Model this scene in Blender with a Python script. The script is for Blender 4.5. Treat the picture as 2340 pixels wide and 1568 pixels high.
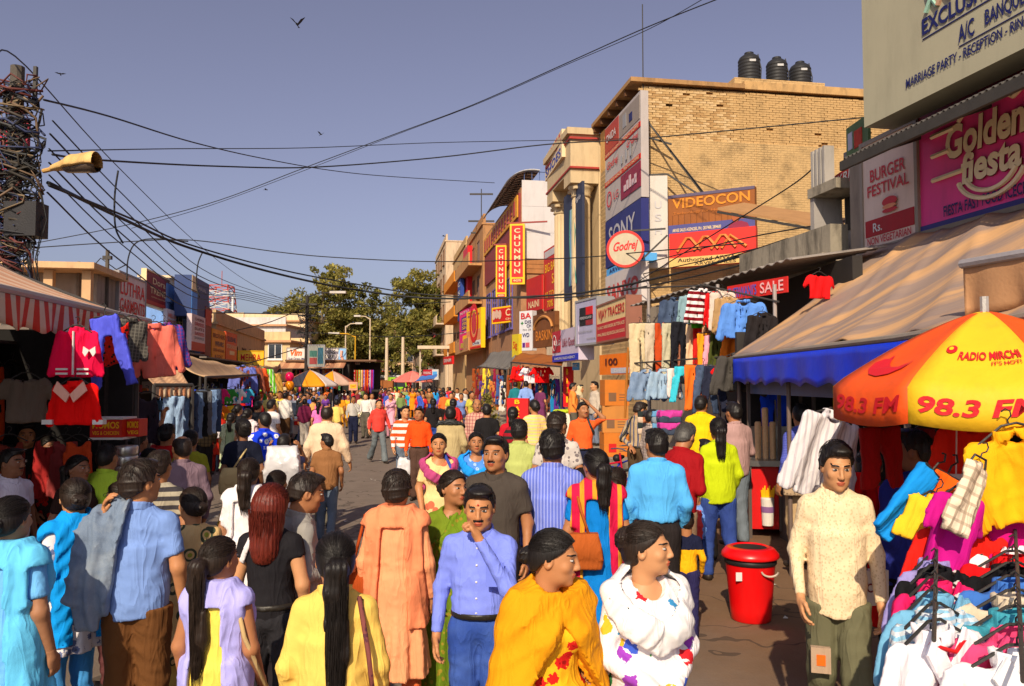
import bpy, math, random
import numpy as np
from mathutils import Matrix, Vector
random.seed(7)
rng = np.random.default_rng(7)
for o in list(bpy.data.objects): bpy.data.objects.remove(o)
SC = bpy.context.scene
COL = SC.collection
# ---------------------------------------------------------------- camera, sky, sun, exposure
PW, PH, FPX = 2340.0, 1568.0, 1800.0          # picture units used for measuring
CAMH, PITCH = 2.15, math.atan(88 / 1800)
cd = bpy.data.cameras.new('camera'); cam = bpy.data.objects.new('camera', cd); COL.objects.link(cam)
cam.location = (0, 0, CAMH); cam.rotation_euler = (math.pi / 2 + PITCH, 0, 0)
cd.sensor_width = 36; cd.lens = FPX / PW * 36; cd.clip_end = 3000; cd.clip_start = .05
SC.camera = cam
SUN_EL, SUN_AZ = math.radians(35), math.radians(194)      # azimuth clockwise from +Y
w = bpy.data.worlds.new('World'); SC.world = w; w.use_nodes = True
nt = w.node_tree; nt.nodes.clear()
sky = nt.nodes.new('ShaderNodeTexSky'); sky.sky_type = 'NISHITA'; sky.sun_disc = False
sky.sun_elevation = SUN_EL; sky.sun_rotation = SUN_AZ
sky.air_density = 1.0; sky.dust_density = 2.6; sky.ozone_density = 6.; sky.altitude = 200
hs = nt.nodes.new('ShaderNodeHueSaturation'); hs.inputs['Saturation'].default_value = .6; hs.inputs['Hue'].default_value = .53
bg = nt.nodes.new('ShaderNodeBackground'); bg.inputs[1].default_value = .084
wo = nt.nodes.new('ShaderNodeOutputWorld')
nt.links.new(sky.outputs[0], hs.inputs['Color']); nt.links.new(hs.outputs[0], bg.inputs[0]); nt.links.new(bg.outputs[0], wo.inputs[0])
sl = bpy.data.lights.new('sun', 'SUN'); so = bpy.data.objects.new('sun', sl); COL.objects.link(so)
sl.energy = 4.0; sl.angle = math.radians(.6); sl.color = (1, .84, .62)
sdir = Vector((math.sin(SUN_AZ) * math.cos(SUN_EL), math.cos(SUN_AZ) * math.cos(SUN_EL), math.sin(SUN_EL)))
so.rotation_euler = sdir.to_track_quat('Z', 'Y').to_euler(); so.location = (-20, -20, 30)
SC.view_settings.view_transform = 'Standard'; SC.view_settings.look = 'None'
SC.view_settings.exposure = .34; SC.view_settings.gamma = 1
SC.view_settings.use_curve_mapping = False
SC.render.resolution_x = 1024; SC.render.resolution_y = 686

# ---------------------------------------------------------------- helpers
def at(px, py, d):
    """world point seen at picture unit (px,py) at depth d metres"""
    r, u = (px - PW / 2) / FPX, (PH / 2 - py) / FPX
    c, s = math.cos(PITCH), math.sin(PITCH)
    y, z = c - u * s, s + u * c
    return Vector((r / y * d, d, CAMH + z / y * d))
def S(c):
    """sRGB 0-255 -> linear"""
    return tuple(((v / 255) / 12.92 if v / 255 <= .04045 else ((v / 255 + .055) / 1.055) ** 2.4) for v in c)
_M = {}
def _nodes(name):
    m = bpy.data.materials.new(name); m.use_nodes = True
    n = m.node_tree; return m, n, n.nodes['Principled BSDF']
def _mix(n, fac, a, b, blend='MIX'):
    x = n.nodes.new('ShaderNodeMix'); x.data_type = 'RGBA'; x.blend_type = blend
    for i, v in ((0, fac), (6, a), (7, b)):
        if isinstance(v, bpy.types.NodeSocket): n.links.new(v, x.inputs[i])
        elif i == 0: x.inputs[0].default_value = v
        else: x.inputs[i].default_value = (*v[:3], 1)
    return x.outputs[2]
def _math(n, op, a, b=0., c=None):
    x = n.nodes.new('ShaderNodeMath'); x.operation = op
    for i, v in enumerate((a, b, c)):
        if v is None: continue
        if isinstance(v, bpy.types.NodeSocket): n.links.new(v, x.inputs[i])
        else: x.inputs[i].default_value = v
    return x.outputs[0]
def _noise(n, scale, detail=4, vec=None, rough=.55):
    x = n.nodes.new('ShaderNodeTexNoise'); x.inputs['Scale'].default_value = scale; x.inputs['Detail'].default_value = detail
    x.inputs['Roughness'].default_value = rough
    if vec is not None: n.links.new(vec, x.inputs['Vector'])
    return x.outputs[0]
def _ramp(n, fac, lo, hi):
    x = n.nodes.new('ShaderNodeMapRange'); n.links.new(fac, x.inputs[0]); x.inputs[1].default_value = lo; x.inputs[2].default_value = hi
    return x.outputs[0]
def _oc(n, scale=(1, 1, 1), rot=(0, 0, 0)):
    t = n.nodes.new('ShaderNodeTexCoord'); mp = n.nodes.new('ShaderNodeMapping')
    n.links.new(t.outputs['Object'], mp.inputs[0]); mp.inputs['Scale'].default_value = scale; mp.inputs['Rotation'].default_value = rot
    return mp.outputs[0]
def _bump(n, b, h, strength, dist=.01):
    x = n.nodes.new('ShaderNodeBump'); x.inputs['Strength'].default_value = strength; x.inputs['Distance'].default_value = dist
    n.links.new(h, x.inputs['Height']); n.links.new(x.outputs[0], b.inputs['Normal'])
def mat(col, rough=.7, var=.15, vs=6., bump=.25, bs=40., spec=.3, metal=0., dirt=.15, dcol=(.06, .05, .04), name=None):
    """plain painted / plastered / plastic surface: colour with uneven tone, grime streaks and fine relief"""
    k = ('m', tuple(col), rough, var, vs, bump, bs, spec, metal, dirt, tuple(dcol))
    if k in _M: return _M[k]
    m, n, b = _nodes(name or 'surface')
    v = _oc(n); t = _noise(n, vs, 5, v)
    c = _mix(n, t, tuple(x * (1 - var) for x in col), tuple(min(1, x * (1 + var)) for x in col))
    if dirt:
        g = _noise(n, 1.3, 7, _oc(n, (2.2, 2.2, .5)), .7)
        c = _mix(n, _math(n, 'MULTIPLY', _ramp(n, g, .48, .72), dirt), c, dcol)
    n.links.new(c, b.inputs['Base Color'])
    b.inputs['Roughness'].default_value = rough; b.inputs['Metallic'].default_value = metal
    b.inputs['Specular IOR Level'].default_value = spec
    if bump: _bump(n, b, _noise(n, bs, 3, v), bump)
    _M[k] = m; return m
def cloth(col, pat=None, c2=(.8, .8, .8), sc=20., var=.16, rough=.85):
    """woven fabric, optionally with a printed pattern"""
    k = ('c', tuple(col), pat, tuple(c2), sc, var, rough)
    if k in _M: return _M[k]
    m, n, b = _nodes('cloth')
    v = _oc(n); c = _mix(n, _noise(n, 5, 4, v), tuple(x * (1 - var) for x in col), tuple(min(1, x * (1 + var)) for x in col))
    sep = n.nodes.new('ShaderNodeSeparateXYZ'); n.links.new(v, sep.inputs[0])
    X, Y, Z = sep.outputs
    def st(s, f, duty=.5): return _math(n, 'LESS_THAN', _math(n, 'FRACT', _math(n, 'MULTIPLY', s, f)), duty)
    if pat == 'hs': c = _mix(n, st(Z, sc), c, c2)
    elif pat == 'vs': c = _mix(n, st(X, sc, .35), c, c2)
    elif pat == 'plaid':
        c = _mix(n, _math(n, 'MULTIPLY', st(X, sc, .3), .7), c, c2); c = _mix(n, _math(n, 'MULTIPLY', st(Z, sc, .3), .55), c, c2)
    elif pat == 'dots':
        vo = n.nodes.new('ShaderNodeTexVoronoi'); vo.inputs['Scale'].default_value = sc; n.links.new(v, vo.inputs['Vector'])
        c = _mix(n, _math(n, 'LESS_THAN', vo.outputs['Distance'], .34), c, c2)
    elif pat == 'rings':
        vo = n.nodes.new('ShaderNodeTexVoronoi'); vo.inputs['Scale'].default_value = sc; n.links.new(v, vo.inputs['Vector'])
        d = vo.outputs['Distance']
        c = _mix(n, _math(n, 'LESS_THAN', _math(n, 'ABSOLUTE', _math(n, 'SUBTRACT', d, .36)), .07), c, c2)
        c = _mix(n, _math(n, 'LESS_THAN', d, .17), c, (.35, .38, .05))
    elif pat == 'floral':
        vo = n.nodes.new('ShaderNodeTexVoronoi'); vo.inputs['Scale'].default_value = sc; n.links.new(v, vo.inputs['Vector'])
        d = _math(n, 'ADD', vo.outputs['Distance'], _math(n, 'MULTIPLY', _math(n, 'SUBTRACT', _noise(n, sc * 5, 2, v), .5), .45))
        c = _mix(n, _math(n, 'LESS_THAN', d, .36), c, c2)
        c = _mix(n, _math(n, 'LESS_THAN', d, .14), c, tuple(x * .5 for x in c2))
    elif pat == 'bloom':
        vo = n.nodes.new('ShaderNodeTexVoronoi'); vo.inputs['Scale'].default_value = sc; n.links.new(v, vo.inputs['Vector'])
        cr = n.nodes.new('ShaderNodeValToRGB'); cr.color_ramp.interpolation = 'CONSTANT'
        es = cr.color_ramp.elements; es[0].position = 0; es[0].color = (.05, .12, .65, 1); es[1].position = .22; es[1].color = (.7, .02, .03, 1)
        for p_, q_ in ((.42, (.05, .3, .08, 1)), (.6, (.3, .05, .45, 1)), (.75, (.05, .3, .6, 1)), (.9, (.7, .45, .03, 1))):
            e = es.new(p_); e.color = q_
        sp = n.nodes.new('ShaderNodeSeparateColor'); n.links.new(vo.outputs['Color'], sp.inputs[0]); n.links.new(sp.outputs[0], cr.inputs[0])
        d = _math(n, 'ADD', vo.outputs['Distance'], _math(n, 'MULTIPLY', _math(n, 'SUBTRACT', _noise(n, sc * 2.5, 3, v), .5), .9))
        c = _mix(n, _math(n, 'LESS_THAN', d, .38), c, cr.outputs[0])
    elif pat == 'denim':
        g = _noise(n, 3.2, 5, v); c = _mix(n, _math(n, 'MULTIPLY', _ramp(n, g, .45, .75), .75), c, c2)
        c = _mix(n, _math(n, 'MULTIPLY', _noise(n, 260, 2, v), .35), c, c2)
    elif pat == 'border':
        c = _mix(n, st(Z, sc, .12), c, c2)
    n.links.new(c, b.inputs['Base Color']); b.inputs['Roughness'].default_value = rough; b.inputs['Specular IOR Level'].default_value = .18
    cr = n.nodes.new('ShaderNodeTexNoise'); cr.inputs['Scale'].default_value = 6.; cr.inputs['Detail'].default_value = 2; cr.inputs['Distortion'].default_value = .9; n.links.new(_oc(n, (1.7, 1.7, .5), (.12, .1, 0)), cr.inputs['Vector'])
    rg = _math(n, 'POWER', _math(n, 'SUBTRACT', 1., _math(n, 'ABSOLUTE', _math(n, 'MULTIPLY', _math(n, 'SUBTRACT', cr.outputs[0], .5), 5.))), 2.)
    h = _math(n, 'ADD', _math(n, 'ADD', _math(n, 'MULTIPLY', _noise(n, 15, 4, v), .10), _math(n, 'MULTIPLY', rg, .45)), _math(n, 'MULTIPLY', _noise(n, 160, 2, v), .10))
    _bump(n, b, h, .36, .03)
    _M[k] = m; return m
def hairmat(col):
    k = ('h', tuple(col))
    if k in _M: return _M[k]
    m, n, b = _nodes('hair'); v = _oc(n, (210, 210, 10)); t = _noise(n, 1., 4, v)
    c = _mix(n, _ramp(n, t, .3, .7), tuple(x * .4 for x in col), tuple(min(1, x * 1.6) for x in col)); n.links.new(c, b.inputs['Base Color'])
    b.inputs['Roughness'].default_value = .45; b.inputs['Specular IOR Level'].default_value = .33; _bump(n, b, t, .5, .004)
    _M[k] = m; return m
def skinmat(col):
    k = ('s', tuple(col))
    if k in _M: return _M[k]
    m, n, b = _nodes('skin'); v = _oc(n); t = _noise(n, 14, 4, v)
    c = _mix(n, t, tuple(x * .86 for x in col), tuple(min(1, x * 1.14) for x in col)); n.links.new(c, b.inputs['Base Color'])
    b.inputs['Roughness'].default_value = .5; b.inputs['Specular IOR Level'].default_value = .35; _bump(n, b, _noise(n, 90, 3, v), .12, .004)
    _M[k] = m; return m
def glassmat(col=(.03, .04, .05)): return mat(col, .12, .1, 2, .0, spec=.6)

def mkmesh(name, V, F, mats=(), midx=None, smooth=False):
    me = bpy.data.meshes.new(name); V = np.asarray(V, dtype=np.float32)
    if isinstance(F, np.ndarray):
        me.vertices.add(len(V)); me.vertices.foreach_set('co', V.ravel())
        nf, k = F.shape; me.loops.add(nf * k); me.loops.foreach_set('vertex_index', F.astype(np.int32).ravel())
        me.polygons.add(nf); me.polygons.foreach_set('loop_start', np.arange(0, nf * k, k, dtype=np.int32))
        me.update(calc_edges=True)
    else: me.from_pydata([tuple(v) for v in V], [], F); me.update()
    for m in mats: me.materials.append(m)
    if midx is not None: me.polygons.foreach_set('material_index', np.asarray(midx, dtype=np.int32))
    if smooth: me.polygons.foreach_set('use_smooth', np.ones(len(me.polygons), dtype=bool))
    return me
def link(name, me, parent=None, world=True):
    o = bpy.data.objects.new(name, me); COL.objects.link(o)
    if parent is not None:
        o.parent = parent
        if world: o.matrix_parent_inverse = pmat(parent).inverted()
    return o
def pmat(o):
    m = Matrix.LocRotScale(o.location, o.rotation_euler, o.scale)
    if o.parent: m = pmat(o.parent) @ o.matrix_parent_inverse @ m
    return m
def tag(o, label=None, cat=None, group=None, kind=None):
    for k, v in (('label', label), ('category', cat), ('group', group), ('kind', kind)):
        if v: o[k] = v
    return o
def thing(name, label, cat, loc=(0, 0, 0), rz=0., group=None):
    o = bpy.data.objects.new(name, None); COL.objects.link(o); o.location = loc; o.rotation_euler = (0, 0, rz); o.empty_display_size = .1
    return tag(o, label, cat, group)
class MB:
    """collects simple shapes into one mesh"""
    def __init__(s): s.V, s.F = [], []
    def add(s, vs, fs):
        b = len(s.V); s.V += [tuple(v) for v in vs]; s.F += [tuple(b + i for i in f) for f in fs]; return s
    def box(s, x0, x1, y0, y1, z0, z1):
        return s.add([(x, y, z) for z in (z0, z1) for y in (y0, y1) for x in (x0, x1)],
                     [(0, 2, 3, 1), (4, 5, 7, 6), (0, 1, 5, 4), (2, 6, 7, 3), (0, 4, 6, 2), (1, 3, 7, 5)])
    def bar(s, a, b, wd, h=None, up=(0, 0, 1)):
        a, b = Vector(a), Vector(b); t = (b - a).normalized(); r = t.cross(Vector(up))
        if r.length < 1e-3: r = Vector((1, 0, 0))
        r.normalize(); u = r.cross(t); h = h or wd; r *= wd / 2; u *= h / 2
        vs = [p + i * r + j * u for p in (a, b) for i, j in ((-1, -1), (1, -1), (1, 1), (-1, 1))]
        return s.add(vs, [(3, 2, 1, 0), (4, 5, 6, 7), (0, 1, 5, 4), (1, 2, 6, 5), (2, 3, 7, 6), (3, 0, 4, 7)])
    def tube(s, pts, r, n=8, cap=True):
        pts = [Vector(p) for p in pts]; rr = r if hasattr(r, '__len__') else [r] * len(pts); vs = []; up = None
        for i, p in enumerate(pts):
            t = (pts[min(i + 1, len(pts) - 1)] - pts[max(i - 1, 0)]).normalized()
            if up is None: up = t.orthogonal().normalized()
            else:
                up = up - t * up.dot(t)
                up = up.normalized() if up.length > 1e-5 else t.orthogonal().normalized()
            v = t.cross(up)
            vs += [p + rr[i] * (math.cos(2 * math.pi * k / n) * up + math.sin(2 * math.pi * k / n) * v) for k in range(n)]
        fs = [(i * n + k, i * n + (k + 1) % n, (i + 1) * n + (k + 1) % n, (i + 1) * n + k) for i in range(len(pts) - 1) for k in range(n)]
        if cap: fs += [tuple(range(n))[::-1], tuple(range((len(pts) - 1) * n, len(pts) * n))]
        return s.add(vs, fs)
    def lathe(s, c, prof, n=24):
        """prof: list of (r,z)"""
        vs = [(c[0] + r * math.cos(2 * math.pi * k / n), c[1] + r * math.sin(2 * math.pi * k / n), c[2] + z) for r, z in prof for k in range(n)]
        fs = [(i * n + k, i * n + (k + 1) % n, (i + 1) * n + (k + 1) % n, (i + 1) * n + k) for i in range(len(prof) - 1) for k in range(n)]
        if prof[0][0] > 1e-4: fs.append(tuple(range(n))[::-1])
        if prof[-1][0] > 1e-4: fs.append(tuple(range((len(prof) - 1) * n, len(prof) * n)))
        return s.add(vs, fs)
    def prism(s, poly, y0, y1):
        """polygon in x,z extruded along y"""
        n = len(poly); vs = [(x, y0, z) for x, z in poly] + [(x, y1, z) for x, z in poly]
        a = sum(poly[i][0] * poly[(i + 1) % n][1] - poly[(i + 1) % n][0] * poly[i][1] for i in range(n))
        idx = list(range(n)) if a > 0 else list(range(n))[::-1]
        fs = [tuple(idx), tuple(i + n for i in idx[::-1])] + [(idx[(i + 1) % n], idx[i], idx[i] + n, idx[(i + 1) % n] + n) for i in range(n)]
        return s.add(vs, fs)
    def sheet(s, fn, nu, nv, th=.012):
        """two-sided thin sheet from fn(u,v)->point, u,v in 0..1, with thickness"""
        P = [[Vector(fn(i / nu, j / nv)) for i in range(nu + 1)] for j in range(nv + 1)]
        top = []; bot = []
        for j in range(nv + 1):
            for i in range(nu + 1):
                du = P[j][min(i + 1, nu)] - P[j][max(i - 1, 0)]; dv = P[min(j + 1, nv)][i] - P[max(j - 1, 0)][i]
                nn = du.cross(dv); nn = nn.normalized() if nn.length > 1e-9 else Vector((0, 0, 1))
                top.append(P[j][i] + nn * th / 2); bot.append(P[j][i] - nn * th / 2)
        N = len(top); q = lambda i, j: j * (nu + 1) + i; fs = []
        for j in range(nv):
            for i in range(nu):
                f = (q(i, j), q(i + 1, j), q(i + 1, j + 1), q(i, j + 1)); fs.append(f); fs.append(tuple(N + k for k in f[::-1]))
        ring = [q(i, 0) for i in range(nu)] + [q(nu, j) for j in range(nv)] + [q(i, nv) for i in range(nu, 0, -1)] + [q(0, j) for j in range(nv, 0, -1)]
        fs += [(ring[(k + 1) % len(ring)], ring[k], N + ring[k], N + ring[(k + 1) % len(ring)]) for k in range(len(ring))]
        return s.add(top + bot, fs)
    def obj(s, name, m, parent=None, world=True, smooth=False):
        me = mkmesh(name, s.V, s.F, [m] if not isinstance(m, (list, tuple)) else m, smooth=smooth)
        return link(name, me, parent, world)
_T = {}
def textmesh(body, bold=.012, shear=0.):
    k = (body, bold, shear)
    if k not in _T:
        cu = bpy.data.curves.new('text', 'FONT'); cu.body = body; cu.offset = bold; cu.shear = shear; cu.resolution_u = 3; cu.size = 1; cu.align_x = 'LEFT'
        to = bpy.data.objects.new('text', cu)
        me = bpy.data.meshes.new_from_object(to)
        v = np.array([x.co[:] for x in me.vertices]); f = [tuple(p.vertices) for p in me.polygons]
        bpy.data.objects.remove(to); bpy.data.meshes.remove(me); _T[k] = (v, f)
    return _T[k]
def lettering(parent, body, x0, x1, z0, z1, m, y=-.012, bold=.012, shear=0., slant=0., name='lettering'):
    """flat letters fitted into the box x0..x1, z0..z1 of the parent's front (local -y), slant = rise over run"""
    v, f = textmesh(body, bold, shear)
    a, b = v[:, :2].min(0), v[:, :2].max(0); q = (v[:, :2] - a) / np.maximum(b - a, 1e-6)
    X = x0 + q[:, 0] * (x1 - x0); Z = z0 + q[:, 1] * (z1 - z0) + slant * q[:, 0] * (x1 - x0)
    V = np.stack([X, np.full(len(X), y), Z], 1)
    return link(name, mkmesh(name, V, f, [m]), parent, world=False)
# ---------------------------------------------------------------- distance fields -> meshes
f4 = np.float32
def grid(lo, hi, h):
    xs = [np.arange(lo[i] - 1.6 * h, hi[i] + 2.6 * h, h, dtype=f4) for i in range(3)]
    return xs, (xs[0][:, None, None], xs[1][None, :, None], xs[2][None, None, :])
def nets(F, xs):
    Sg = F < 0
    c = [Sg[a:F.shape[0] - 1 + a, b:F.shape[1] - 1 + b, d:F.shape[2] - 1 + d] for a in (0, 1) for b in (0, 1) for d in (0, 1)]
    cnt = sum(x.astype(np.int8) for x in c); act = (cnt > 0) & (cnt < 8)
    I = np.argwhere(act)
    if len(I) == 0: return np.zeros((0, 3)), np.zeros((0, 4), int)
    vid = np.full(act.shape, -1, np.int32); vid[act] = np.arange(len(I))
    acc = np.zeros((len(I), 3)); n = np.zeros(len(I)); i, j, k = I.T
    for ax in range(3):
        for p in (0, 1):
            for q in (0, 1):
                o = [0, 0, 0]; o[(ax + 1) % 3] = p; o[(ax + 2) % 3] = q; e = list(o); e[ax] = 1
                fa = F[i + o[0], j + o[1], k + o[2]]; fb = F[i + e[0], j + e[1], k + e[2]]
                m = (fa < 0) != (fb < 0); t = np.where(m, fa / np.where(m, fa - fb, 1), 0)
                A = [xs[a][(i, j, k)[a] + o[a]] for a in range(3)]
                h = xs[ax][1] - xs[ax][0]; A[ax] = A[ax] + t * h
                acc += np.stack(A, 1) * m[:, None]; n += m
    V = acc / n[:, None]; Q = []
    for ax in range(3):
        s0 = [slice(None)] * 3; s1 = [slice(None)] * 3; s0[ax] = slice(0, -1); s1[ax] = slice(1, None)
        a_, b_ = Sg[tuple(s0)], Sg[tuple(s1)]
        E = np.argwhere(a_ != b_); b, d = (ax + 1) % 3, (ax + 2) % 3
        ok = (E[:, b] > 0) & (E[:, d] > 0) & (E[:, b] < act.shape[b]) & (E[:, d] < act.shape[d]); E = E[ok]
        ins = a_[tuple(E.T)]
        ids = []
        for db, dd in ((-1, -1), (0, -1), (0, 0), (-1, 0)):
            G = E.copy(); G[:, b] += db; G[:, d] += dd; ids.append(vid[tuple(G.T)])
        q = np.stack(ids, 1); q[~ins] = q[~ins][:, ::-1]; Q.append(q)
    Q = np.concatenate(Q); Q = Q[(Q >= 0).all(1)]
    return V, Q
def smin(a, b, k):
    h = np.maximum(k - np.abs(a - b), 0) / k
    return np.minimum(a, b) - h * h * k * .25
def cap(G, a, b, ra, rb=None):
    rb = ra if rb is None else rb
    X, Y, Z = G; d = [b[i] - a[i] for i in range(3)]; L = sum(x * x for x in d) + 1e-9
    px, py, pz = X - f4(a[0]), Y - f4(a[1]), Z - f4(a[2])
    h = np.clip((px * f4(d[0]) + py * f4(d[1]) + pz * f4(d[2])) / f4(L), 0, 1)
    return np.sqrt((px - h * f4(d[0])) ** 2 + (py - h * f4(d[1])) ** 2 + (pz - h * f4(d[2])) ** 2) - (f4(ra) + h * f4(rb - ra))
def ell(G, c, r):
    X, Y, Z = G; x, y, z = X - f4(c[0]), Y - f4(c[1]), Z - f4(c[2])
    k0 = np.sqrt((x / f4(r[0])) ** 2 + (y / f4(r[1])) ** 2 + (z / f4(r[2])) ** 2)
    k1 = np.sqrt((x / f4(r[0] ** 2)) ** 2 + (y / f4(r[1] ** 2)) ** 2 + (z / f4(r[2] ** 2)) ** 2)
    return k0 * (k0 - 1) / (k1 + f4(1e-6))
def half(G, q, n):
    """positive on the side n points to"""
    n = Vector(n).normalized(); X, Y, Z = G
    return (X - f4(q[0])) * f4(n[0]) + (Y - f4(q[1])) * f4(n[1]) + (Z - f4(q[2])) * f4(n[2])
def wr(G, seed, k, amp):
    """fabric wrinkles"""
    r = np.random.default_rng(seed); X, Y, Z = G; out = 0
    for i in range(3):
        a = r.normal(size=3) * k * .62; b = r.normal(size=3) * k * .45; p = r.uniform(0, 6.3, 2)
        q = np.sin(X * f4(a[0]) + Y * f4(a[1]) + Z * f4(a[2]) + f4(p[0]) + f4(1.7) * np.sin(X * f4(b[0]) + Y * f4(b[1]) + Z * f4(b[2]) + f4(p[1])))
        out = out + np.exp(-(q * f4(2.4)) ** 2) - f4(.36)
    return out * f4(amp * .95)
def sdfmesh(name, fn, lo, hi, h, m, parent=None, world=False):
    xs, G = grid(lo, hi, h); V, Q = nets(fn(G), xs)
    return link(name, mkmesh(name, V, Q, [m], smooth=True), parent, world)

# ---------------------------------------------------------------- head, hair and hand templates (face looks to -y)
_TPL = {}
HN = (0., .012, 1.455)                                     # pivot of the head on the neck
def head_tpl(h, fem, tache=False):
    k = ('head', h, fem, tache)
    if k in _TPL: return _TPL[k]
    xs, G = grid((-.1, -.135, 1.40), (.1, .12, 1.71), h); X, Y, Z = G; aX = np.abs(X)
    jw = .052 if fem else .058
    d = ell(G, (0, .012, 1.61), (.074, .094, .09))
    d = smin(d, ell(G, (0, -.02, 1.555), (.062, .07, .075)), .04)
    d = smin(d, ell(G, (0, -.035, 1.515), (jw, .05, .042)), .03)
    d = smin(d, ell(G, (0, -.072, 1.492), (.022, .02, .018)), .02)
    A = (aX, Y, Z)
    d = smin(d, ell(A, (.042, -.06, 1.565), (.022, .02, .02)), .02)                       # cheeks
    d = smin(d, cap(A, (.012, -.088, 1.617), (.045, -.076, 1.619), .006 if fem else .010, .004 if fem else .007), .012)       # brow
    d = np.maximum(d, -(ell(A, (.031, -.099, 1.597), (.019, .018, .011))))                 # sockets
    d = smin(d, cap(G, (0, -.088, 1.612), (0, -.1075, 1.563), .008, .0115), .012)           # nose
    d = smin(d, ell(A, (.011, -.099, 1.558), (.009, .010, .008)), .008)
    d = smin(d, ell(G, (0, -.091, 1.531), (.022, .011, .0055)), .006)                      # lips
    d = smin(d, ell(G, (0, -.088, 1.520), (.018, .012, .006)), .006)
    d = np.maximum(d, -cap(A, (0, -.103, 1.526), (.02, -.094, 1.526), .0022))
    ear = ell(A, (.079, .012, 1.582), (.010, .021, .033)); d = smin(d, np.maximum(ear, -ell(A, (.088, .006, 1.585), (.008, .011, .02))), .01)
    d = smin(d, cap(G, (0, .018, 1.56), (0, .02, 1.395), .054 if fem else .062, .052 if fem else .062), .03)
    V, Q = nets(d, xs); C = V[Q].mean(1); ax = np.abs(C[:, 0]); mi = np.zeros(len(Q), int)
    mi[(ax < .024 - np.abs(C[:, 2] - 1.526) * .9) & (np.abs(C[:, 2] - 1.526) < .0125) & (C[:, 1] < -.085)] = 1
    bw = .0046 if not fem else .0032
    mi[(np.abs(C[:, 2] - (1.6205 - (ax - .032) ** 2 * 5)) < bw) & (ax > .012) & (ax < .053) & (C[:, 1] < -.05)] = 2
    if tache: mi[(ax < .027) & (np.abs(C[:, 2] - (1.545 - ax * .2)) < .0065) & (C[:, 1] < -.085)] = 2
    VV, QQ, MM = [V], [Q], [mi]; nb = len(V)
    for sx in (-1, 1):                                                                      # eyes
        xs2, G2 = grid((sx * .031 - .02, -.1, 1.58), (sx * .031 + .02, -.06, 1.614), max(h * .8, .003))
        e = ell(G2, (sx * .031, -.0795, 1.597), (.0155, .012, .0060)); v, q = nets(e, xs2); c = v[q].mean(1)
        VV.append(v); QQ.append(q + nb); nb += len(v)
        m = np.where((c[:, 0] - sx * .031) ** 2 + (c[:, 2] - 1.597) ** 2 < .0070 ** 2, 4, 3); m[c[:, 2] > 1.6018] = 4; MM.append(m)
    _TPL[k] = (np.concatenate(VV), np.concatenate(QQ), np.concatenate(MM)); return _TPL[k]
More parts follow.
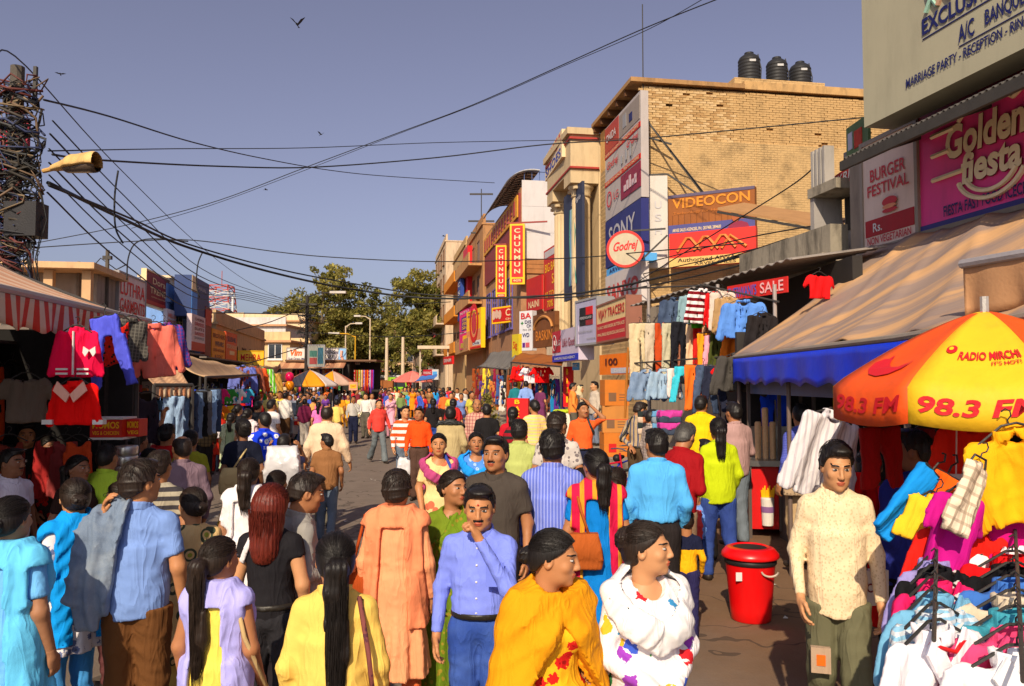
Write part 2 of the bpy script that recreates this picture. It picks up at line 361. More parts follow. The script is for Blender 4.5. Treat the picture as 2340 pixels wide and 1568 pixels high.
def hair_tpl(kind, h):
    k = ('hair', kind, h)
    if k in _TPL: return _TPL[k]
    lo, hi = [-.14, -.12, 1.46], [.14, .19, 1.74]
    if kind in ('long',): lo = [-.15, -.1, 1.27]
    if kind in ('pony', 'braid'): lo = [-.12, -.12, .98]; hi = [.12, .22, 1.74]
    if kind == 'tail': lo = [-.12, -.12, 1.30]; hi = [.12, .22, 1.74]
    xs, G = grid(lo, hi, h); X, Y, Z = G
    sk = smin(ell(G, (0, .012, 1.612), (.076, .096, .09)), ell(G, (0, .04, 1.565), (.066, .068, .07)), .03)
    th = np.arctan2(X, Y - .02)
    if kind in ('short', 'messy', 'bald', 'crew'):
        zm = np.interp(Y.ravel(), [-.12, -.06, -.035, -.012, .0, .035, .05, .09, .12], [1.672, 1.664, 1.64, 1.585, 1.60, 1.60, 1.55, 1.515, 1.51]).astype(f4)[None, :, None]
        off = {'short': .012, 'messy': .015, 'bald': .008, 'crew': .006}[kind]
        d = sk - off - (wr(G, 3, 38, .003 if kind == 'short' else .0055) if kind in ('short', 'messy') else wr(G, 3, 80, .002))
        if kind in ('short', 'messy'): d = smin(d, ell(G, (.01, -.045, 1.692), (.06, .05, .022)), .03)
        d = np.maximum(d, (zm - Z) * .8)
        if kind == 'bald': d = np.maximum(d, -(ell(G, (0, -.03, 1.70), (.062, .11, .07))))
    else:
        zm = np.interp(Y.ravel(), [-.12, -.07, -.045, -.01, .0, .035, .06, .1, .14], [1.678, 1.668, 1.63, 1.60, 1.585, 1.57, 1.53, 1.51, 1.50]).astype(f4)[None, :, None]
        d = np.maximum(sk - .011 - .0006 * np.sin(th * 46) - .004 * np.exp(-(X / .006) ** 2) * -1, (zm - Z) * .8)
        st = .0018 * np.sin(th * 34 + Z * 5) + .0012 * np.sin(th * 77 - Z * 9)
        if kind == 'bun': d = smin(d, ell(G, (0, .125, 1.575), (.047, .036, .043)) - wr(G, 5, 110, .005), .012)
        elif kind == 'topbun': d = smin(smin(d, ell(G, (0, .10, 1.62), (.055, .05, .06)) - wr(G, 5, 90, .007), .02), ell(G, (0, .05, 1.55), (.07, .06, .05)), .02)
        elif kind in ('pony', 'tail', 'braid'):
            pts = [(0, .108, 1.60, .02), (0, .145, 1.575, .036), (.01, .145, 1.47, .038), (0, .135, 1.34, .036)]
            if kind != 'tail': pts += [(-.012, .13, 1.2, .036), (0, .135, 1.08, .028), (.006, .135, 1.0, .012)]
            t = None
            for a, b in zip(pts, pts[1:]):
                c = cap((X * f4(.8), Y, Z), a, b, a[3], b[3]); t = c if t is None else smin(t, c, .02)
            t = t - .0028 * np.sin(X * 230 + Z * 6) - .002 * np.sin(X * 130 - Z * 4) - .004 * np.sin(Z * 21)
            if kind == 'braid': t = t - .008 * np.abs(np.sin(Z * 44 + np.sign(X) * .9))
            d = smin(d, t, .012)
        elif kind == 'long':
            c = smin(cap(G, (0, .045, 1.60), (0, .075, 1.36), .10, .088), cap(G, (0, .06, 1.5), (0, .085, 1.31), .09, .07), .03)
            c = c - st * 1.4 - wr((X, Y, Z * f4(.4)), 4, 30, .003)
            c = np.maximum(c, -ell(G, (0, -.10, 1.53), (.075, .10, .12)))
            c = np.maximum(c, -cap(G, (0, .01, 1.5), (0, .02, 1.25), .055))
            d = smin(d - .012 - st, c, .02)
            d = np.maximum(d, -ell(G, (0, -.115, 1.575), (.064, .07, .095)))
    V, Q = nets(d, xs); _TPL[k] = (V, Q); return _TPL[k]
def strands(kind):
    """fine locks lying over the hair mass"""
    k = ('str', kind)
    if k in _TPL: return _TPL[k]
    r = random.Random(5); g = MB(); ctr = np.array((0, .012, 1.612)); rad = np.array((.0875, .108, .1015)) if kind not in ('short', 'messy', 'crew') else np.array((.089, .110, .104)) + (.004 if kind == 'messy' else -.006 if kind == 'crew' else 0)
    if kind == 'long': rad = rad + .014
    def sl(a, b, t):
        o = math.acos(max(-1, min(1, float(a @ b)))) + 1e-6; return (math.sin((1 - t) * o) * a + math.sin(t * o) * b) / math.sin(o)
    N = lambda v: np.array(v) / np.linalg.norm(v)
    male = kind in ('short', 'messy', 'crew')
    for i in range(150):
        az = r.uniform(-1.75, 1.75) if not male else r.uniform(-3.1, 3.1)
        hl = N((math.sin(az), -math.cos(az), .62 - .5 * abs(az) ** 1.3 * .5)) if not male else N((math.sin(az), -math.cos(az), .7 * math.cos(az / 2) ** 2 - .25))
        e = N((r.uniform(-.15, .15), .95, r.uniform(-.15, .1))) if not male else N((r.uniform(-.5, .5), r.uniform(.0, .6), 1))
        t0, t1 = (0.03, .97) if not male else (r.uniform(.05, .6), 0.)
        if male: t1 = t0 + r.uniform(.25, .4)
        j = r.uniform(-.001, .0035); pts = [ctr + sl(hl, e, t0 + (t1 - t0) * q / 7) * (rad + j + (.004 * math.sin(q * .45) if male else 0)) for q in range(8)]
        g.tube(pts, [.0013] * 7 + [.0004], 3, False)
    if kind in ('pony', 'braid', 'tail', 'long'):
        for i in range(110):
            if kind == 'long': x, y, z0, z1 = r.uniform(-.1, .1), 0, 1.58, 1.26 + r.uniform(0, .05); y = .145 * math.sqrt(max(.05, 1 - (x / .115) ** 2)) + .02
            else: a = r.uniform(-1.6, 1.6); x, y, z0, z1 = .046 * math.sin(a), .142 + .038 * math.cos(a), 1.56, (.96 if kind != 'tail' else 1.28) + r.uniform(-.03, .1)
            p = r.uniform(0, 6); g.tube([(x * (1 - .35 * (q / 9) ** 3) + .004 * math.sin(p + q * .9), y - (.02 * (q / 9) ** 2) + .003 * math.cos(p + q), z0 + (z1 - z0) * q / 9) for q in range(10)], [.0016] * 9 + [.0004], 3, False)
    _TPL[k] = (np.array(g.V), g.F); return _TPL[k]
def hand_tpl(kind, h):
    """left-hand template at the origin: fingers run to -z, palm looks to -x"""
    k = ('hand', kind, h)
    if k in _TPL: return _TPL[k]
    xs, G = grid((-.075, -.085, -.20), (.04, .06, .03), h)
    d = smin(ell(G, (0, 0, -.052), (.017, .041, .052)), cap(G, (0, .002, .02), (0, 0, -.02), .027, .026), .02)
    for i, (y, L) in enumerate(((-.030, .072), (-.010, .082), (.010, .076), (.029, .060))):
        a = Vector((0, y, -.088)); cu = {'relax': (.35, .75, 1.15), 'grip': (1.2, 2.4, 3.3), 'flat': (.08, .15, .2)}[kind]
        cu = [c * (1 + .12 * i) for c in cu]
        for s, ll in enumerate((.46, .32, .26)):
            b = a + Vector((-math.sin(cu[s]), (y * .12 if s == 0 else 0) / .05 * .1, -math.cos(cu[s]))) * L * ll
            d = smin(d, cap(G, a, b, .0092 - .001 * s, .0088 - .001 * s), .005); a = b
    t = [(-.004, -.03, -.03), (-.018, -.055, -.058), (-.026, -.06, -.09), (-.036, -.056, -.112)] if kind != 'grip' else [(-.004, -.03, -.03), (-.026, -.048, -.058), (-.043, -.036, -.082), (-.047, -.015, -.092)]
    for a, b, r in zip(t, t[1:], (.014, .0115, .0095)): d = smin(d, cap(G, a, b, r, r * .9), .008)
    V, Q = nets(d, xs); _TPL[k] = (V, Q); return _TPL[k]

# ---------------------------------------------------------------- people
ARM = {  # elbow, wrist for a left arm (mirrored for the right), person 1.70 m tall, facing -y
    'down': ((.245, .03, 1.115), (.255, -.05, .875)), 'relax': ((.25, .035, 1.12), (.235, -.12, .90)), 'swing': ((.24, .10, 1.13), (.26, .09, .89)),
    'fwd': ((.235, -.04, 1.12), (.23, -.22, .98)), 'bent': ((.24, .02, 1.11), (.12, -.24, 1.10)), 'hold': ((.25, .03, 1.12), (.26, -.03, .875)),
    'mouth': ((.20, -.17, 1.17), (.035, -.165, 1.445)), 'head': ((.34, -.10, 1.47), (.10, -.10, 1.70)), 'up': ((.26, -.17, 1.50), (.24, -.25, 1.77)),
    'strap': ((.23, -.06, 1.14), (.13, -.20, 1.25)), 'across': ((.25, .0, 1.13), (-.02, -.22, 1.05)), 'belly': ((.26, .01, 1.12), (.06, -.20, .98)),
    'side': ((.28, .03, 1.13), (.33, -.05, .90)), 'back': ((.25, .12, 1.13), (.06, .17, 1.0)), 'shoulder': ((.26, -.10, 1.2), (.20, .02, 1.42)), 'friend': ((.40, .0, 1.30), (.60, -.04, 1.40)),
    'bagup': ((.24, -.22, 1.34), (.22, -.05, 1.52))}
EYEW, EYED, LIP = None, None, None
def person(label, x, y, d, face, sex='m', top=None, bot=None, hair=('short', (.012, .009, .008)), skin=(.36, .165, .082), la='down', ra='relax',
           turn=0, nod=0, lean=0, step=.0, fat=1., shoe=(.03, .02, .015), ext=(), group=None, z0=0., hgt=None, seed=0, tache=None, pos=None, hl='relax', hr='relax', shade=None, cat='person'):
    global EYEW, EYED
    if EYEW is None: EYEW, EYED = mat((.48, .43, .39), .3, .05, 5, 0), mat((.012, .008, .006), .25, .05, 5, 0)
    fem = sex == 'f'; tache = (not fem) if tache is None else tache
    P = Vector(pos) if pos else at(x, y, d)
    H = hgt or max(.75, (P.z - z0)); sc = H / 1.70
    loc = Vector((P.x, P.y, z0))
    lod = 0 if d < 5.6 else 1 if d < 9.6 else 2 if d < 24 else 3
    h, hh, hd = ((.0135, .0048, .0055), (.017, .0068, .0075), (.024, .0105, .011), (.033, .019, .02))[lod]
    sd = seed or (hash_(label) % 9999)
    hipw = .09 if fem else .082; shw = .153 if fem else .172; fat *= .93
    L = {}; 
    for s, a in ((1, la), (-1, ra)):
        e, wv = ARM[a] if isinstance(a, str) else a; k = (shw - .19) * 1.
        L[s] = ((s * (shw - .008), .012, 1.362), (s * (e[0] + k), e[1], e[2]), (s * (wv[0] + k), wv[1], wv[2]))
    legs = {}
    for s in (1, -1):
        st = step * s
        legs[s] = ((s * hipw, .01, .90), (s * (hipw + .008), -.02 - .13 * st, .49), (s * (hipw + .012), .03 - .30 * st + (.10 if st < 0 else 0), .085 + (.05 if st < -.4 else 0)))
    lo = [min(-.30, *[L[s][i][0] for s in L for i in (1, 2)]) - .08, min(-.26, *[L[s][i][1] for s in L for i in (1, 2)]) - .09, .0]
    hi = [max(.30, *[L[s][i][0] for s in L for i in (1, 2)]) + .08, .27, max(1.50, *[L[s][i][2] + .06 for s in L for i in (1, 2)])]
    if step: lo[1] = min(lo[1], -.33 - .3 * abs(step)); hi[1] = max(hi[1], .3 + .3 * abs(step))
    torso_f = fat
    def torso(G):
        t = ell(G, (0, .01, .95), (.152 if fem else .138, .106, .13))
        t = smin(t, ell(G, (0, -.012 * (torso_f - 1) * 6, 1.09), ((.125 if fem else .138) * torso_f, (.098 * torso_f), .17)), .09)
        t = smin(t, ell(G, (0, .008, 1.27), ((.142 if fem else .162) * (torso_f * .5 + .5), .102 * (torso_f * .5 + .5), .165)), .08)
        t = smin(t, cap((np.abs(G[0]), G[1], G[2]), (0, .015, 1.40), (shw - .028, .015, 1.365), .045, .048), .06)
        t = smin(t, cap(G, (0, .02, 1.38), (0, .02, 1.47), .058, .05), .07)
        if fem: t = smin(t, ell((np.abs(G[0]), G[1], G[2]), (.068, -.078, 1.262), (.066, .06, .064)), .04)
        return t
    def arm(G, s, o=0.):
        a, b, c = L[s]; return smin(cap(G, a, b, .05 + o, .041 + o), cap(G, b, c, .041 + o, .027 + o), .025)
    def leg(G, s, o=0.):
        a, b, c = legs[s]; return smin(cap(G, a, b, .085 + o, .058 + o), cap(G, b, c, .056 + o, .038 + o), .03)
    tk = top[0] if top else 'none'; slv = (top[3] if len(top) > 3 else 'long') if top else 'none'
    # ------- body: one continuous skin
    def bodyf(G):
        t = torso(G) + .016
        for s in (1, -1):
            t = smin(t, arm(G, s, -.004 if slv == 'long' else 0), .03); t = smin(t, leg(G, s, -.012), .03)
        return t
    xs, G = grid(lo, hi, h * 1.15); Vb, Qb = nets(bodyf(G), xs); mb = np.zeros(len(Qb), int)
    Vh, Qh, mh = head_tpl(hh, fem, tache and lod < 3)
    Rh = np.array(Matrix.Rotation(math.radians(turn), 3, 'Z') @ Matrix.Rotation(math.radians(nod), 3, 'X')); hn = np.array(HN)
    hs_ = np.array((1.04, 1.04, 1.02)) * (1.0 if H > 1.3 else 1.32)
    tf = lambda V: ((V - hn) * hs_) @ Rh.T + hn
    VV, QQ, MM = [Vb, tf(Vh)], [Qb, Qh + len(Vb)], [mb, mh]; nb = len(Vb) + len(Vh)
    for s, kind in ((1, hl), (-1, hr)):
        Vx, Qx = hand_tpl(kind, hd); a, b, c = [Vector(q) for q in L[s]]
        zax = -(c - b).normalized(); pal = Vector((-1, 0, 0)); 
        if abs(zax.x) > .8: pal = Vector((0, 0, -1))
        xax = -(pal - zax * pal.dot(zax)).normalized(); yax = zax.cross(xax)
        Rm = np.array([list(xax), list(yax), list(zax)]); Vx = Vx.copy()
        if s < 0:                                           # mirror about the arm's plane
            Vx[:, 0] = -Vx[:, 0]; Qx = Qx[:, ::-1]
        Vx = Vx @ Rm + np.array(c)
        VV.append(Vx); QQ.append(Qx + nb); nb += len(Vx); MM.append(np.zeros(len(Qx), int))
    ln = math.tan(math.radians(lean))
    def deform(V):
        V = np.array(V); dz = np.maximum(V[:, 2] - .95, 0); V[:, 1] -= ln * dz; V[:, 2] -= dz * (1 - math.cos(math.radians(lean))); return V
    V = deform(np.concatenate(VV)); Q = np.concatenate(QQ); mi = np.concatenate(MM)
    hc = hair[1]; sm = skinmat(skin)
    me = mkmesh('person', V, Q, [sm, mat(tuple(min(1, c * k) for c, k in zip(skin, (.9, .45, .5))), .45, .1, 20, 0), hairmat(hc), EYEW, EYED], mi, True)
    ob = link('person', me); ob.location = loc; ob.rotation_euler = (0, 0, math.radians(face)); ob.scale = (sc,) * 3
    tag(ob, label, cat, group)
    def child(name, V, Q, m):
        if len(V): return link(name, mkmesh(name, deform(V), Q, [m], smooth=True), ob, False)
    def fld(name, fn, lo_, hi_, m, hx=None):
        xs, G = grid(lo_, hi_, hx or h); V, Q = nets(fn(G), xs); return child(name, V, Q, m)
    if hair[0] != 'none':
        Vx, Qx = hair_tpl(hair[0], hh * (1.0 if lod else 1.0) if hair[0] not in ('pony', 'braid', 'long') else max(hh, .0065)); child('hair', tf(Vx), Qx, hairmat(hc))
        if lod < 2 and hair[0] != 'bald':
            sv, sf = strands(hair[0]); q_ = child('hair_strands', tf(sv), sf, hairmat(hc)); q_['kind'] = 'stuff'
    def sleeves(G, t, o, length):
        for s in (1, -1):
            a, b, c = [Vector(q) for q in L[s]]
            if length == 'none': continue
            if length == 'short':
                q = a.lerp(b, .72); x = cap(G, a, b, .056 + o, .054 + o); x = np.maximum(x, half(G, q, b - a))
            elif length == 'cap':
                q = a.lerp(b, .35); x = cap(G, a, b, .06 + o, .056 + o); x = np.maximum(x, half(G, q, b - a))
            elif length == 'mid':
                q = b.lerp(c, .15); x = smin(cap(G, a, b, .058 + o, .052 + o), cap(G, b, c, .05 + o, .04 + o), .03); x = np.maximum(x, half(G, q, c - b))
            else:
                q = b.lerp(c, .97); x = smin(cap(G, a, b, .052 + o, .046 + o), cap(G, b, c, .045 + o, .034 + o), .03); x = np.maximum(x, half(G, q, c - b))
            t = smin(t, x, .035)
        return t
    loc_ = [lo[0], lo[1], 0.]; hic = [hi[0], hi[1], max(hi[2], 1.5)]
    def upper(G):
        o = top[4] if len(top) > 4 else 0.
        t = torso(G) - (.012 + o)
        if tk in ('shirt', 'loose', 'jacket'):                       # straight fall from chest to hem
            t = smin(t, np.maximum(ell((G[0], G[1], G[2] * 0), (0, .005, 0), ((.166 if fem else .163) * max(1, fat * .98) + o, .130 * max(1, fat) + o, 9)), np.abs(G[2] - 1.02) - .22), .05)
        if tk in ('kurta', 'dress'):
            hem = top[5] if len(top) > 5 else .50
            z = np.clip(.98 - G[2], 0, 1); k = 1 + z * 0
            rx = .158 + z * .12; ry = .12 + z * .12
            th = np.arctan2(G[0], G[1]); rr = np.sqrt((G[0] / rx) ** 2 + (G[1] / ry) ** 2)
            fo = (.016 * np.sin(th * 7 + sd) + .011 * np.sin(th * 13 + sd * 2 + G[2] * 3)) * np.clip(z * 2.6, 0, 1)
            sk = (rr - 1) * (ry + .02) - fo; sk = np.maximum(sk, G[2] - 1.02); t = smin(t, sk, .06)
            t = np.maximum(t, hem - G[2])
        else:
            hz = {'shirt': .84, 'loose': .80, 'tuck': .985, 'tee': .90, 'jacket': .82, 'crop': 1.02}[tk]
            t = np.maximum(t, hz + .01 * np.sin(G[0] * 9 + sd) - G[2])
        t = sleeves(G, t, o * .6, slv)
        amp = {'tee': .002, 'crop': .0015}.get(tk, .0028)
        t = t - wr(G, sd, 17, amp) - wr((G[0], G[1], G[2] * f4(2.2)), sd + 1, 24, amp * .75)
        nr = .085 if fem else .066; dz = -.03 if fem else 0
        t = np.maximum(t, -(ell(G, (0, -.035, 1.475 + dz * .4), (nr, nr + .02, .075 + (.03 if fem else 0)))))
        t = np.maximum(t, G[2] - 1.463)
        return t
    if top:
        fld('kurta' if tk in ('kurta', 'dress') else 'jacket' if tk == 'jacket' else 'shirt', upper, loc_, [hic[0], hic[1], hic[2]], top[1])
        if tk in ('shirt', 'tuck', 'loose', 'jacket') or 'collar' in ext:
            def collar(G):
                c = cap(G, (0, .012, 1.36), (0, .022, 1.50), .083, .070); c = np.abs(c) - .007
                c = np.maximum(c, np.abs(G[2] - (1.445 + G[1] * .28)) - .026)
                return np.maximum(c, -cap(G, (0, -.10, 1.41), (0, -.10, 1.52), .03, .045))
            fld('collar', collar, (-.13, -.13, 1.36), (.13, .15, 1.53), top[1], min(h, .008) if lod < 2 else .012)
        if lod < 2 and tk in ('tuck', 'shirt') and abs(((face + 180) % 360) - 180) < 75:
            def but(G):
                t = None
                for zz in (1.37, 1.28, 1.19, 1.10, 1.02):
                    c = ell(G, (0, 0, zz), (.008, .004, .008)); t = c if t is None else np.minimum(t, c)
                return t
            xs, G = grid((-.015, -.01, 1.0), (.015, .01, 1.39), .0045); V, Q = nets(but(G), xs)
            if len(V):
                Vz = V.copy(); 
                gx = np.array([[[0.]]])
                for zz in np.unique(np.round(V[:, 2] / .09)):
                    pass
                ys = np.linspace(-.30, 0, 60, dtype=f4)
                Gz = (np.zeros((1, 1, 1), f4), ys[None, :, None], V[:, 2].astype(f4)[None, None, :])
                fv = upper(Gz)[0]; fi = (fv < 0).argmax(0); Vz[:, 1] += ys[fi] - .003
                tag(child('buttons', Vz, Q, mat((.75, .72, .66), .4, .05, 5, 0)), kind='stuff')
    if bot:
        bk = bot[0]
        if bk in ('trousers', 'jeans', 'cargo', 'churidar', 'flare'):
            o = {'trousers': .022, 'jeans': .013, 'cargo': .034, 'churidar': .008, 'flare': .012}[bk]
            def lower(G):
                t = ell(G, (0, .012, .94), (.158 if fem else .144, .114, .12)) - (.004 if bk != 'cargo' else .012)
                for s in (1, -1):
                    a, b, c = legs[s]; ro = o
                    x = smin(cap(G, a, b, .09 + o, .062 + o), cap(G, b, c, .06 + o, (.046 + o * 1.25 + (.03 if bk == 'flare' else 0))), .03)
                    x = x - wr((G[0], G[1], G[2] * f4(1.6)), sd + 5 + s, 18, .0045) - (.006 * np.sin(G[2] * 70 + G[0] * 18) if bk in ('churidar',) else 0) * np.clip((.5 - G[2]) * 3, 0, 1)
                    t = smin(t, x, .025)
                return np.maximum(np.maximum(t, G[2] - ztop), .055 - G[2])
            ztop = {'shirt': .90, 'loose': .87, 'tee': .96, 'jacket': .88, 'kurta': .8, 'dress': .8}.get(tk, 1.0)
            fld('trousers', lower, (-.3, lo[1], .0), (.3, hi[1], 1.02), bot[1], h * 1.05)
            if tk == 'tuck' or 'belt' in ext:
                def belt(G):
                    t = smin(torso(G), ell(G, (0, .012, .94), (.162 if fem else .150, .118, .12)), .03) - .012
                    return np.maximum(t, np.abs(G[2] - .995) - .019)
                fld('belt', belt, (-.25, -.22, .95), (.25, .2, 1.04), mat((.02, .016, .012), .4), h * .8)
        elif bk in ('skirt', 'lehenga'):
            def lower(G):
                z = np.clip(1.0 - G[2], 0, 1); th = np.arctan2(G[0], G[1])
                rr = np.sqrt((G[0] / (.16 + z * .16)) ** 2 + (G[1] / (.12 + z * .16)) ** 2)
                return np.maximum(np.maximum((rr - 1) * (.14 + z * .14) - (.018 * np.sin(th * 9 + sd) + .01 * np.sin(th * 17)) * np.clip(z * 2, 0, 1), G[2] - 1.0), .06 - G[2])
            fld('skirt', lower, (-.36, -.34, 0), (.36, .34, 1.02), bot[1], h * 1.1)
        def feet(G):
            t = None
            for s in (1, -1):
                c = Vector(legs[s][2]); x = cap(G, (c.x, c.y + .03, c.z - .045), (c.x + s * .02, c.y - .15, c.z - .052), .036, .034)
                x = smin(x, cap(G, (c.x, c.y, c.z - .03), (c.x, c.y, c.z + .01), .042, .04), .03); t = x if t is None else np.minimum(t, x)
            return np.maximum(t, .002 - G[2])
        fld('shoes', feet, (-.22, lo[1] - .05, 0), (.22, hi[1], .2), mat(shoe, .5), h * .9)
    # ------- extras
    def skin_of(G):
        return upper(G) if top else torso(G)
    for e in ext:
        if e == 'collar' or e == 'belt': continue
        k, m = e[0], e[1]
        if k == 'strap':                                    # bag strap worn across the body, e[2] = side of the shoulder
            s = e[2]
            def fn(G):
                b = np.abs(half(G, (s * .09, 0, 1.42), (1, 0, s * .42))) - .017
                t = np.abs(skin_of(G) - .006) - .011; t = np.maximum(t, b); return np.maximum(t, .88 - G[2])
            fld('strap', fn, (-.27, -.3, .86), (.27, .26, 1.5), m, min(h, .010))
        elif k == 'ruck':                                   # straps and pack on the back
            def fn(G): return ell(G, (0, .20, 1.2), (.15, .09, .22)) - wr(G, sd, 20, .01)
            fld('backpack', fn, (-.2, .08, .95), (.2, .33, 1.46), m)
        elif k == 'dup_back':                               # scarf over both shoulders, ends down the back
            def fn(G):
                u = skin_of(G); t = np.abs(u - .017 - .004 * np.sin(G[0] * 70 + G[2] * 6)) - .015
                r = np.minimum(np.abs(np.abs(G[0]) - (.125 + (1.45 - G[2]) * .05)) - .055, np.maximum(1.36 - G[2], -G[1] - .02))
                t = np.maximum(t, r * .7); return np.maximum(np.maximum(t, e[2] - G[2]), -(G[1] + .12))
            fld('dupatta', fn, (-.36, -.3, e[2] - .03), (.36, .4, 1.5), m)
        elif k == 'dup_front':                              # scarf across the chest, ends thrown back
            def fn(G):
                u = smin(skin_of(G), torso(G) - .02, .03); z0_ = 1.30 + np.abs(G[0]) * .62 + np.clip(G[1], -.1, .12) * .9
                t = np.abs(u - (.016 if lod == 0 else .009) - .005 * np.sin(G[2] * 60 + np.abs(G[0]) * 75 + sd)) - .0105
                a = np.abs(G[2] - z0_) - (.085 if lod == 0 else .062); b = np.maximum(np.abs(np.abs(G[0]) - .13) - .05, -G[1])
                t = np.maximum(t, np.minimum(a, b) * .7); t = np.maximum(t, -(cap(G, (0, .0, 1.44), (0, .0, 1.6), .068, .075)))
                return np.maximum(t, (e[2] if len(e) > 2 else .8) - G[2])
            fld('dupatta', fn, (-.34, -.34, .7), (.34, .36, 1.53), m, min(h, .0105) if lod < 2 else .016)
        elif k == 'dup_side':                               # scarf over one shoulder falling front and back
            s = e[2]
            def fn(G):
                u = skin_of(G); t = np.abs(u - .018 - .004 * np.sin(G[0] * 75 + G[2] * 5 + sd)) - .015
                t = np.maximum(t, (np.abs(G[0] - s * (.10 + (1.45 - G[2]) * .06)) - .075) * .8)
                return np.maximum(t, e[3] - G[2])
            fld('dupatta', fn, (-.38, -.4, e[3] - .03), (.38, .4, 1.5), m)
        elif k == 'wrap':                                   # wide shawl round shoulders and arms
            def fn(G):
                u = smin(smin(torso(G), arm(G, 1), .12), arm(G, -1), .12)
                z = np.clip(1.42 - G[2], 0, 1); th = np.arctan2(G[0], -G[1])
                rr = np.sqrt((G[0] / (.17 + z * .30)) ** 2 + ((G[1] - .01) / (.115 + z * .17)) ** 2)
                c = np.maximum((rr - 1) * (.14 + z * .2), G[2] - 1.45)
                t = smin(c, u - .02, .05) - .011 * np.exp(-(np.sin(G[2] * 15 + np.abs(G[0]) * 21 + 1.2 * np.sin(G[0] * 6 + sd)) * 2) ** 2) - .007 * np.exp(-(np.sin(G[2] * 24 - G[0] * 17 + sd) * 2.4) ** 2)
                t = np.maximum(t, e[2] + np.clip(.32 - np.abs(G[0]), 0, .32) * e[3] * np.clip(-G[1] * 20, 0, 1) - G[2])
                t = np.maximum(t, -(cap(G, (0, -.02, 1.45), (0, .0, 1.6), .075, .09))); return np.maximum(t, -(t + .04))
            fld('dupatta', fn, (-.52, -.36, e[2] - .05), (.52, .36, 1.5), m)
        elif k == 'sari':
            def fn(G):
                u = skin_of(G); t = np.abs(u - .016 - .006 * np.sin(G[2] * 45 - G[0] * 50 + sd)) - .015
                b = np.abs(half(G, (.11, 0, 1.42), (1, 0, -.75))) - .11
                return np.maximum(np.maximum(t, b), e[2] - G[2])
            fld('sari', fn, (-.34, -.34, e[2] - .03), (.34, .34, 1.5), m)
        elif k == 'neck':                                   # cloth laid round the neck
            def fn(G):
                u = smin(skin_of(G), torso(G) - .02, .03); t = np.abs(u - .018) - .011
                return np.maximum(t, np.minimum(np.abs(G[2] - 1.42 - np.clip(G[1], -.1, .1) * .5) - .05, np.maximum(np.abs(np.abs(G[0]) - .075) - .03, np.maximum(G[1], e[2] - G[2]))))
            fld('scarf', fn, (-.26, -.3, e[2] - .03), (.26, .26, 1.52), m)
        elif k == 'cap':
            def fn(G):
                t = np.maximum(ell(G, (0, .012, 1.622), (.086, .106, .095)), 1.632 - G[2] - G[1] * .15); return smin(t, ell(G, (0, -.115, 1.645), (.07, .07, .008)), .01)
            xs, G = grid((-.11, -.2, 1.6), (.11, .14, 1.74), max(hh, .006)); V, Q = nets(fn(G), xs); child('cap', tf(V), Q, m)
        elif k == 'veil':
            def fn(G):
                t = smin(ell(G, (0, .012, 1.612), (.092, .11, .105)), cap(G, (0, .04, 1.55), (0, .06, 1.35), .10, .15), .05)
                t = np.maximum(t, -cap(G, (0, -.14, 1.59), (0, -.2, 1.35), .085, .12)); return np.maximum(np.maximum(t, -(t + .03)), 1.3 - G[2])
            fld('veil', fn, (-.22, -.16, 1.28), (.22, .24, 1.75), m, max(hh, .01))
        elif k == 'glasses':
            g = MB()
            for s in (1, -1):
                g.tube([(s * .033 + .021 * math.cos(a), -.103, 1.597 + .016 * math.sin(a)) for a in np.linspace(0, 6.283, 13)], .0022, 5, False)
                g.tube([(s * .054, -.102, 1.602), (s * .08, -.05, 1.602), (s * .082, .01, 1.60)], .002, 5)
            g.tube([(-.012, -.104, 1.6), (.012, -.104, 1.6)], .0022, 5)
            child('spectacles', tf(np.array(g.V)), g.F, m)
        elif k == 'stripeband':                             # coloured block on the torso, z range
            def fn(G): return np.maximum(upper(G) - .003, np.maximum(G[2] - e[3], e[2] - G[2]))
            fld('shirt_panel', fn, loc_, hic, m)
        elif k == 'bindi':
            g = MB().lathe((0, 0, 0), [(.001, -.003), (.0055, 0), (.001, .003)], 8); Vx = np.array(g.V)[:, [0, 2, 1]] + np.array((0, -.0915, 1.634)); child('bindi', tf(Vx), g.F, m)
        elif k == 'denim_over':                             # jacket slung over one shoulder
            s = e[2]
            def fn(G):
                u = skin_of(G); t = np.abs(u - .03 - .012 * np.sin(G[0] * 60 + 1.5 * np.sin(G[2] * 9)) - wr(G, sd, 22, .008)) - .020
                t = np.maximum(t, (np.abs(G[0] - s * (.13 + (1.45 - G[2]) * .17)) - .11) * .8)
                t2 = cap(G, (s * .235, .11, 1.36), (s * .31, .13, .98), .052, .045) - wr(G, sd + 3, 26, .012)
                t3 = np.maximum(ell((G[0] - f4(s * .19) - (1.1 - G[2]) * f4(s * .07), G[1], G[2]), (0, .13, 1.1), (.10, .045, .34)) - .014 * np.sin(G[0] * 75 + 1.4 * np.sin(G[2] * 11)) , .80 - G[2])
                return smin(np.maximum(t, .9 - G[2]), smin(t2, t3, .03), .04)
            fld('denim_jacket', fn, (-.5, -.3, .76), (.5, .33, 1.52), m)
    return ob
def hash_(s):
    h = 7
    for c in s: h = (h * 131 + ord(c)) & 0xffffff
    return h
def copy_tree(o, parent=None):
    c = o.copy(); COL.objects.link(c); c.parent = parent
    for ch in list(o.children): copy_tree(ch, c)
    return c
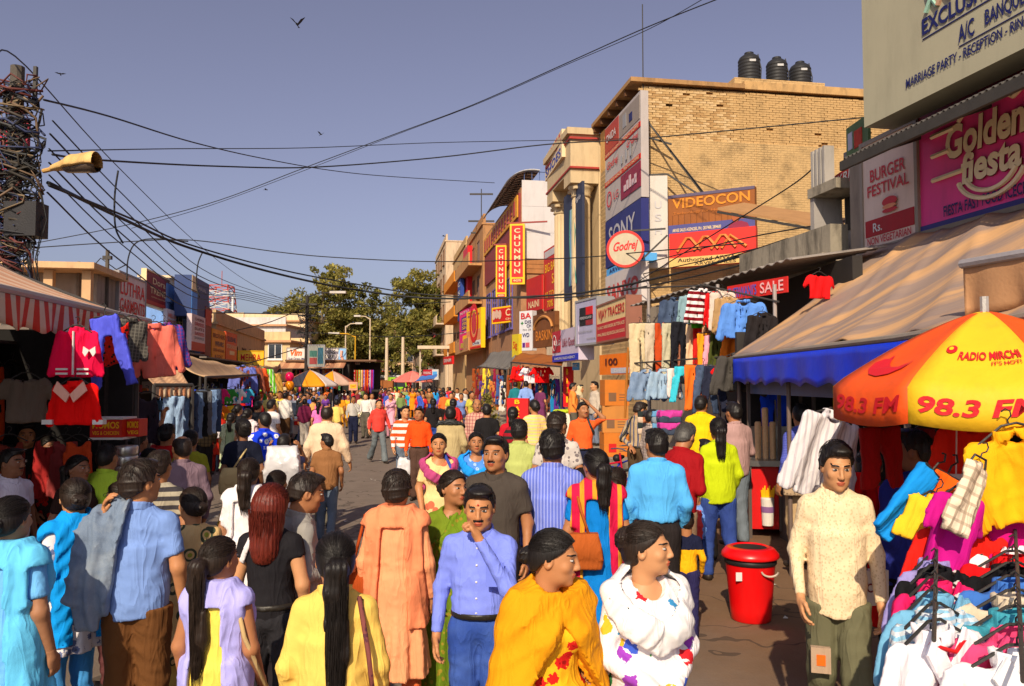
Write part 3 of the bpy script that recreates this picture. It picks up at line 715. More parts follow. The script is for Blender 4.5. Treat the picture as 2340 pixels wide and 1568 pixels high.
# ---------------------------------------------------------------- ground
TH_R, TH_L = math.atan2(-.9863, .1647), math.atan2(.9863, -.1647)
def FR(d, off=0.): return Vector((8.24 - .167 * d - off, d, 0))      # street line of the right-hand fronts
def FL(d, off=0.): return Vector((-9.0 - .167 * d + off, d, 0))      # street line of the left-hand fronts
def ground_mat():
    m, n, b = _nodes('asphalt'); v = _oc(n)
    sep = n.nodes.new('ShaderNodeSeparateXYZ'); n.links.new(v, sep.inputs[0])
    big = _noise(n, .35, 6, v, .65); mid = _noise(n, 2.2, 6, v, .7); fine = _noise(n, 45, 4, v)
    a = _mix(n, _ramp(n, mid, .3, .7), (.135, .105, .085), (.20, .155, .125))
    a = _mix(n, _math(n, 'MULTIPLY', fine, .5), a, (.27, .215, .175))
    dirt = _mix(n, mid, (.15, .085, .048), (.24, .145, .085))
    edge = _math(n, 'ADD', _math(n, 'ADD', sep.outputs[0], _math(n, 'MULTIPLY', sep.outputs[1], .167)), _math(n, 'MULTIPLY', big, 3.))
    c = _mix(n, _ramp(n, edge, 3.2, 4.6), a, dirt)
    c = _mix(n, _math(n, 'MULTIPLY', _ramp(n, _noise(n, 5., 8, v, .75), .60, .78), .5), c, (.06, .048, .04))
    vc = n.nodes.new('ShaderNodeTexVoronoi'); vc.feature = 'DISTANCE_TO_EDGE'; vc.inputs['Scale'].default_value = .55; dv = n.nodes.new('ShaderNodeVectorMath'); n.links.new(v, dv.inputs[0]); nn_ = n.nodes.new('ShaderNodeTexNoise'); nn_.inputs['Scale'].default_value = 2.; n.links.new(v, nn_.inputs['Vector']); n.links.new(nn_.outputs['Color'], dv.inputs[1]); n.links.new(dv.outputs[0], vc.inputs['Vector'])
    c = _mix(n, _math(n, 'MULTIPLY', _math(n, 'LESS_THAN', vc.outputs[0], .008), .6), c, (.045, .036, .03))
    n.links.new(c, b.inputs['Base Color']); b.inputs['Roughness'].default_value = .9; b.inputs['Specular IOR Level'].default_value = .15
    _bump(n, b, _math(n, 'ADD', mid, _math(n, 'MULTIPLY', fine, .5)), .5, .02); return m
g = MB(); N = 40
xs_ = [-1500, -400, -120] + list(np.linspace(-60, 40, 26)) + [120, 400, 1500]; ys_ = [-30, -5] + list(np.linspace(0, 60, 20)) + [80, 130, 250, 600, 2500]
for y_ in ys_:
    for x_ in xs_: g.V.append((x_, y_, 0.))
nx = len(xs_); g.F = [(j * nx + i, j * nx + i + 1, (j + 1) * nx + i + 1, (j + 1) * nx + i) for j in range(len(ys_) - 1) for i in range(nx - 1)]
tag(g.obj('road', ground_mat()), kind='structure')
CONC = mat((.36, .30, .23), .9, .2, 2.5, .5, 25, dirt=.55)
# raised shop front pavement on the right
pv = thing('pavement', None, None); del_ = [pv.__delitem__(k) for k in list(pv.keys())]; pv['kind'] = 'structure'
for k in range(16):
    d0, d1 = 16.5 + k * 3.5, 16.5 + (k + 1) * 3.5 - .03; a, b = FR(d0, 3.0), FR(d1, 3.0); c, e = FR(d1, -.2), FR(d0, -.2); z = .40 + .012 * random.random()
    MB().add([(p.x, p.y, q) for q in (-.02, z) for p in (a, b, c, e)], [(0, 1, 2, 3), (4, 7, 6, 5), (0, 4, 5, 1), (1, 5, 6, 2), (2, 6, 7, 3), (3, 7, 4, 0)]).obj('slab', CONC, pv)
    if k < 6: MB().add([(p.x - q * .35, p.y, r) for r in (-.02, .2 + .005 * k) for q, p in ((1, a), (1, b), (0, b), (0, a))], [(0, 1, 2, 3), (4, 7, 6, 5), (0, 4, 5, 1), (1, 5, 6, 2), (2, 6, 7, 3), (3, 7, 4, 0)]).obj('step', CONC, pv)
# scraps of paper and leaves trodden into the street
g = MB()
for i in range(260):
    d = random.uniform(5, 34); x = random.uniform(-.45, .42) * d; s = random.uniform(.015, .06); a = random.uniform(0, 3.1); c_, s_ = math.cos(a) * s, math.sin(a) * s
    z = .006 + random.random() * .004; g.add([(x + c_, d + s_, z), (x - s_, d + c_, z + random.random() * .02), (x - c_ * 1.4, d - s_, z), (x + s_, d - c_, z + random.random() * .01)], [(0, 1, 2, 3)])
tag(g.obj('litter', mat((.55, .5, .44), .8, .5, 1.2)), 'scraps of pale paper litter on the road', 'litter', kind='stuff')

# ---------------------------------------------------------------- buildings
def wins(root, lst, fm, pm, y=0.):
    """lst of (x0,x1,z0,z1) openings on the local front: frame with recessed pane and a sill"""
    for (x0, x1, z0, z1) in lst:
        t = .07; m = MB()
        m.box(x0, x1, y - .06, y + .02, z1 - t, z1).box(x0, x1, y - .06, y + .02, z0, z0 + t).box(x0, x0 + t, y - .058, y + .02, z0 + t, z1 - t).box(x1 - t, x1, y - .058, y + .02, z0 + t, z1 - t)
        m.box((x0 + x1) / 2 - .03, (x0 + x1) / 2 + .03, y - .05, y + .01, z0 + t, z1 - t)
        w_ = m.obj('window', fm, root, False)
        MB().box(x0 + t, x1 - t, y - .02, y + .01, z0 + t, z1 - t).obj('pane', pm, w_, False)
        MB().box(x0 - .08, x1 + .08, y - .14, y + .01, z0 - .09, z0 - .003).obj('sill', fm, w_, False)
GL = glassmat((.035, .045, .06)); WOOD = mat((.20, .10, .05), .6, .25, 4)
PLB = lambda c, dirt=.45: mat(S(c), .9, .14, 1.7, .55, 18, dirt=dirt, dcol=(.07, .055, .04))
def bld(name, label, P, L, depth, H, wall, side='R', win=(), fm=None, extra=None, parapet=True, z0=0):
    t = thing(name, label, 'building', (P.x, P.y, 0), TH_R if side == 'R' else TH_L)
    x0, x1 = (-L, 0) if side == 'R' else (0, L)
    MB().box(x0, x1, 0, depth, z0, H).obj('wall', wall, t, False)
    if parapet:
        MB().box(x0 - .06, x1 + .06, -.10, depth + .05, H + .002, H + .14).obj('cornice', wall, t, False)
        MB().box(x0, x1, .02, .2, H + .142, H + .8).obj('parapet', wall, t, False)
    wins(t, win, fm or WOOD, GL)
    if extra: extra(t)
    return t
CREAM = (214, 178, 122)
# --- near right: food shop building
t = bld('shop_building', 'tall shop building behind the pink restaurant sign at the right edge', FR(13.9), 0, 0, 0, CONC, parapet=False) if False else None
t = thing('shop_building', 'tall drab shop building behind the pink signboard at the right edge', 'building', tuple(FR(4.5)), TH_R)
MB().box(-9.35, -8.101, 0, 7, 0, 5.9).obj('low_wall', mat((.30, .24, .19), .9, .2, 2, .5, 20, dirt=.5), t, False); MB().box(-8.1, 0, 0, 7, 0, 15).obj('wall', mat((.30, .24, .19), .9, .2, 2, .5, 20, dirt=.5), t, False)
sh = MB()                                                                  # shutter slats of the ground floor
for k in range(16): MB().box(-9.1, -.3, -.05 - .012 * (k % 2), -.004, .3 + k * .17, .46 + k * .17).obj('shutter_slat', mat((.10, .12, .16), .5), t, False)
# corrugated canopy over the pink sign
c = thing('canopy', 'dark corrugated metal canopy under the cream banner at top right', 'canopy', tuple(FR(12.6)), TH_R)
def corr(x0, x1, y0, z0, y1, z1, nw=40, amp=.022, th=.012):
    def fn(u, v): return (x0 + (x1 - x0) * u, y0 + (y1 - y0) * v, z0 + (z1 - z0) * v + amp * math.sin(u * nw * 6.283))
    return MB().sheet(fn, nw * 6, 1, th)
corr(.65, 8.2, -1.25, 5.50, -.02, 5.95, 75).obj('corrugated_sheet', mat((.10, .09, .08), .6, .3, 3, .3, dirt=.5), c, False, True)
for k in range(6): MB().bar((.8 + k * 1.4, -1.15, 5.47), (.8 + k * 1.4, -.05, 5.85), .05).obj('bracket', mat((.06, .05, .045), .6), c, False)
MB().box(.62, 8.2, -1.3, -1.24, 5.33, 5.47).obj('fascia', mat((.05, .045, .04), .7, .3), c, False)
# --- balcony block with the small red strip sign and single-storey concrete shop
t = thing('balcony_building', 'low stained concrete shop with balcony beside the brick building', 'building', tuple(FR(13.95)), TH_R)
MB().box(-10.6, -.0, .0, 5, 0, 4.42).obj('wall', mat((.34, .28, .21), .9, .2, 2, .5, 20, dirt=.6), t, False)
STAIN = mat((.30, .26, .20), .95, .3, 1.3, .7, 14, dirt=.95, dcol=(.035, .03, .025))
MB().box(-3.6, 0, -.25, .1, 4.44, 4.96).obj('parapet', STAIN, t, False)
MB().box(-3.7, 0, -.42, .1, 4.30, 4.437).obj('ledge', mat((.40, .33, .26), .9, .2, 3, .4, dirt=.4), t, False)
MB().box(-.8, 0, .55, 4, 4.44, 6.5).obj('upper_wall', mat((.42, .37, .32), .9, .15, 2, .4, dirt=.5), t, False)
MB().box(-.95, 0, -.12, .55, 5.62, 5.8).obj('balcony_slab', STAIN, t, False)
MB().box(-.93, -.8, -.08, .5, 4.965, 5.615).obj('balcony_side', mat((.35, .32, .30), .9, .2, 2, .4, dirt=.6), t, False)
for k in range(4): MB().box(-.85 + k * .13, -.78 + k * .13, -.1, .1, 5.81, 6.5).obj('fin', mat((.40, .37, .34), .8, .12, 3, dirt=.3), t, False)
MB().box(-.7, -.2, .50, .546, 5.0, 5.6).obj('door', mat((.05, .045, .04), .6), t, False)
# --- yellow brick building
def brickmat(c):
    m, n, b = _nodes('washed_brick'); tc = n.nodes.new('ShaderNodeTexCoord'); sp = n.nodes.new('ShaderNodeSeparateXYZ'); n.links.new(tc.outputs['Object'], sp.inputs[0]); cb_ = n.nodes.new('ShaderNodeCombineXYZ'); n.links.new(sp.outputs[1], cb_.inputs[0]); n.links.new(sp.outputs[2], cb_.inputs[1])
    bt = n.nodes.new('ShaderNodeTexBrick'); n.links.new(cb_.outputs[0], bt.inputs['Vector']); bt.inputs['Scale'].default_value = 1; bt.inputs['Brick Width'].default_value = .232; bt.inputs['Row Height'].default_value = .0775; bt.inputs['Mortar Size'].default_value = .011; bt.inputs['Mortar Smooth'].default_value = .6
    v = tc.outputs['Object']; no = _noise(n, 1.1, 8, v, .7); fade = _ramp(n, _noise(n, .9, 5, v, .6), .30, .62)
    base = _mix(n, _noise(n, 6, 6, v), tuple(x * .8 for x in c), tuple(x * 1.12 for x in c)); base = _mix(n, _math(n, 'MULTIPLY', _math(n, 'MULTIPLY', bt.outputs['Fac'], fade), .6), base, tuple(x * .45 for x in c))
    base = _mix(n, _math(n, 'MULTIPLY', _ramp(n, no, .50, .70), .7), base, (.13, .085, .04)); n.links.new(base, b.inputs['Base Color']); b.inputs['Roughness'].default_value = .95
    _bump(n, b, _math(n, 'ADD', _math(n, 'MULTIPLY', _math(n, 'MULTIPLY', bt.outputs['Fac'], fade), -.8), _noise(n, 14, 5, v)), .8, .02); return m
YB = brickmat(S((200, 165, 114)))
yb = thing('brick_building', 'tall yellow brick building with bare side wall and roof tanks', 'building', tuple(FR(24.9)), TH_R)
MB().box(-4.5, 0, .0, 10.5, 0, 9.97).obj('wall', YB, yb, False)
MB().box(-4.5, -.13, 1.2, 10.5, 9.975, 11.72).obj('upper_wall', mat(S((150, 108, 60)), .95, .2, 2, .5, 15), yb, False)
BR = [mat(S(c), .95, .2, 9, .6, 30, dirt=.35, dcol=(.10, .065, .03)) for c in ((204, 170, 120), (194, 158, 108), (180, 142, 94), (210, 178, 132))]
brs = [mkmesh('brick', MB().box(-.06, 0, -.108, .108, -.033, .033).V, MB().box(-.06, 0, -.108, .108, -.033, .033).F, [m]) for m in BR]
cnt = 0; rest = MB(); order = []
for r in range(22):
    for q in range(45):
        y_ = .12 + q * .232 + (.116 if r % 2 else 0)
        z_ = 10.02 + r * .0775
        if y_ > 10.4 or random.random() < .012: continue
        order.append((y_, z_))
order.sort(key=lambda a: a[0])                                            # the nearest courses show largest
for i, (y_, z_) in enumerate(order):
    jx, jy = random.uniform(-.012, .006), random.uniform(-.008, .008)
    if i < 300:
        o = link('brick', random.choice(brs), yb, False); o.location = (-.063 + jx, y_ + jy, z_); o.rotation_euler = (random.uniform(-.03, .03), 0, random.uniform(-.05, .05))
    else: rest.box(-.123 + jx, -.063 + jx, y_ - .108 + jy, y_ + .108 + jy, z_ - .033, z_ + .033)
tag(rest.obj('brick_courses', BR[1], yb, False), kind='stuff')
MB().box(-4.5, .05, 3.6, 10.5, 11.76, 12.02).obj('parapet', mat(S((196, 156, 104)), .95, .3, 3, .7, 20, dirt=.7), yb, False)
MB().box(-4.7, .10, -.3, 3.6, 11.76, 11.9).obj('roof_slab', mat(S((170, 130, 86)), .95, .3, 3, .6, dirt=.6), yb, False)
for k in range(5): MB().box(-4.6 + k * .95, -4.48 + k * .95, -.25, 1.19, 11.55, 11.755).obj('roof_beam', mat(S((96, 62, 36)), .8, .3, 3), yb, False)
MB().box(-4.5, -3.9, .0, .9, 9.98, 11.5).obj('parapet_corner', mat(S((210, 165, 100)), .95, .25, 6, .9, 12, dirt=.4), yb, False)
for (a_, b_) in ((1.7, 2.9), (4.0, 4.6), (6.1, 6.35)):                      # drain stains are part of the plaster: shallow ribs
    MB().box(.002, .02, a_, a_ + .05, 6.5, 9.9).obj('render_rib', YB, yb, False)
# roof tanks
MB().box(-3.2, -1.3, 3.9, 7.3, 11.77, 12.69).obj('tank_stand', YB, yb, False)
TANK = mat((.022, .022, .024), .55, .2, 5, .1)
for i, (px_, r_) in enumerate(((1712, .37), (1775, .36), (1828, .37))):
    p = at(px_, 158, 27.5 + .4 * i); z = 12.7
    tk_ = thing('water_tank', ('black ribbed water tank, leftmost on the brick roof', 'black ribbed water tank between two others on the brick roof', 'black ribbed water tank, rightmost on the brick roof')[i], 'water tank', (p.x, p.y, z), 0, 'tanks on the brick roof'); tk_.scale = (1, 1, 1.35)
    pr = [(r_ * .98, 0)]
    for q in range(7): pr += [(r_ * 1.0, .03 + q * .09), (r_ * 1.05, .05 + q * .09), (r_ * 1.05, .08 + q * .09), (r_, .10 + q * .09)]
    pr += [(r_ * .9, .70), (r_ * .5, .78), (r_ * .46, .78)]
    MB().lathe((0, 0, 0), pr, 28).obj('tank_body', TANK, tk_, False, True)
    MB().lathe((0, 0, 0), [(r_ * .44, .775), (r_ * .44, .83), (.02, .85)], 20).obj('lid', TANK, tk_, False)
    MB().box(-.1, .12, -r_ * 1.06 - .004, -r_ * 1.05, .5, .56).obj('maker_mark', mat((.5, .5, .5), .6), tk_, False)
    MB().tube([(r_ * .9, -r_ * .6, .0), (r_ * .95, -r_ * .65, .35), (r_ * .7, -r_ * .5, .75)], .018, 6).obj('pipe', TANK, tk_, False)
# --- cream building with columns
CW = mat(S((202, 178, 140)), .85, .12, 1.4, .4, 16, dirt=.3, dcol=(.12, .07, .03))
cb = thing('column_building', 'cream building with tall columns and heavy cornice behind the dark banner', 'building', tuple(FR(29.6)), TH_R)
MB().box(-4.4, 0, 0, 9, 0, 11.6).obj('wall', CW, cb, False); MB().box(-11, -4.41, .3, 7, 0, 8.0).obj('annex_wall', mat(S((226, 206, 176)), .85, .12, 2, .4, dirt=.3), cb, False)
MB().box(-4.2, .0, -1.1, -.003, 10.1, 11.5).obj('entablature', CW, cb, False)
MB().box(-4.35, .12, -1.25, -.003, 11.503, 11.75).obj('cornice', CW, cb, False)
MB().box(-4.35, .10, -1.16, -.003, 11.32, 11.4).obj('red_moulding', mat((.40, .04, .03), .6), cb, False)
MB().box(-4.35, .10, -1.14, -.003, 10.2, 10.27).obj('red_moulding', mat((.40, .04, .03), .6), cb, False)
for k, (cx_, cy_) in enumerate(((-.55, -.55), (-3.7, -.55))):
    co = MB().lathe((cx_, cy_, 3.9), [(.42, 0), (.42, .25), (.34, .3), (.33, 5.3)] , 24).obj('column', CW, cb, False, True)
    for q in range(14):
        a = q * math.pi / 7; MB().tube([(cx_ + .335 * math.cos(a), cy_ + .335 * math.sin(a), 4.3), (cx_ + .325 * math.cos(a), cy_ + .325 * math.sin(a), 9.15)], .022, 5).obj('flute', CW, co, False)
    MB().lathe((cx_, cy_, 9.2), [(.33, 0), (.40, .05), (.36, .12), (.44, .3), (.50, .36), (.50, .46)], 24).obj('capital', CW, co, False, True)
    for s in (-1, 1): MB().lathe((0, 0, 0), [(.13, -.05), (.13, .05)], 14).obj('volute', CW, co, False).location = (cx_ + s * .42, cy_ - .3, 9.5)
    MB().box(cx_ - .55, cx_ + .55, cy_ - .55, cy_ + .54, 9.662, 10.095).obj('abacus', CW, co, False)
wins(cb, [(-9.6, -8.2, 4.9, 6.6), (-7, -5.4, 4.9, 6.6)], WOOD, GL, .3)
for q in range(5): MB().box(-.02, .14, .05, .8, 4.0 + q * 1.2, 5.15 + q * 1.2).obj('pilaster_block', CW, cb, False)
# --- building with white side panel and curved canopy
wb = thing('panel_building', 'building with white sheet-clad side and curved metal canopy on top', 'building', tuple(FR(42, .75)), TH_R)
BRK = mat(S((168, 122, 88)), .95, .3, 3, .9, 9, dirt=.4)
MB().box(-14, 0, 0, 9, 0, 12.6).obj('wall', BRK, wb, False)
for i in range(2):
    for j in range(3): MB().box(.01, .05, .05 + i * 2.0, 2.03 + i * 2.0, 8.75 + j * 1.42, 10.16 + j * 1.42).obj('white_panel', mat((.60, .56, .55), .55, .08, 1.5, .5, 3), wb, False)
for j in range(3): MB().box(.01, .09, .05, 3.9, 7.95 + j * .25, 8.18 + j * .25).obj('plank', mat(S((168, 112, 66)), .8, .3, 4), wb, False)
MB().box(-14, .02, -.12, -.004, 8.9, 12.3).obj('red_fascia', mat((.26, .035, .03), .6, .2, 3), wb, False)
MB().box(-13.9, -.1, -.2, -.125, 11.0, 12.2).obj('gold_band', mat(S((214, 150, 40)), .6, .2, 3), wb, False)
for k in range(12): MB().box(-13.4 + k * 1.1, -12.8 + k * 1.1, -.225, -.202, 11.2, 12.0).obj('band_letter', mat((.40, .05, .04), .6), wb, False)
def curved(u, v):
    a = -.2 + v * 1.35; return (-8.5 + 8.6 * u, .7 - 1.7 * math.sin(a), 12.1 + 1.5 * math.cos(a))
MB().sheet(curved, 30, 8, .04).obj('curved_canopy', mat((.62, .60, .58), .5, .15, 3, .2), wb, False)
for k in range(15): MB().tube([tuple(Vector(curved(k / 14, v / 8)) + Vector((0, -.05, -.06))) for v in range(9)], .035, 5).obj('canopy_rib', mat((.10, .09, .09), .6), wb, False)
for k in (2, 4, 6, 8): MB().tube([tuple(Vector(curved(u, k / 8)) + Vector((0, -.05, -.09))) for u in (0, .5, 1)], .03, 5).obj('canopy_purlin', mat((.10, .09, .09), .6), wb, False)
for k in range(9): MB().tube([(-.05, .2 + k * .42, 12.74), (-.05, .2 + k * .42, 13.5)], .02, 5).obj('railing_bar', mat((.10, .14, .30), .5), wb, False)
MB().tube([(-.05, .1, 13.5), (-.05, 3.8, 13.5)], .03, 6).obj('railing', mat((.10, .14, .30), .5), wb, False)
wins(wb, [(-4.6 - 3 * k, -2.6 - 3 * k, 5.2, 8.2) for k in range(4)], mat((.12, .10, .35), .5), GL, -.002)
# --- farther right-hand buildings
def balc(zs, x0, x1, m):
    def f(t):
        for z in zs:
            MB().box(x0, x1, -1.0, -.002, z, z + .16).obj('balcony_slab', m, t, False); MB().box(x0, x1, -1.0, -.9, z + .163, z + .95).obj('balcony_front', m, t, False)
    return f
bld('brown_building', 'brown building with small gable and fluted post beside the red vertical signs', FR(56.5, .9), 11, 9, 13.5, PLB((176, 128, 84)), win=[(-9.5 + 3.2 * k, -8 + 3.2 * k, z, z + 1.7) for k in range(3) for z in (5, 8.4, 11)], extra=balc([4.4, 7.8, 10.6], -10.5, -.5, PLB((190, 140, 90))))
bld('yellow_building', 'narrow ochre building with orange-edged balconies far along the right', FR(69, .8), 12, 9, 14.2, PLB((196, 160, 110)), win=[(-10.5 + 3.4 * k, -9 + 3.4 * k, z, z + 1.6) for k in range(3) for z in (5.3, 8.5, 11.6)], extra=balc([4.7, 7.9, 11], -11.5, -.4, PLB((214, 134, 40), .3)))
bld('pale_building', 'tall pale building with flat roof beyond the ochre one on the right', FR(83, 1.4), 16, 10, 17, PLB((206, 180, 150)), win=[(-14 + 3.6 * k, -12.4 + 3.6 * k, z, z + 1.7) for k in range(4) for z in (5.5, 8.8, 12, 14.8)], extra=balc([4.9, 8.2], -15.5, -.4, PLB((200, 176, 150))))
t = bld('banded_building', 'grey and red banded building beyond the trees on the right', FR(101, 2.2), 14, 10, 13.6, PLB((150, 140, 140)), win=[(-12 + 3.6 * k, -10.4 + 3.6 * k, z, z + 1.5) for k in range(3) for z in (4, 7, 10)])
for k in range(9): MB().box(-14.02, .03, -.05, 10.02, 3.0 + k * 1.2, 3.5 + k * 1.2).obj('red_band', mat((.38, .04, .05), .7), t, False)
bld('low_building', 'low whitish building at the far end of the street on the right', FR(117, 2.6), 20, 10, 9.5, PLB((200, 190, 176)), win=[(-17 + 4 * k, -15 + 4 * k, z, z + 1.8) for k in range(4) for z in (4.2, 7)])
bld('end_building', 'beige office block with dark windows closing the street behind the trees', Vector((-28, 150, 0)), 34, 12, 12, PLB((196, 160, 120)), side='L', win=[], parapet=True).rotation_euler = (0, 0, 0)
eb = [o for o in COL.objects if o.name == 'end_building'][0]
wins(eb, [(1.5 + 3.2 * k, 3.9 + 3.2 * k, z, z + 1.9) for k in range(10) for z in (2.6, 5.9, 9.1)], PLB((150, 130, 120)), GL)
# --- left-hand buildings
lf = thing('concrete_frame_building', 'unfinished concrete building with open top floor behind the striped awning', 'building', tuple(FL(24.3)), TH_L)
GRY = mat((.34, .29, .25), .9, .25, 2, .5, 15, dirt=.5)
MB().box(0, 2.9, 0, 2.6, 0, 4.5).obj('wall', mat(S((196, 164, 130)), .9, .2, 2, .4, dirt=.4), lf, False)
MB().box(.9, 2.85, .12, 2.4, 4.5, 5.6).obj('upper_wall', GRY, lf, False)
MB().box(-.35, 3.0, -.2, 2.7, 5.61, 5.8).obj('roof_slab', mat(S((214, 172, 128)), .9, .2, 2, .4, dirt=.3), lf, False)
for k in range(3): MB().box(.05, .3, .02 + k * 1.1, .28 + k * 1.1, 4.5, 5.6).obj('pillar', mat(S((206, 166, 124)), .9, .2, 2), lf, False)
MB().box(-.1, 2.95, -.15, -.003, 4.35, 4.52).obj('ledge', mat(S((214, 172, 128)), .9, .2, 2), lf, False)
bl = bld('blue_shop_building', 'pale blue shop building with yellow line behind the left signs', FL(33, .0), 8.5, 2.5, 5.5, PLB((120, 160, 220), .3), side='L', win=[(1.2 + 2.7 * k, 2.5 + 2.7 * k, 3.7, 5.1) for k in range(3)], fm=mat((.5, .42, .2), .6))
MB().box(-.03, 8.53, -.05, .3, 4.0, 4.18).obj('yellow_line', mat(S((236, 190, 30)), .6), bl, False)
cw = thing('roof_room', 'cream painted roof room standing above the blue shop building', 'building', tuple(FL(33.5)), TH_L); MB().box(1.0, 3.6, .3, 1.5, 5.66, 6.7).obj('wall', PLB((236, 206, 166), .3), cw, False); MB().box(.9, 3.7, .2, 1.6, 6.702, 6.8).obj('roof_slab', PLB((226, 200, 160), .3), cw, False)
bld('shop_row', 'low plastered shop row under the orange signs on the left', FL(42, .2), 18, 7, 5.2, PLB((206, 170, 124)), side='L', win=[(2 + 3 * k, 3.4 + 3 * k, 2.9, 4.3) for k in range(5)])
for i, (px, d, W_, H_, dp, c, lab) in enumerate(((488, 84, 6.5, 8.6, 8, (222, 198, 160), 'cream flat-roofed house left of the telecom tower line'), (560, 78, 8.2, 7.6, 8, (206, 200, 196), 'whitish house with small barred window above the yellow sign'),
        (618, 88, 8.6, 8.8, 8, (222, 198, 160), 'large cream house with terracotta parapet beside the big tree'), (700, 118, 14, 9.5, 8, (214, 182, 146), 'orange-tinted house half hidden behind the big tree'), (575, 66, 6.6, 5.4, 5, (214, 184, 136), 'low yellow house under the rooftops behind the white awning'), (640, 70, 5.4, 5.1, 5, (216, 186, 140), 'small ochre house beside the fabric stall'))):
    p = at(px, 860, d); h_ = thing('house', lab, 'house', (p.x - W_ / 2, d, 0), -.06)
    wl = PLB(c, .35); MB().box(0, W_, 0, dp, 0, H_).obj('wall', wl, h_, False); MB().box(-.2, W_ + .2, -.7, dp, H_ * .62, H_ * .62 + .2).obj('slab', wl, h_, False)
    MB().box(-.2, W_ + .2, -.35, dp + .1, H_ + .003, H_ + .18).obj('roof_slab', PLB((200, 150, 110), .3), h_, False); MB().box(0, W_, 0, .2, H_ + .183, H_ + .9).obj('parapet', wl, h_, False)
    wins(h_, [(W_ * .12 + k * W_ * .3, W_ * .12 + k * W_ * .3 + 1.2, z, z + 1.3) for k in range(3) for z in (H_ * .38, H_ * .74)], mat((.75, .73, .7), .6), GL)
    if i in (0, 2, 3):
        for k in range(2): MB().lathe((W_ * .3 + k * 1.5, dp * .4, H_ + .19), [(.5, 0), (.52, .2), (.5, .25), (.52, .6), (.5, .65), (.52, 1.), (.3, 1.25), (.02, 1.28)], 16).obj('roof_tank', TANK, h_, False, True)
# telecom tower, red and white lattice
p = at(506, 700, 130); tw = thing('telecom_tower', 'red and white lattice telecom tower above the left rooftops', 'tower', (p.x, p.y, 0))
for k in range(9):
    z0_, z1_ = 9 + k * 1.0, 10 + k * 1.0; m = mat((.5, .07, .05), .6) if k % 2 == 0 else mat((.6, .58, .56), .6); g = MB(); wd = lambda z: 2.3 - (z - 9) * .09
    a, b = wd(z0_), wd(z1_); C0 = [(-a, -a), (a, -a), (a, a), (-a, a)]; C1 = [(-b, -b), (b, -b), (b, b), (-b, b)]
    for q in range(4):
        g.bar((*C0[q], z0_), (*C1[q], z1_), .16); g.bar((*C0[q], z0_), (*C1[(q + 1) % 4], z1_), .09); g.bar((*C0[(q + 1) % 4], z0_), (*C1[q], z1_), .09); g.bar((*C1[q], z1_), (*C1[(q + 1) % 4], z1_), .10)
    g.obj('lattice_section', m, tw, False)
for s in (-1, 1): MB().box(s * 2.6 - .15, s * 2.6 + .15, -2.2, -1.9, 13.5, 16).obj('antenna', mat((.6, .6, .6), .5), tw, False)
MB().box(-2.6, 2.6, -2.6, 2.6, 0, 9).obj('base_building', PLB((210, 176, 130)), tw, False); MB().tube([(0, 0, 18), (0, 0, 20.5)], .07, 6).obj('mast', mat((.4, .1, .08), .6), tw, False)
# ---------------------------------------------------------------- signboards
def dR(px, off=0.): return (8.24 - off) / ((px - 1170) / 1800 + .167)
def dL(px, off=0.): return (9.0 - off) / (-(px - 1170) / 1800 - .167)
RED = mat(S((206, 20, 22)), .5, .08, 3, .05); WHT = mat((.70, .68, .66), .5, .06, 3, .05); YEL = mat(S((250, 190, 20)), .5, .08, 3, .05); BLK = mat((.015, .014, .014), .5, .1, 3, .05)
ORG = mat(S((232, 104, 20)), .5, .1, 3, .05); BLU = mat(S((30, 60, 170)), .5, .1, 3, .05); CRM = mat(S((232, 208, 160)), .55, .08, 3, .05); PNK = mat(S((232, 36, 120)), .5, .08, 3, .05); NAVY = mat(S((32, 36, 96)), .5, .1, 3, .05)
GRN = mat(S((30, 120, 50)), .5, .1, 3, .05); GREY = mat((.30, .29, .30), .5, .1, 3, .05); LBL = mat(S((90, 170, 235)), .5, .1, 3, .05); MRN = mat(S((120, 20, 36)), .5, .12, 3, .05); IRON = mat((.05, .045, .042), .55, .3, 6, .2)
PURP = mat(S((90, 30, 130)), .5, .1, 3, .05); ROSE = mat(S((200, 50, 60)), .5, .1, 3, .05); LGREY = mat((.52, .50, .52), .5, .08, 3, .05)
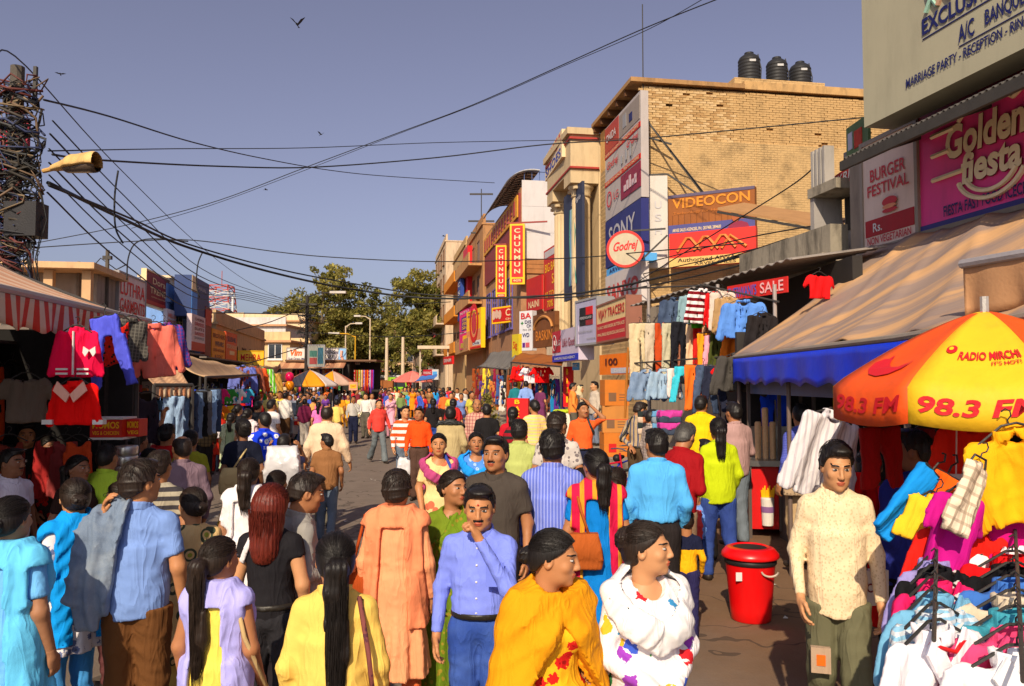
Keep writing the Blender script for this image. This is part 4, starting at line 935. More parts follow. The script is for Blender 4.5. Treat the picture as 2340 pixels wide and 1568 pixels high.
def board(name, label, A, B, yt, yb, panel, texts=(), subs=(), th=.14, frame=None, cat='sign', posts=0, group=None, lean=0):
    """A, B = (picture x, depth) of the left and right edge; yt, yb = picture y of top and bottom at A"""
    a, b = at(A[0], yb, A[1]), at(B[0], yb, B[1]); top = at(A[0], yt, A[1]).z; h_ = top - a.z
    v = Vector((b.x - a.x, b.y - a.y)); W_ = v.length
    t = thing(name, label, cat, tuple(a), math.atan2(v.y, v.x), group)
    if lean: t.rotation_euler = (lean, 0, math.atan2(v.y, v.x))
    MB().box(0, W_, 0, th, 0, h_).obj('panel', panel, t, False)
    if frame:
        w2 = min(.07, h_ * .05)
        for k, (x0, x1, z0, z1) in enumerate(((-w2, W_ + w2, h_, h_ + w2), (-w2, W_ + w2, -w2, 0), (-w2, 0, 0, h_), (W_, W_ + w2, 0, h_))): MB().box(x0, x1, -.025, th + .02, z0, z1).obj('frame_bar', frame, t, False)
    for i, sb in enumerate(subs):
        MB().box(sb[0] * W_, sb[1] * W_, -.012 - .003 * i, -.002, sb[2] * h_, sb[3] * h_).obj(sb[5] if len(sb) > 5 else 'printed_panel', sb[4], t, False)
    yy = -.014 - .003 * len(subs)
    for tx in texts:
        kw = tx[6] if len(tx) > 6 else {}
        lettering(t, tx[0], tx[1] * W_, tx[2] * W_, tx[3] * h_, tx[4] * h_, tx[5], yy, **kw)
    for k in range(posts):
        x_ = W_ * (.15 + .7 * k / max(1, posts - 1)); MB().tube([(x_, th + .05, -2.2), (x_, th + .05, h_)], .035, 6).obj('post', IRON, t, False)
    return t, W_, h_
def disc(t, x, z, r, m, y=-.02, name='disc', n=28, ry=None):
    ry = ry or r; return MB().prism([(x + r * math.cos(2 * math.pi * k / n), z + ry * math.sin(2 * math.pi * k / n)) for k in range(n)], y - .006, y).obj(name, m, t, False)
def ring(t, x, z, r, w_, m, y=-.02, name='ring', n=30):
    mb = MB()
    for k in range(n):
        a, b = 2 * math.pi * k / n, 2 * math.pi * (k + 1) / n
        mb.add([(x + q * math.cos(c), yy, z + q * math.sin(c)) for yy in (y - .008, y) for q, c in ((r, a), (r, b), (r - w_, b), (r - w_, a))], [(0, 1, 2, 3), (7, 6, 5, 4), (0, 4, 5, 1), (2, 6, 7, 3)])
    return mb.obj(name, m, t, False)
def stroke(t, pts, r, m, y=-.02, name='drawn_line', world=False): return MB().tube([(p[0], y, p[1]) for p in pts], r, 5).obj(name, m, t, world)
# near right -----------------------------------------------------------------
t, W_, H_ = board('banner_sign', 'huge cream banner with dark blue lettering at the top right corner', (1975, 11.75), (2760, 7.0), -260, 292, mat(S((178, 172, 146)), .6, .07, 1.2, .15, 5), th=.5)
lettering(t, 'EXCLUSIVE OUTLET', .267 * W_, .74 * W_, .225 * H_, .285 * H_, NAVY, -.015, .03)
MB().box(.267 * W_, .74 * W_, -.012, -.003, .210 * H_, .214 * H_).obj('underline', NAVY, t, False)
lettering(t, 'A/C', .40 * W_, .455 * W_, .125 * H_, .185 * H_, NAVY, -.015, .02); lettering(t, 'BANQUET', .49 * W_, .63 * W_, .125 * H_, .185 * H_, NAVY, -.015, .02)
MB().box(.40 * W_, .63 * W_, -.012, -.003, .112 * H_, .115 * H_).obj('underline', NAVY, t, False)
lettering(t, 'MARRIAGE PARTY - RECEPTION - RING CEREMONY', .197 * W_, .76 * W_, .065 * H_, .10 * H_, NAVY, -.015, .02)
for k in range(3): MB().box(-.012, -.003, .2, .26, .2 * H_ + k * .22, .22 * H_ + k * .22).obj('edge_letter', NAVY, t, False)
MB().box(-.012, -.003, .14, .2, .2 * H_, .22 * H_ + .44).obj('edge_letter', NAVY, t, False)
for k, c in enumerate(((.3, .5, .4), (.5, .3, .2), (.5, .45, .1), (.35, .2, .15))):           # small row of drawn dancers
    x_ = (.285 + k * .045) * W_; m = mat(c, .6)
    stroke(t, [(x_, .30 * H_), (x_ + .1, .34 * H_), (x_ + .03, .41 * H_)], .035, m, -.02, 'drawn_figure'); stroke(t, [(x_ + .1, .34 * H_), (x_ + .2, .30 * H_)], .022, m, -.02, 'drawn_figure')
    stroke(t, [(x_ - .08, .385 * H_), (x_ + .05, .38 * H_), (x_ + .16, .41 * H_)], .018, m, -.02, 'drawn_figure')
FS = mat(S((236, 70, 150)), .5, .2, .5, .1)
t, W_, H_ = board('restaurant_sign', 'pink restaurant signboard with cream rounded lettering at the right', (2098, dR(2098, .12)), (2620, dR(2620, .12)), 222, 532, FS, subs=[(0, 1, .80, 1, mat(S((150, 18, 24)), .5, .3, 1)), (0, 1, 0, .035, mat(S((60, 60, 130)), .6))], frame=mat((.25, .2, .15), .5), th=.2)
CRMT = mat(S((240, 226, 190)), .5, .05)
for dy, mm in ((.0, MRN), (-.012, CRMT)):
    g_ = 0 if dy else .012
    lettering(t, 'Golden', .19 * W_ - g_, .585 * W_ + g_, .43 * H_ - g_, .66 * H_ + g_, mm, -.03 + dy, .035, .12, .0)
    lettering(t, 'fiesta', .27 * W_ - g_, .565 * W_ + g_, .23 * H_ - g_, .44 * H_ + g_, mm, -.03 + dy, .035, .12, .0)
for (x0, x1, zz) in ((.11, .24, .64), (.11, .21, .50), (.11, .28, .33)): stroke(t, [(x0 * W_, zz * H_), (x1 * W_, zz * H_)], .035, CRMT, -.04, 'swash')
for rr in (.42, .32): stroke(t, [((.42 + .40 * rr * math.cos(a)) * W_, (.30 + .48 * rr * math.sin(a)) * H_) for a in np.linspace(3.4, 5.9, 14)], .035, CRMT, -.04, 'swash')
stroke(t, [((.40 + .14 * math.cos(a)) * W_, (.64 + .10 * math.sin(a)) * H_) for a in np.linspace(2.9, .3, 12)] + [(.62 * W_, .74 * H_)], .03, CRMT, -.04, 'swash')
lettering(t, 'FIESTA FAST FOOD ICECREAM', .165 * W_, .65 * W_, .055 * H_, .13 * H_, NAVY, -.03, .02)
t, W_, H_ = board('festival_sign', 'white burger sign with red letters left of the pink board', (1976, dR(1976, .14)), (2096, dR(2096, .14)), 338, 570, mat(S((228, 204, 190)), .55, .1, 1.5), texts=[('BURGER', .16, .84, .62, .74, ROSE), ('FESTIVAL', .10, .9, .48, .59, ROSE), ('Rs.', .2, .38, .135, .22, WHT), ('NON VEGETARIAN', .08, .92, .02, .09, ROSE)], subs=[(.04, .97, .10, .26, mat(S((170, 24, 30)), .5))], frame=mat((.3, .25, .2), .5), th=.2)
disc(t, .55 * W_, .38 * H_, .14 * W_, ROSE, -.03, 'burger_drawing', ry=.045 * H_); disc(t, .55 * W_, .335 * H_, .13 * W_, mat(S((226, 150, 110)), .6), -.035, 'burger_drawing', ry=.02 * H_); disc(t, .55 * W_, .30 * H_, .14 * W_, ROSE, -.03, 'burger_drawing', ry=.022 * H_)
t, W_, H_ = board('strip_sign', 'small red strip sign with white letters on the balcony edge', (1897, 14.9), (1972, 13.4), 410, 442, mat(S((206, 40, 40)), .6), [('AKRITI', .05, .9, .2, .8, WHT, dict(shear=.2))], th=.06)
board('round_poster', 'green poster with hindi-style red figures under the cream banner', (1935, 13.9), (1985, 13.1), 295, 372, mat(S((96, 120, 80)), .7, .5, 4), subs=[(.1, .3, .3, .8, mat((.5, .5, .6), .7)), (.4, .75, .25, .75, mat(S((190, 60, 40)), .7, .5, 8))], th=.05)
# electrical goods boards on the brick building ---------------------------------
dA, dB = dR(1384, .28), dR(1466, .28)
ARV = mat(S((200, 40, 26)), .6)
t, W_, H_ = board('appliance_board', 'tall grey appliance hoarding with faded red brand panels on the brick corner', (1384, dA), (1466, dB), 296, 507, mat(S((182, 172, 168)), .55, .1, 1.5, .1, 5, dirt=.15), th=.25,
    subs=[(.0, .42, .72, .99, mat(S((176, 62, 40)), .5)), (.44, .98, .74, .97, mat(S((150, 136, 124)), .5)), (0, 1, .66, .71, ARV), (0, 1, .36, .41, ARV), (.48, 1, .10, .34, mat(S((140, 34, 60)), .5)), (.55, .64, .8, .93, GREY), (.72, .8, .8, .88, NAVY)],
    texts=[('ONIDA', .06, .36, .82, .90, WHT), ('ARVEE SALES AGENCIES - TRADING SHOPPEE', .03, .97, .67, .70, CRM), ('Godrej', .08, .42, .50, .60, RED, dict(shear=.35)), ('Godrej', .66, .96, .54, .64, RED, dict(shear=.35)), ('ARVEE SALES AGENCIES - TRADING SHOPPEE', .03, .97, .37, .40, CRM), ('LG', .28, .42, .16, .24, ROSE)])
ring(t, .15 * W_, .20 * H_, .28, .06, ROSE, -.04)
for k in range(5): MB().box((.58 + k * .07) * W_, (.63 + k * .07) * W_, -.045, -.035, .16 * H_, (.22 + .03 * (k % 3)) * H_).obj('logo_block', mat(S((206, 180, 186)), .6), t, False)
for k in range(3): MB().box((.5 + k * .12) * W_, (.54 + k * .12) * W_, -.042, -.033, .46 * H_, (.54 + .02 * k) * H_).obj('appliance_picture', mat((.36, .36, .38), .6), t, False)
t, W_, H_ = board('blue_brand_board', 'dark blue board with pale serif letters above the round sign', (1384, dA), (1466, dB), 509, 615, mat(S((44, 48, 112)), .5, .1, 2), [('SONY', .12, .86, .42, .82, mat(S((190, 186, 190)), .5)), ('EMPOWERS', .3, .95, .1, .25, LGREY)], th=.25)
t, W_, H_ = board('white_brand_board', 'white board with large faded red letters below the round sign', (1384, dA), (1466, dB), 634, 712, mat(S((206, 196, 192)), .55, .1, 2, dirt=.15), [('SANYO', .06, .94, .2, .7, mat(S((206, 64, 56)), .55, .2, 8), dict(bold=.03))], th=.25)
board('light_blue_strip', 'small light blue strip board under the round sign', (1386, dA), (1466, dB), 617, 633, LBL, [('ARVEE SALES', .1, .9, .2, .8, NAVY)], th=.5)
p = at(1429, 569, 23.6); rs = thing('round_sign', 'round cream sign with red rim and red script hanging from the board', 'sign', tuple(p), -.18)
for nm, r0, r1, y0, m in (('drum', .01, .56, .0, mat(S((190, 176, 150)), .6)),):
    MB().prism([(.56 * math.cos(a), .56 * math.sin(a)) for a in np.linspace(0, 6.283, 41)[:-1]], 0, .28).obj(nm, m, rs, False)
ring(rs, 0, 0, .565, .075, mat(S((226, 44, 34)), .5), -.002, 'rim', 40); lettering(rs, 'Godrej', -.36, .38, -.17, .20, mat(S((206, 30, 34)), .5), -.008, .025, .35, .12)
MB().bar((-.1, .14, .56), (1.2, .14, .60), .05).obj('bracket', IRON, rs, False); MB().bar((.5, .14, -.3), (1.25, .14, .4), .05).obj('bracket', IRON, rs, False)
t, W_, H_ = board('faded_panel', 'tall white panel with faded grey letters beside the blue board', (1481, 24.5), (1527, 24.45), 402, 612, mat(S((206, 198, 190)), .6, .1, 1.5, dirt=.2), [('U', .35, .7, .64, .72, LGREY), ('S', .35, .7, .5, .58, LGREY), ('H', .35, .7, .36, .44, LGREY)], th=.3)
t, W_, H_ = board('orange_hoarding', 'brown orange hoarding with gold letters and blue band beside brick wall', (1528, 24.3), (1726, 23.0), 448, 542, mat(S((150, 86, 34)), .55, .3, 1.2), [('VIDEOCON', .05, .95, .66, .9, mat(S((224, 140, 40)), .5), dict(bold=.02)), ('Technology for Healthy Living', .06, .9, .5, .58, mat(S((190, 110, 40)), .5)), ('ARVEE SALES AGENCIES, PH.: 2837488, 2894600', .05, .62, .09, .18, CRM)], subs=[(0, 1, 0, .27, mat(S((80, 80, 140)), .5)), (0, 1, .93, 1, mat(S((96, 84, 110)), .5))], th=.25)
for k in range(13): MB().box((.05 + k * .072) * W_, (.054 + k * .072) * W_, -.03, -.021, .28 * H_, .5 * H_).obj('printed_line', mat(S((110, 60, 24)), .6), t, False)
disc(t, .79 * W_, .33 * H_, .12, mat(S((170, 90, 50)), .6), -.04, 'printed_face', ry=.16); disc(t, .79 * W_, .43 * H_, .13, BLK, -.045, 'printed_hair', ry=.10); MB().prism([(.68 * W_, .04 * H_), (.95 * W_, .02 * H_), (.92 * W_, .16 * H_), (.85 * W_, .22 * H_), (.74 * W_, .2 * H_)], -.04, -.03).obj('printed_arms', mat(S((140, 40, 70)), .6), t, False)
t, W_, H_ = board('red_hoarding', 'bright red hoarding with gold zigzag above a cream strip of text', (1530, 24.2), (1728, 22.9), 535, 612, mat(S((222, 52, 44)), .5, .12, 1.5), [('Authorised AIWA Dealer', .1, 1.05, .13, .25, BLK), ('ARVEE SALES', .3, .78, .02, .11, BLK)], subs=[(0, 1, 0, .27, mat(S((222, 182, 110)), .5))], th=.25)
GOLD = mat(S((220, 130, 60)), .5)
for x0 in (.10, .30, .5): stroke(t, [((x0 + .0) * W_, .45 * H_), ((x0 + .11) * W_, .82 * H_), ((x0 + .16) * W_, .82 * H_), ((x0 + .28) * W_, .45 * H_)], .045, GOLD, -.03, 'zigzag')
stroke(t, [(.62 * W_, .45 * H_), (.72 * W_, .8 * H_), (.9 * W_, .45 * H_)], .045, GOLD, -.03, 'zigzag')
# iron stays behind the boards and the projecting sheet
for k, (a, b) in enumerate((((1474, 270, 24.6), (1615, 455, 24.3)), ((1474, 312, 24.7), (1535, 330, 24.6)), ((1480, 400, 24.7), (1525, 398, 24.6)), ((1525, 398, 24.6), (1620, 460, 24.4)), ((1472, 250, 24.75), (1476, 610, 24.75)))):
    tag(MB().bar(at(*a), at(*b), .05).obj('iron_stay', IRON), ('long iron stay running down to the orange hoarding', 'short upper iron stay beside the appliance hoarding', 'lower iron stay near the faded panel', 'thin iron stay crossing the brick wall', 'upright iron post behind the appliance hoarding')[k], 'iron stay', 'iron stays on the brick wall')
A_ = [at(1640, 480, 19.5), at(1700, 468, 21.0), at(1938, 505, 19.0), at(1905, 527, 17.4)]
sh = thing('sun_shade', 'long thin sheet shade projecting over the shop roofs before the brick wall', 'sun shade', tuple(A_[0]))
g = MB(); g.add([tuple(p - A_[0] + Vector((0, 0, q))) for q in (0, .06) for p in A_], [(3, 2, 1, 0), (4, 5, 6, 7), (0, 1, 5, 4), (1, 2, 6, 5), (2, 3, 7, 6), (3, 0, 4, 7)]).obj('sheet', mat(S((176, 132, 88)), .7, .2, 2, .3), sh, False)
MB().bar(A_[0].lerp(A_[3], .5) - A_[0] + Vector((0, 0, -.04)), A_[1].lerp(A_[2], .5) - A_[0] + Vector((0, 0, -.04)), .06).obj('rib', IRON, sh, False)
MB().bar(Vector((0, 0, -.05)), A_[3] - A_[0] + Vector((0, 0, -.05)), .06).obj('rib', IRON, sh, False)
# down the right side ------------------------------------------------------------
CH = [('CHUNMUN', 1165, 1199, 512, 650, 41.6, 'larger red and yellow vertical sign, nearer of the two'), ('CHUNMUN', 1133, 1157, 561, 683, 46.2, 'smaller red and yellow vertical sign, left of its twin')]
for s_, x0, x1, y0, y1, d, lab in CH:
    t, W_, H_ = board('vertical_sign', lab, (x0, d), (x1, d - .1), y0, y1, YEL, subs=[(.12, .88, .12, .97, RED), (.15, .85, .03, .09, RED)], th=.2, group='red vertical signs')
    for k, ch in enumerate(s_): lettering(t, ch, .3 * W_, .7 * W_, (.85 - k * .112) * H_, (.925 - k * .112) * H_, CRM, -.03, .02)
    lettering(t, 'ecm', .25 * W_, .75 * W_, .045 * H_, .078 * H_, CRM, -.03, .02); MB().bar((-.2, .1, H_ + .06), (W_ + 1.2, .1, H_ + .1), .08).obj('bracket', mat((.3, .05, .04), .6), t, False)
t, W_, H_ = board('slogan_sign', 'red leaning banner with yellow sale lettering beside the columns', (1243, 39), (1287, 35.6), 575, 712, mat(S((196, 44, 38)), .55, .15, 2), [('BIG BAZAR', .08, .95, .62, .76, YEL), ('SALE', .45, .95, .4, .56, YEL), ('10 TO 20%', .1, .9, .2, .3, YEL), ('70% OFF', .2, .9, .04, .15, YEL)], subs=[(.05, .95, .86, .97, LGREY)], th=.15)
t, W_, H_ = board('roof_letters', 'red and blue letter sign on the cream cornice', (1246, 34), (1284, 30.2), 358, 415, mat(S((226, 200, 160)), .6), [('BALUJA', .02, .98, .5, .95, RED), ('SHOES', .05, .95, .08, .4, BLU)], th=.2)
t, W_, H_ = board('dark_banner', 'tall dark blue banner with sketched figure hung between the columns', (1289, 31.6), (1331, 28.9), 452, 690, mat(S((46, 52, 76)), .55, .2, 1.2), [('Pringle', .45, .95, .84, .90, LGREY, dict(shear=.3))], th=.1)
for k in range(7): stroke(t, [((.4 + .03 * k) * W_, .82 * H_), ((.36 + .05 * k) * W_, .6 * H_), ((.4 + .035 * k) * W_, .35 * H_), ((.34 + .06 * k) * W_, .12 * H_)], .02, (mat((.05, .25, .2), .6), mat((.1, .2, .4), .6), GREY)[k % 3], -.02, 'drawn_figure')
t, W_, H_ = board('red_shop_banner', 'plain red shop banner low beside the leaning sale banner', (1203, 41), (1238, 38.8), 640, 715, mat(S((186, 36, 36)), .6, .15, 2), [('NAINI', .15, .85, .1, .3, CRM)], th=.1)
t, W_, H_ = board('lion_sign', 'yellow edged red signboard with white letters and lion crests', (1124, 47), (1203, 44), 704, 741, YEL, [('CnM', .42, .80, .40, .82, CRM), ('CHUNMUN', .42, .95, .16, .28, CRM)], subs=[(.03, .97, .1, .9, mat(S((190, 30, 26)), .5))], th=.4)
for k in range(3): disc(t, (.16 + .09 * (k - 1)) * W_, (.52 + .05 * (k % 2)) * H_, .05 * W_, mat(S((206, 170, 150)), .6), -.03, 'crest', ry=.28 * H_)
t, W_, H_ = board('clinic_sign', 'white upright sign with red letters and green cross', (1187, 37), (1216, 36.4), 712, 802, mat((.66, .65, .68), .5, .06, 3), [('BA', .15, .95, .80, .95, RED), ('DIS', .45, .95, .68, .76, NAVY), ('CH', .6, .95, .58, .66, NAVY), ('PH: 29', .3, .95, .50, .55, GREY), ('WD', .25, .8, .34, .44, NAVY)], subs=[(.25, .45, .08, .2, PURP), (.5, .8, .08, .2, mat(S((200, 90, 100)), .6)), (.12, .34, .685, .705, GRN), (.2, .26, .655, .735, GRN)], th=.3)
t, W_, H_ = board('arch_sign', 'brown wooden arched sign with orange letters left of the white brand box', (1218, 34.0), (1268, 31.5), 722, 796, mat(S((120, 72, 36)), .6, .3, 3), [('BASKIN', .15, .9, .2, .5, mat(S((220, 130, 40)), .5))], th=.2)
stroke(t, [((.5 + .42 * math.cos(a)) * W_, (.5 + .4 * math.sin(a)) * H_) for a in np.linspace(3.0, .14, 16)], .06, mat(S((190, 130, 70)), .6), -.03, 'arch')
t, W_, H_ = board('brand_box', 'white and red light box with round face emblem and blue lower edge', (1263, 27.6), (1322, 24.2), 760, 828, mat(S((200, 186, 206)), .5, .06), [('LG', .19, .33, .52, .70, WHT), ("Life's Good", .42, .88, .45, .72, mat(S((150, 40, 60)), .5)), ('SAMSUNG SALES AGENCY', .1, .9, .06, .14, WHT)], subs=[(0, .34, .30, 1, mat(S((186, 30, 50)), .5)), (0, 1, 0, .2, mat(S((30, 50, 190)), .5))], th=.5)
ring(t, .11 * W_, .62 * H_, .08 * W_, .03, WHT, -.03); stroke(t, [(.11 * W_, .7 * H_), (.11 * W_, .56 * H_), (.15 * W_, .56 * H_)], .014, WHT, -.03)
t, W_, H_ = board('grey_box_sign', 'pale lilac box sign with black and red square emblem', (1317, 24.4), (1364, 22.9), 693, 787, mat(S((172, 168, 196)), .5, .06), [('FERENGANI', .22, .78, .57, .63, LGREY), ('EXCLUSIVE GALLERY', .15, .85, .25, .30, GREY), ('SHOWROOM', .55, .95, .08, .12, GREY)], subs=[(.18, .5, .42, .85, BLK), (.5, .82, .66, .85, RED), (.5, .82, .42, .66, mat(S((150, 40, 46)), .5)), (.18, .82, .54, .66, BLK)], th=.5, frame=GREY)
t, W_, H_ = board('tracers_sign', 'cream and red tailoring signboard with bold red heading', (1365, 21.6), (1432, 18.8), 703, 782, mat(S((232, 200, 140)), .5, .08), [('VIJAY TRACERS', .05, .95, .56, .88, mat(S((196, 40, 40)), .5), dict(bold=.02)), ('PL: FANCY SAREE BORDERS, BUTTON LACES', .04, .96, .32, .42, CRM), ('PIPING, BEADS, SEQUENCES & ZARI GOODS', .04, .96, .12, .22, CRM)], subs=[(0, 1, 0, .5, mat(S((196, 36, 44)), .5, .1))], th=.35, frame=mat((.3, .12, .08), .6))
t, W_, H_ = board('pink_tall_sign', 'tall pink sign with purple square and yellow words on the right', (1050, 62), (1077, 57), 714, 800, PNK, [('RITU', .1, .8, .9, .96, WHT), ('ma', .3, .8, .70, .78, YEL), ('ma', .3, .8, .60, .68, YEL), ('Sho', .25, .85, .50, .58, YEL), ('Bheedi', .1, .8, .40, .45, WHT)], subs=[(.18, .92, .47, .82, PURP), (.3, .9, .2, .34, YEL), (.1, .5, .03, .16, mat(S((190, 160, 60)), .6)), (.55, .95, .03, .16, LBL)], th=.3)
t, W_, H_ = board('discount_sign', 'yellow sign with red circle above a peach panel', (1066, 58), (1099, 53.5), 715, 800, YEL, [('discounts', .1, .9, .84, .90, NAVY), ('Saturday', .15, .7, .92, .97, NAVY), ('Onida', .45, .9, .10, .17, NAVY)], subs=[(.02, .98, .0, .48, mat(S((226, 140, 90)), .5)), (.45, .98, .08, .2, WHT), (0, 1, 0, .05, RED)], th=.3)
ring(t, .55 * W_, .66 * H_, .3 * W_, .08 * W_, RED, -.035); disc(t, .55 * W_, .66 * H_, .16 * W_, ROSE, -.035)
board('narrow_yellow_sign', 'narrow yellow sign with red squiggle near the grey awning', (1170, 33), (1185, 32.4), 765, 818, mat(S((214, 190, 40)), .5), [('Sig', .2, .8, .3, .7, RED)], th=.15)
board('blue_vertical_sign', 'tall blue and white vertical sign far along on the right', (1046, 66), (1052, 64), 640, 735, mat(S((40, 70, 150)), .5), [('C', .1, .9, .8, .9, WHT), ('S', .1, .9, .6, .7, WHT), ('A', .1, .9, .4, .5, WHT)], th=.3)
board('red_vertical_sign', 'red tall sign with scaffolding on top far along the right', (1058, 66), (1068, 63), 575, 700, mat(S((206, 26, 34)), .5), [('M', .1, .9, .7, .78, WHT), ('A', .1, .9, .5, .58, WHT)], th=.4)
board('red_small_sign', 'small red shop sign above the far crowd on the right', (1013, 60), (1033, 57), 816, 834, RED, [('DENIM', .1, .9, .3, .7, WHT)], th=.15)
board('blue_phone_sign', 'blue sign on the building behind the concrete poles', (937 - 82, 148), (878, 148), 806, 822, mat(S((20, 40, 150)), .5), [('NATION', .15, .85, .3, .7, WHT)], th=.2)
board('white_red_sign', 'small white and red sign at the end of the street', (868, 120), (892, 120), 840, 852, WHT, [('VENTURE', .1, .9, .5, .9, RED)], subs=[(0, 1, 0, .4, RED)], th=.2)
board('street_notice', 'red and white notice board beside the blue tarpaulins', (967, 72), (1000, 70), 845, 868, WHT, [('PARKING', .05, .55, .55, .8, WHT)], subs=[(0, .62, 0, 1, mat(S((190, 30, 50)), .5)), (.66, .96, .3, .8, LBL)], th=.1, posts=2)
for i, (x0, x1, y0, y1, d, lab, txt) in enumerate(((1287, 1307, 838, 930, 27.0, 'narrow red upright board with yellow letters by the shop door', 'BAXI'), (1158, 1207, 910, 975, 19.5, 'red standing board with yellow letters among the parked bikes', 'BAX'))):
    t, W_, H_ = board('red_board', lab, (x0, d), (x1, d - .2), y0, y1, mat(S((206, 26, 30)), .55, .1), th=.12, group='red boards')
    for k, ch in enumerate(txt): lettering(t, ch, .38 * W_, .62 * W_, (.80 - k * .23) * H_, (.95 - k * .23) * H_, YEL, -.02, .03)
board('shop_blue_sign', 'small light blue hanging plate over the red upright board', (1308, 26.4), (1322, 26.2), 829, 846, LBL, [('ABC', .15, .85, .4, .8, WHT)], th=.06)
# left side ------------------------------------------------------------------------
board('garment_sign', 'white ribbed signboard with tall red lettering on the left', (270, dL(270)), (331, dL(331)), 622, 722, mat(S((226, 208, 204)), .55, .1, 2), [('LUTHRA', .05, .97, .52, .86, mat(S((220, 40, 36)), .5)), ('GARMENTS', .04, .97, .12, .44, mat(S((220, 40, 36)), .5))], th=.15, frame=GREY)
board('brown_sign', 'red-brown signboard with pale gothic heading on the left', (333, dL(333)), (386, dL(386)), 617, 693, mat(S((142, 38, 34)), .5, .1, 2), [('Dora', .25, .8, .66, .86, CRM), ('TREND', .15, .88, .36, .56, CRM), ('CLOTHES COLLECTION', .2, .8, .24, .28, CRM)], subs=[(0, 1, .02, .13, mat(S((190, 70, 50)), .5))], th=.15, frame=CRM)
board('blue_hoarding', 'tall dark blue hoarding with light blue side on the left', (437, dL(437, 1.)), (477, dL(477, 1.)), 628, 722, mat(S((50, 70, 120)), .5, .3, 1.5), [('CASUAL', .25, .8, .72, .80, LGREY)], subs=[(.0, .3, .0, .6, mat(S((70, 150, 235)), .5)), (0, .26, .62, 1, CRM)], th=.7)
board('text_hoarding', 'white hoarding crowded with pink text lines over a red base', (437, dL(437, 1.1)), (468, dL(468, 1.1)), 716, 800, mat(S((214, 196, 200)), .55, .1), [('CHOPRA', .2, .9, .84, .92, MRN), ('DRESSES', .2, .92, .70, .80, ROSE), ('SUITS', .2, .9, .58, .66, MRN), ('SAREES', .2, .92, .44, .53, ROSE), ('SHAWLS', .2, .9, .32, .40, GREY)], subs=[(0, 1, 0, .24, mat(S((196, 60, 50)), .5))], th=.2)
board('orange_text_sign', 'small white sign with orange lettering on the blue building', (381, dL(381, .3)), (402, dL(402, .3)), 705, 768, mat(S((206, 206, 222)), .55, .1), [('HELLO', .1, .9, .70, .85, ORG), ('FIRST', .1, .9, .48, .62, ORG)], th=.15)
board('maroon_sign', 'narrow maroon sign between the text hoarding and the orange sign', (468, dL(468, 1.)), (482, dL(482, 1.)), 700, 812, mat(S((130, 50, 44)), .55, .25, 2), subs=[(0, 1, .62, .95, mat(S((186, 50, 46)), .5))], th=.2)
board('orange_wear_sign', 'orange yellow signboard with stacked dark lettering on the left', (484, dL(484, 1.)), (514, dL(514, 1.)), 750, 822, mat(S((236, 150, 30)), .5, .1), [('BROTHERS', .05, .95, .72, .86, MRN), ('WEARS', .2, .85, .46, .62, NAVY), ('OVER NATIONAL', .08, .92, .28, .38, MRN), ('& COAT', .2, .8, .08, .18, MRN)], th=.15)
board('red_orange_sign', 'red-orange signboard with purple lettering next to the yellow one', (516, dL(516, 1.)), (541, dL(541, 1.)), 757, 822, mat(S((222, 84, 40)), .5, .1), [('SUSHIL', .1, .9, .66, .84, NAVY), ('STORE HOUSE', .05, .95, .42, .56, CRM)], subs=[(.3, .75, .2, .34, CRM)], th=.15)
board('yellow_snack_sign', 'yellow signboard with red capitals above black script on the left', (545, 46), (600, 46.5), 803, 846, mat(S((244, 200, 60)), .5, .08), [('MEHRA', .08, .92, .5, .86, RED), ('Namkeen Bhandar', .05, .95, .08, .36, NAVY)], th=.12, frame=YEL)
t, W_, H_ = board('fabric_sign', 'long white shop sign with dark green capitals over the fabric stall', (656, 58), (790, 58.5), 796, 829, mat(S((232, 222, 214)), .5, .06), [('MATCHING', .50, .82, .60, .90, mat(S((50, 60, 40)), .5), dict(shear=.2)), ('CORNER', .53, .79, .30, .56, mat(S((50, 60, 40)), .5), dict(shear=.2)), ('WHOLESALERS & RETAILERS', .48, .86, .08, .2, MRN), ('Suit Dress Material', .02, .4, .2, .36, NAVY), ('SHOP NO. CENTRAL MKT', .03, .45, .03, .12, MRN), ('Vim', .05, .25, .48, .92, ORG, dict(shear=.2, bold=.04))], subs=[(.875, 1, 0, 1, mat(S((140, 190, 235)), .5))], th=.3, frame=GREY)
stroke(t, [(.93 * W_, .85 * H_), (.92 * W_, .5 * H_), (.95 * W_, .15 * H_)], .12, mat(S((236, 170, 150)), .6), -.03, 'printed_figure')
t, W_, H_ = board('pole_notice', 'grey green framed notice board on the pole before the fabric stall', (705, 53), (740, 53), 790, 836, mat(S((150, 150, 140)), .6), subs=[(.06, .55, .45, .75, mat(S((60, 110, 100)), .6)), (.06, .55, .08, .4, mat(S((150, 60, 60)), .6, .4, 3)), (.6, .95, .1, .9, mat(S((40, 90, 110)), .6, .4, 3))], th=.1, frame=GREY)
board('small_red_white_sign', 'tiny white sign with red letters over the fabric stall corner', (806, 60), (822, 60), 823, 834, WHT, [('ARTY', .1, .9, .2, .8, RED)], th=.08)
t, W_, H_ = board('food_notice', 'pink and yellow notice board on a stick in the crowd', (797, 33), (817, 33), 873, 892, mat(S((216, 150, 120)), .6), [('CHAAT', .2, .8, .35, .65, RED)], subs=[(.15, .85, .25, .7, YEL)], th=.05, posts=1)
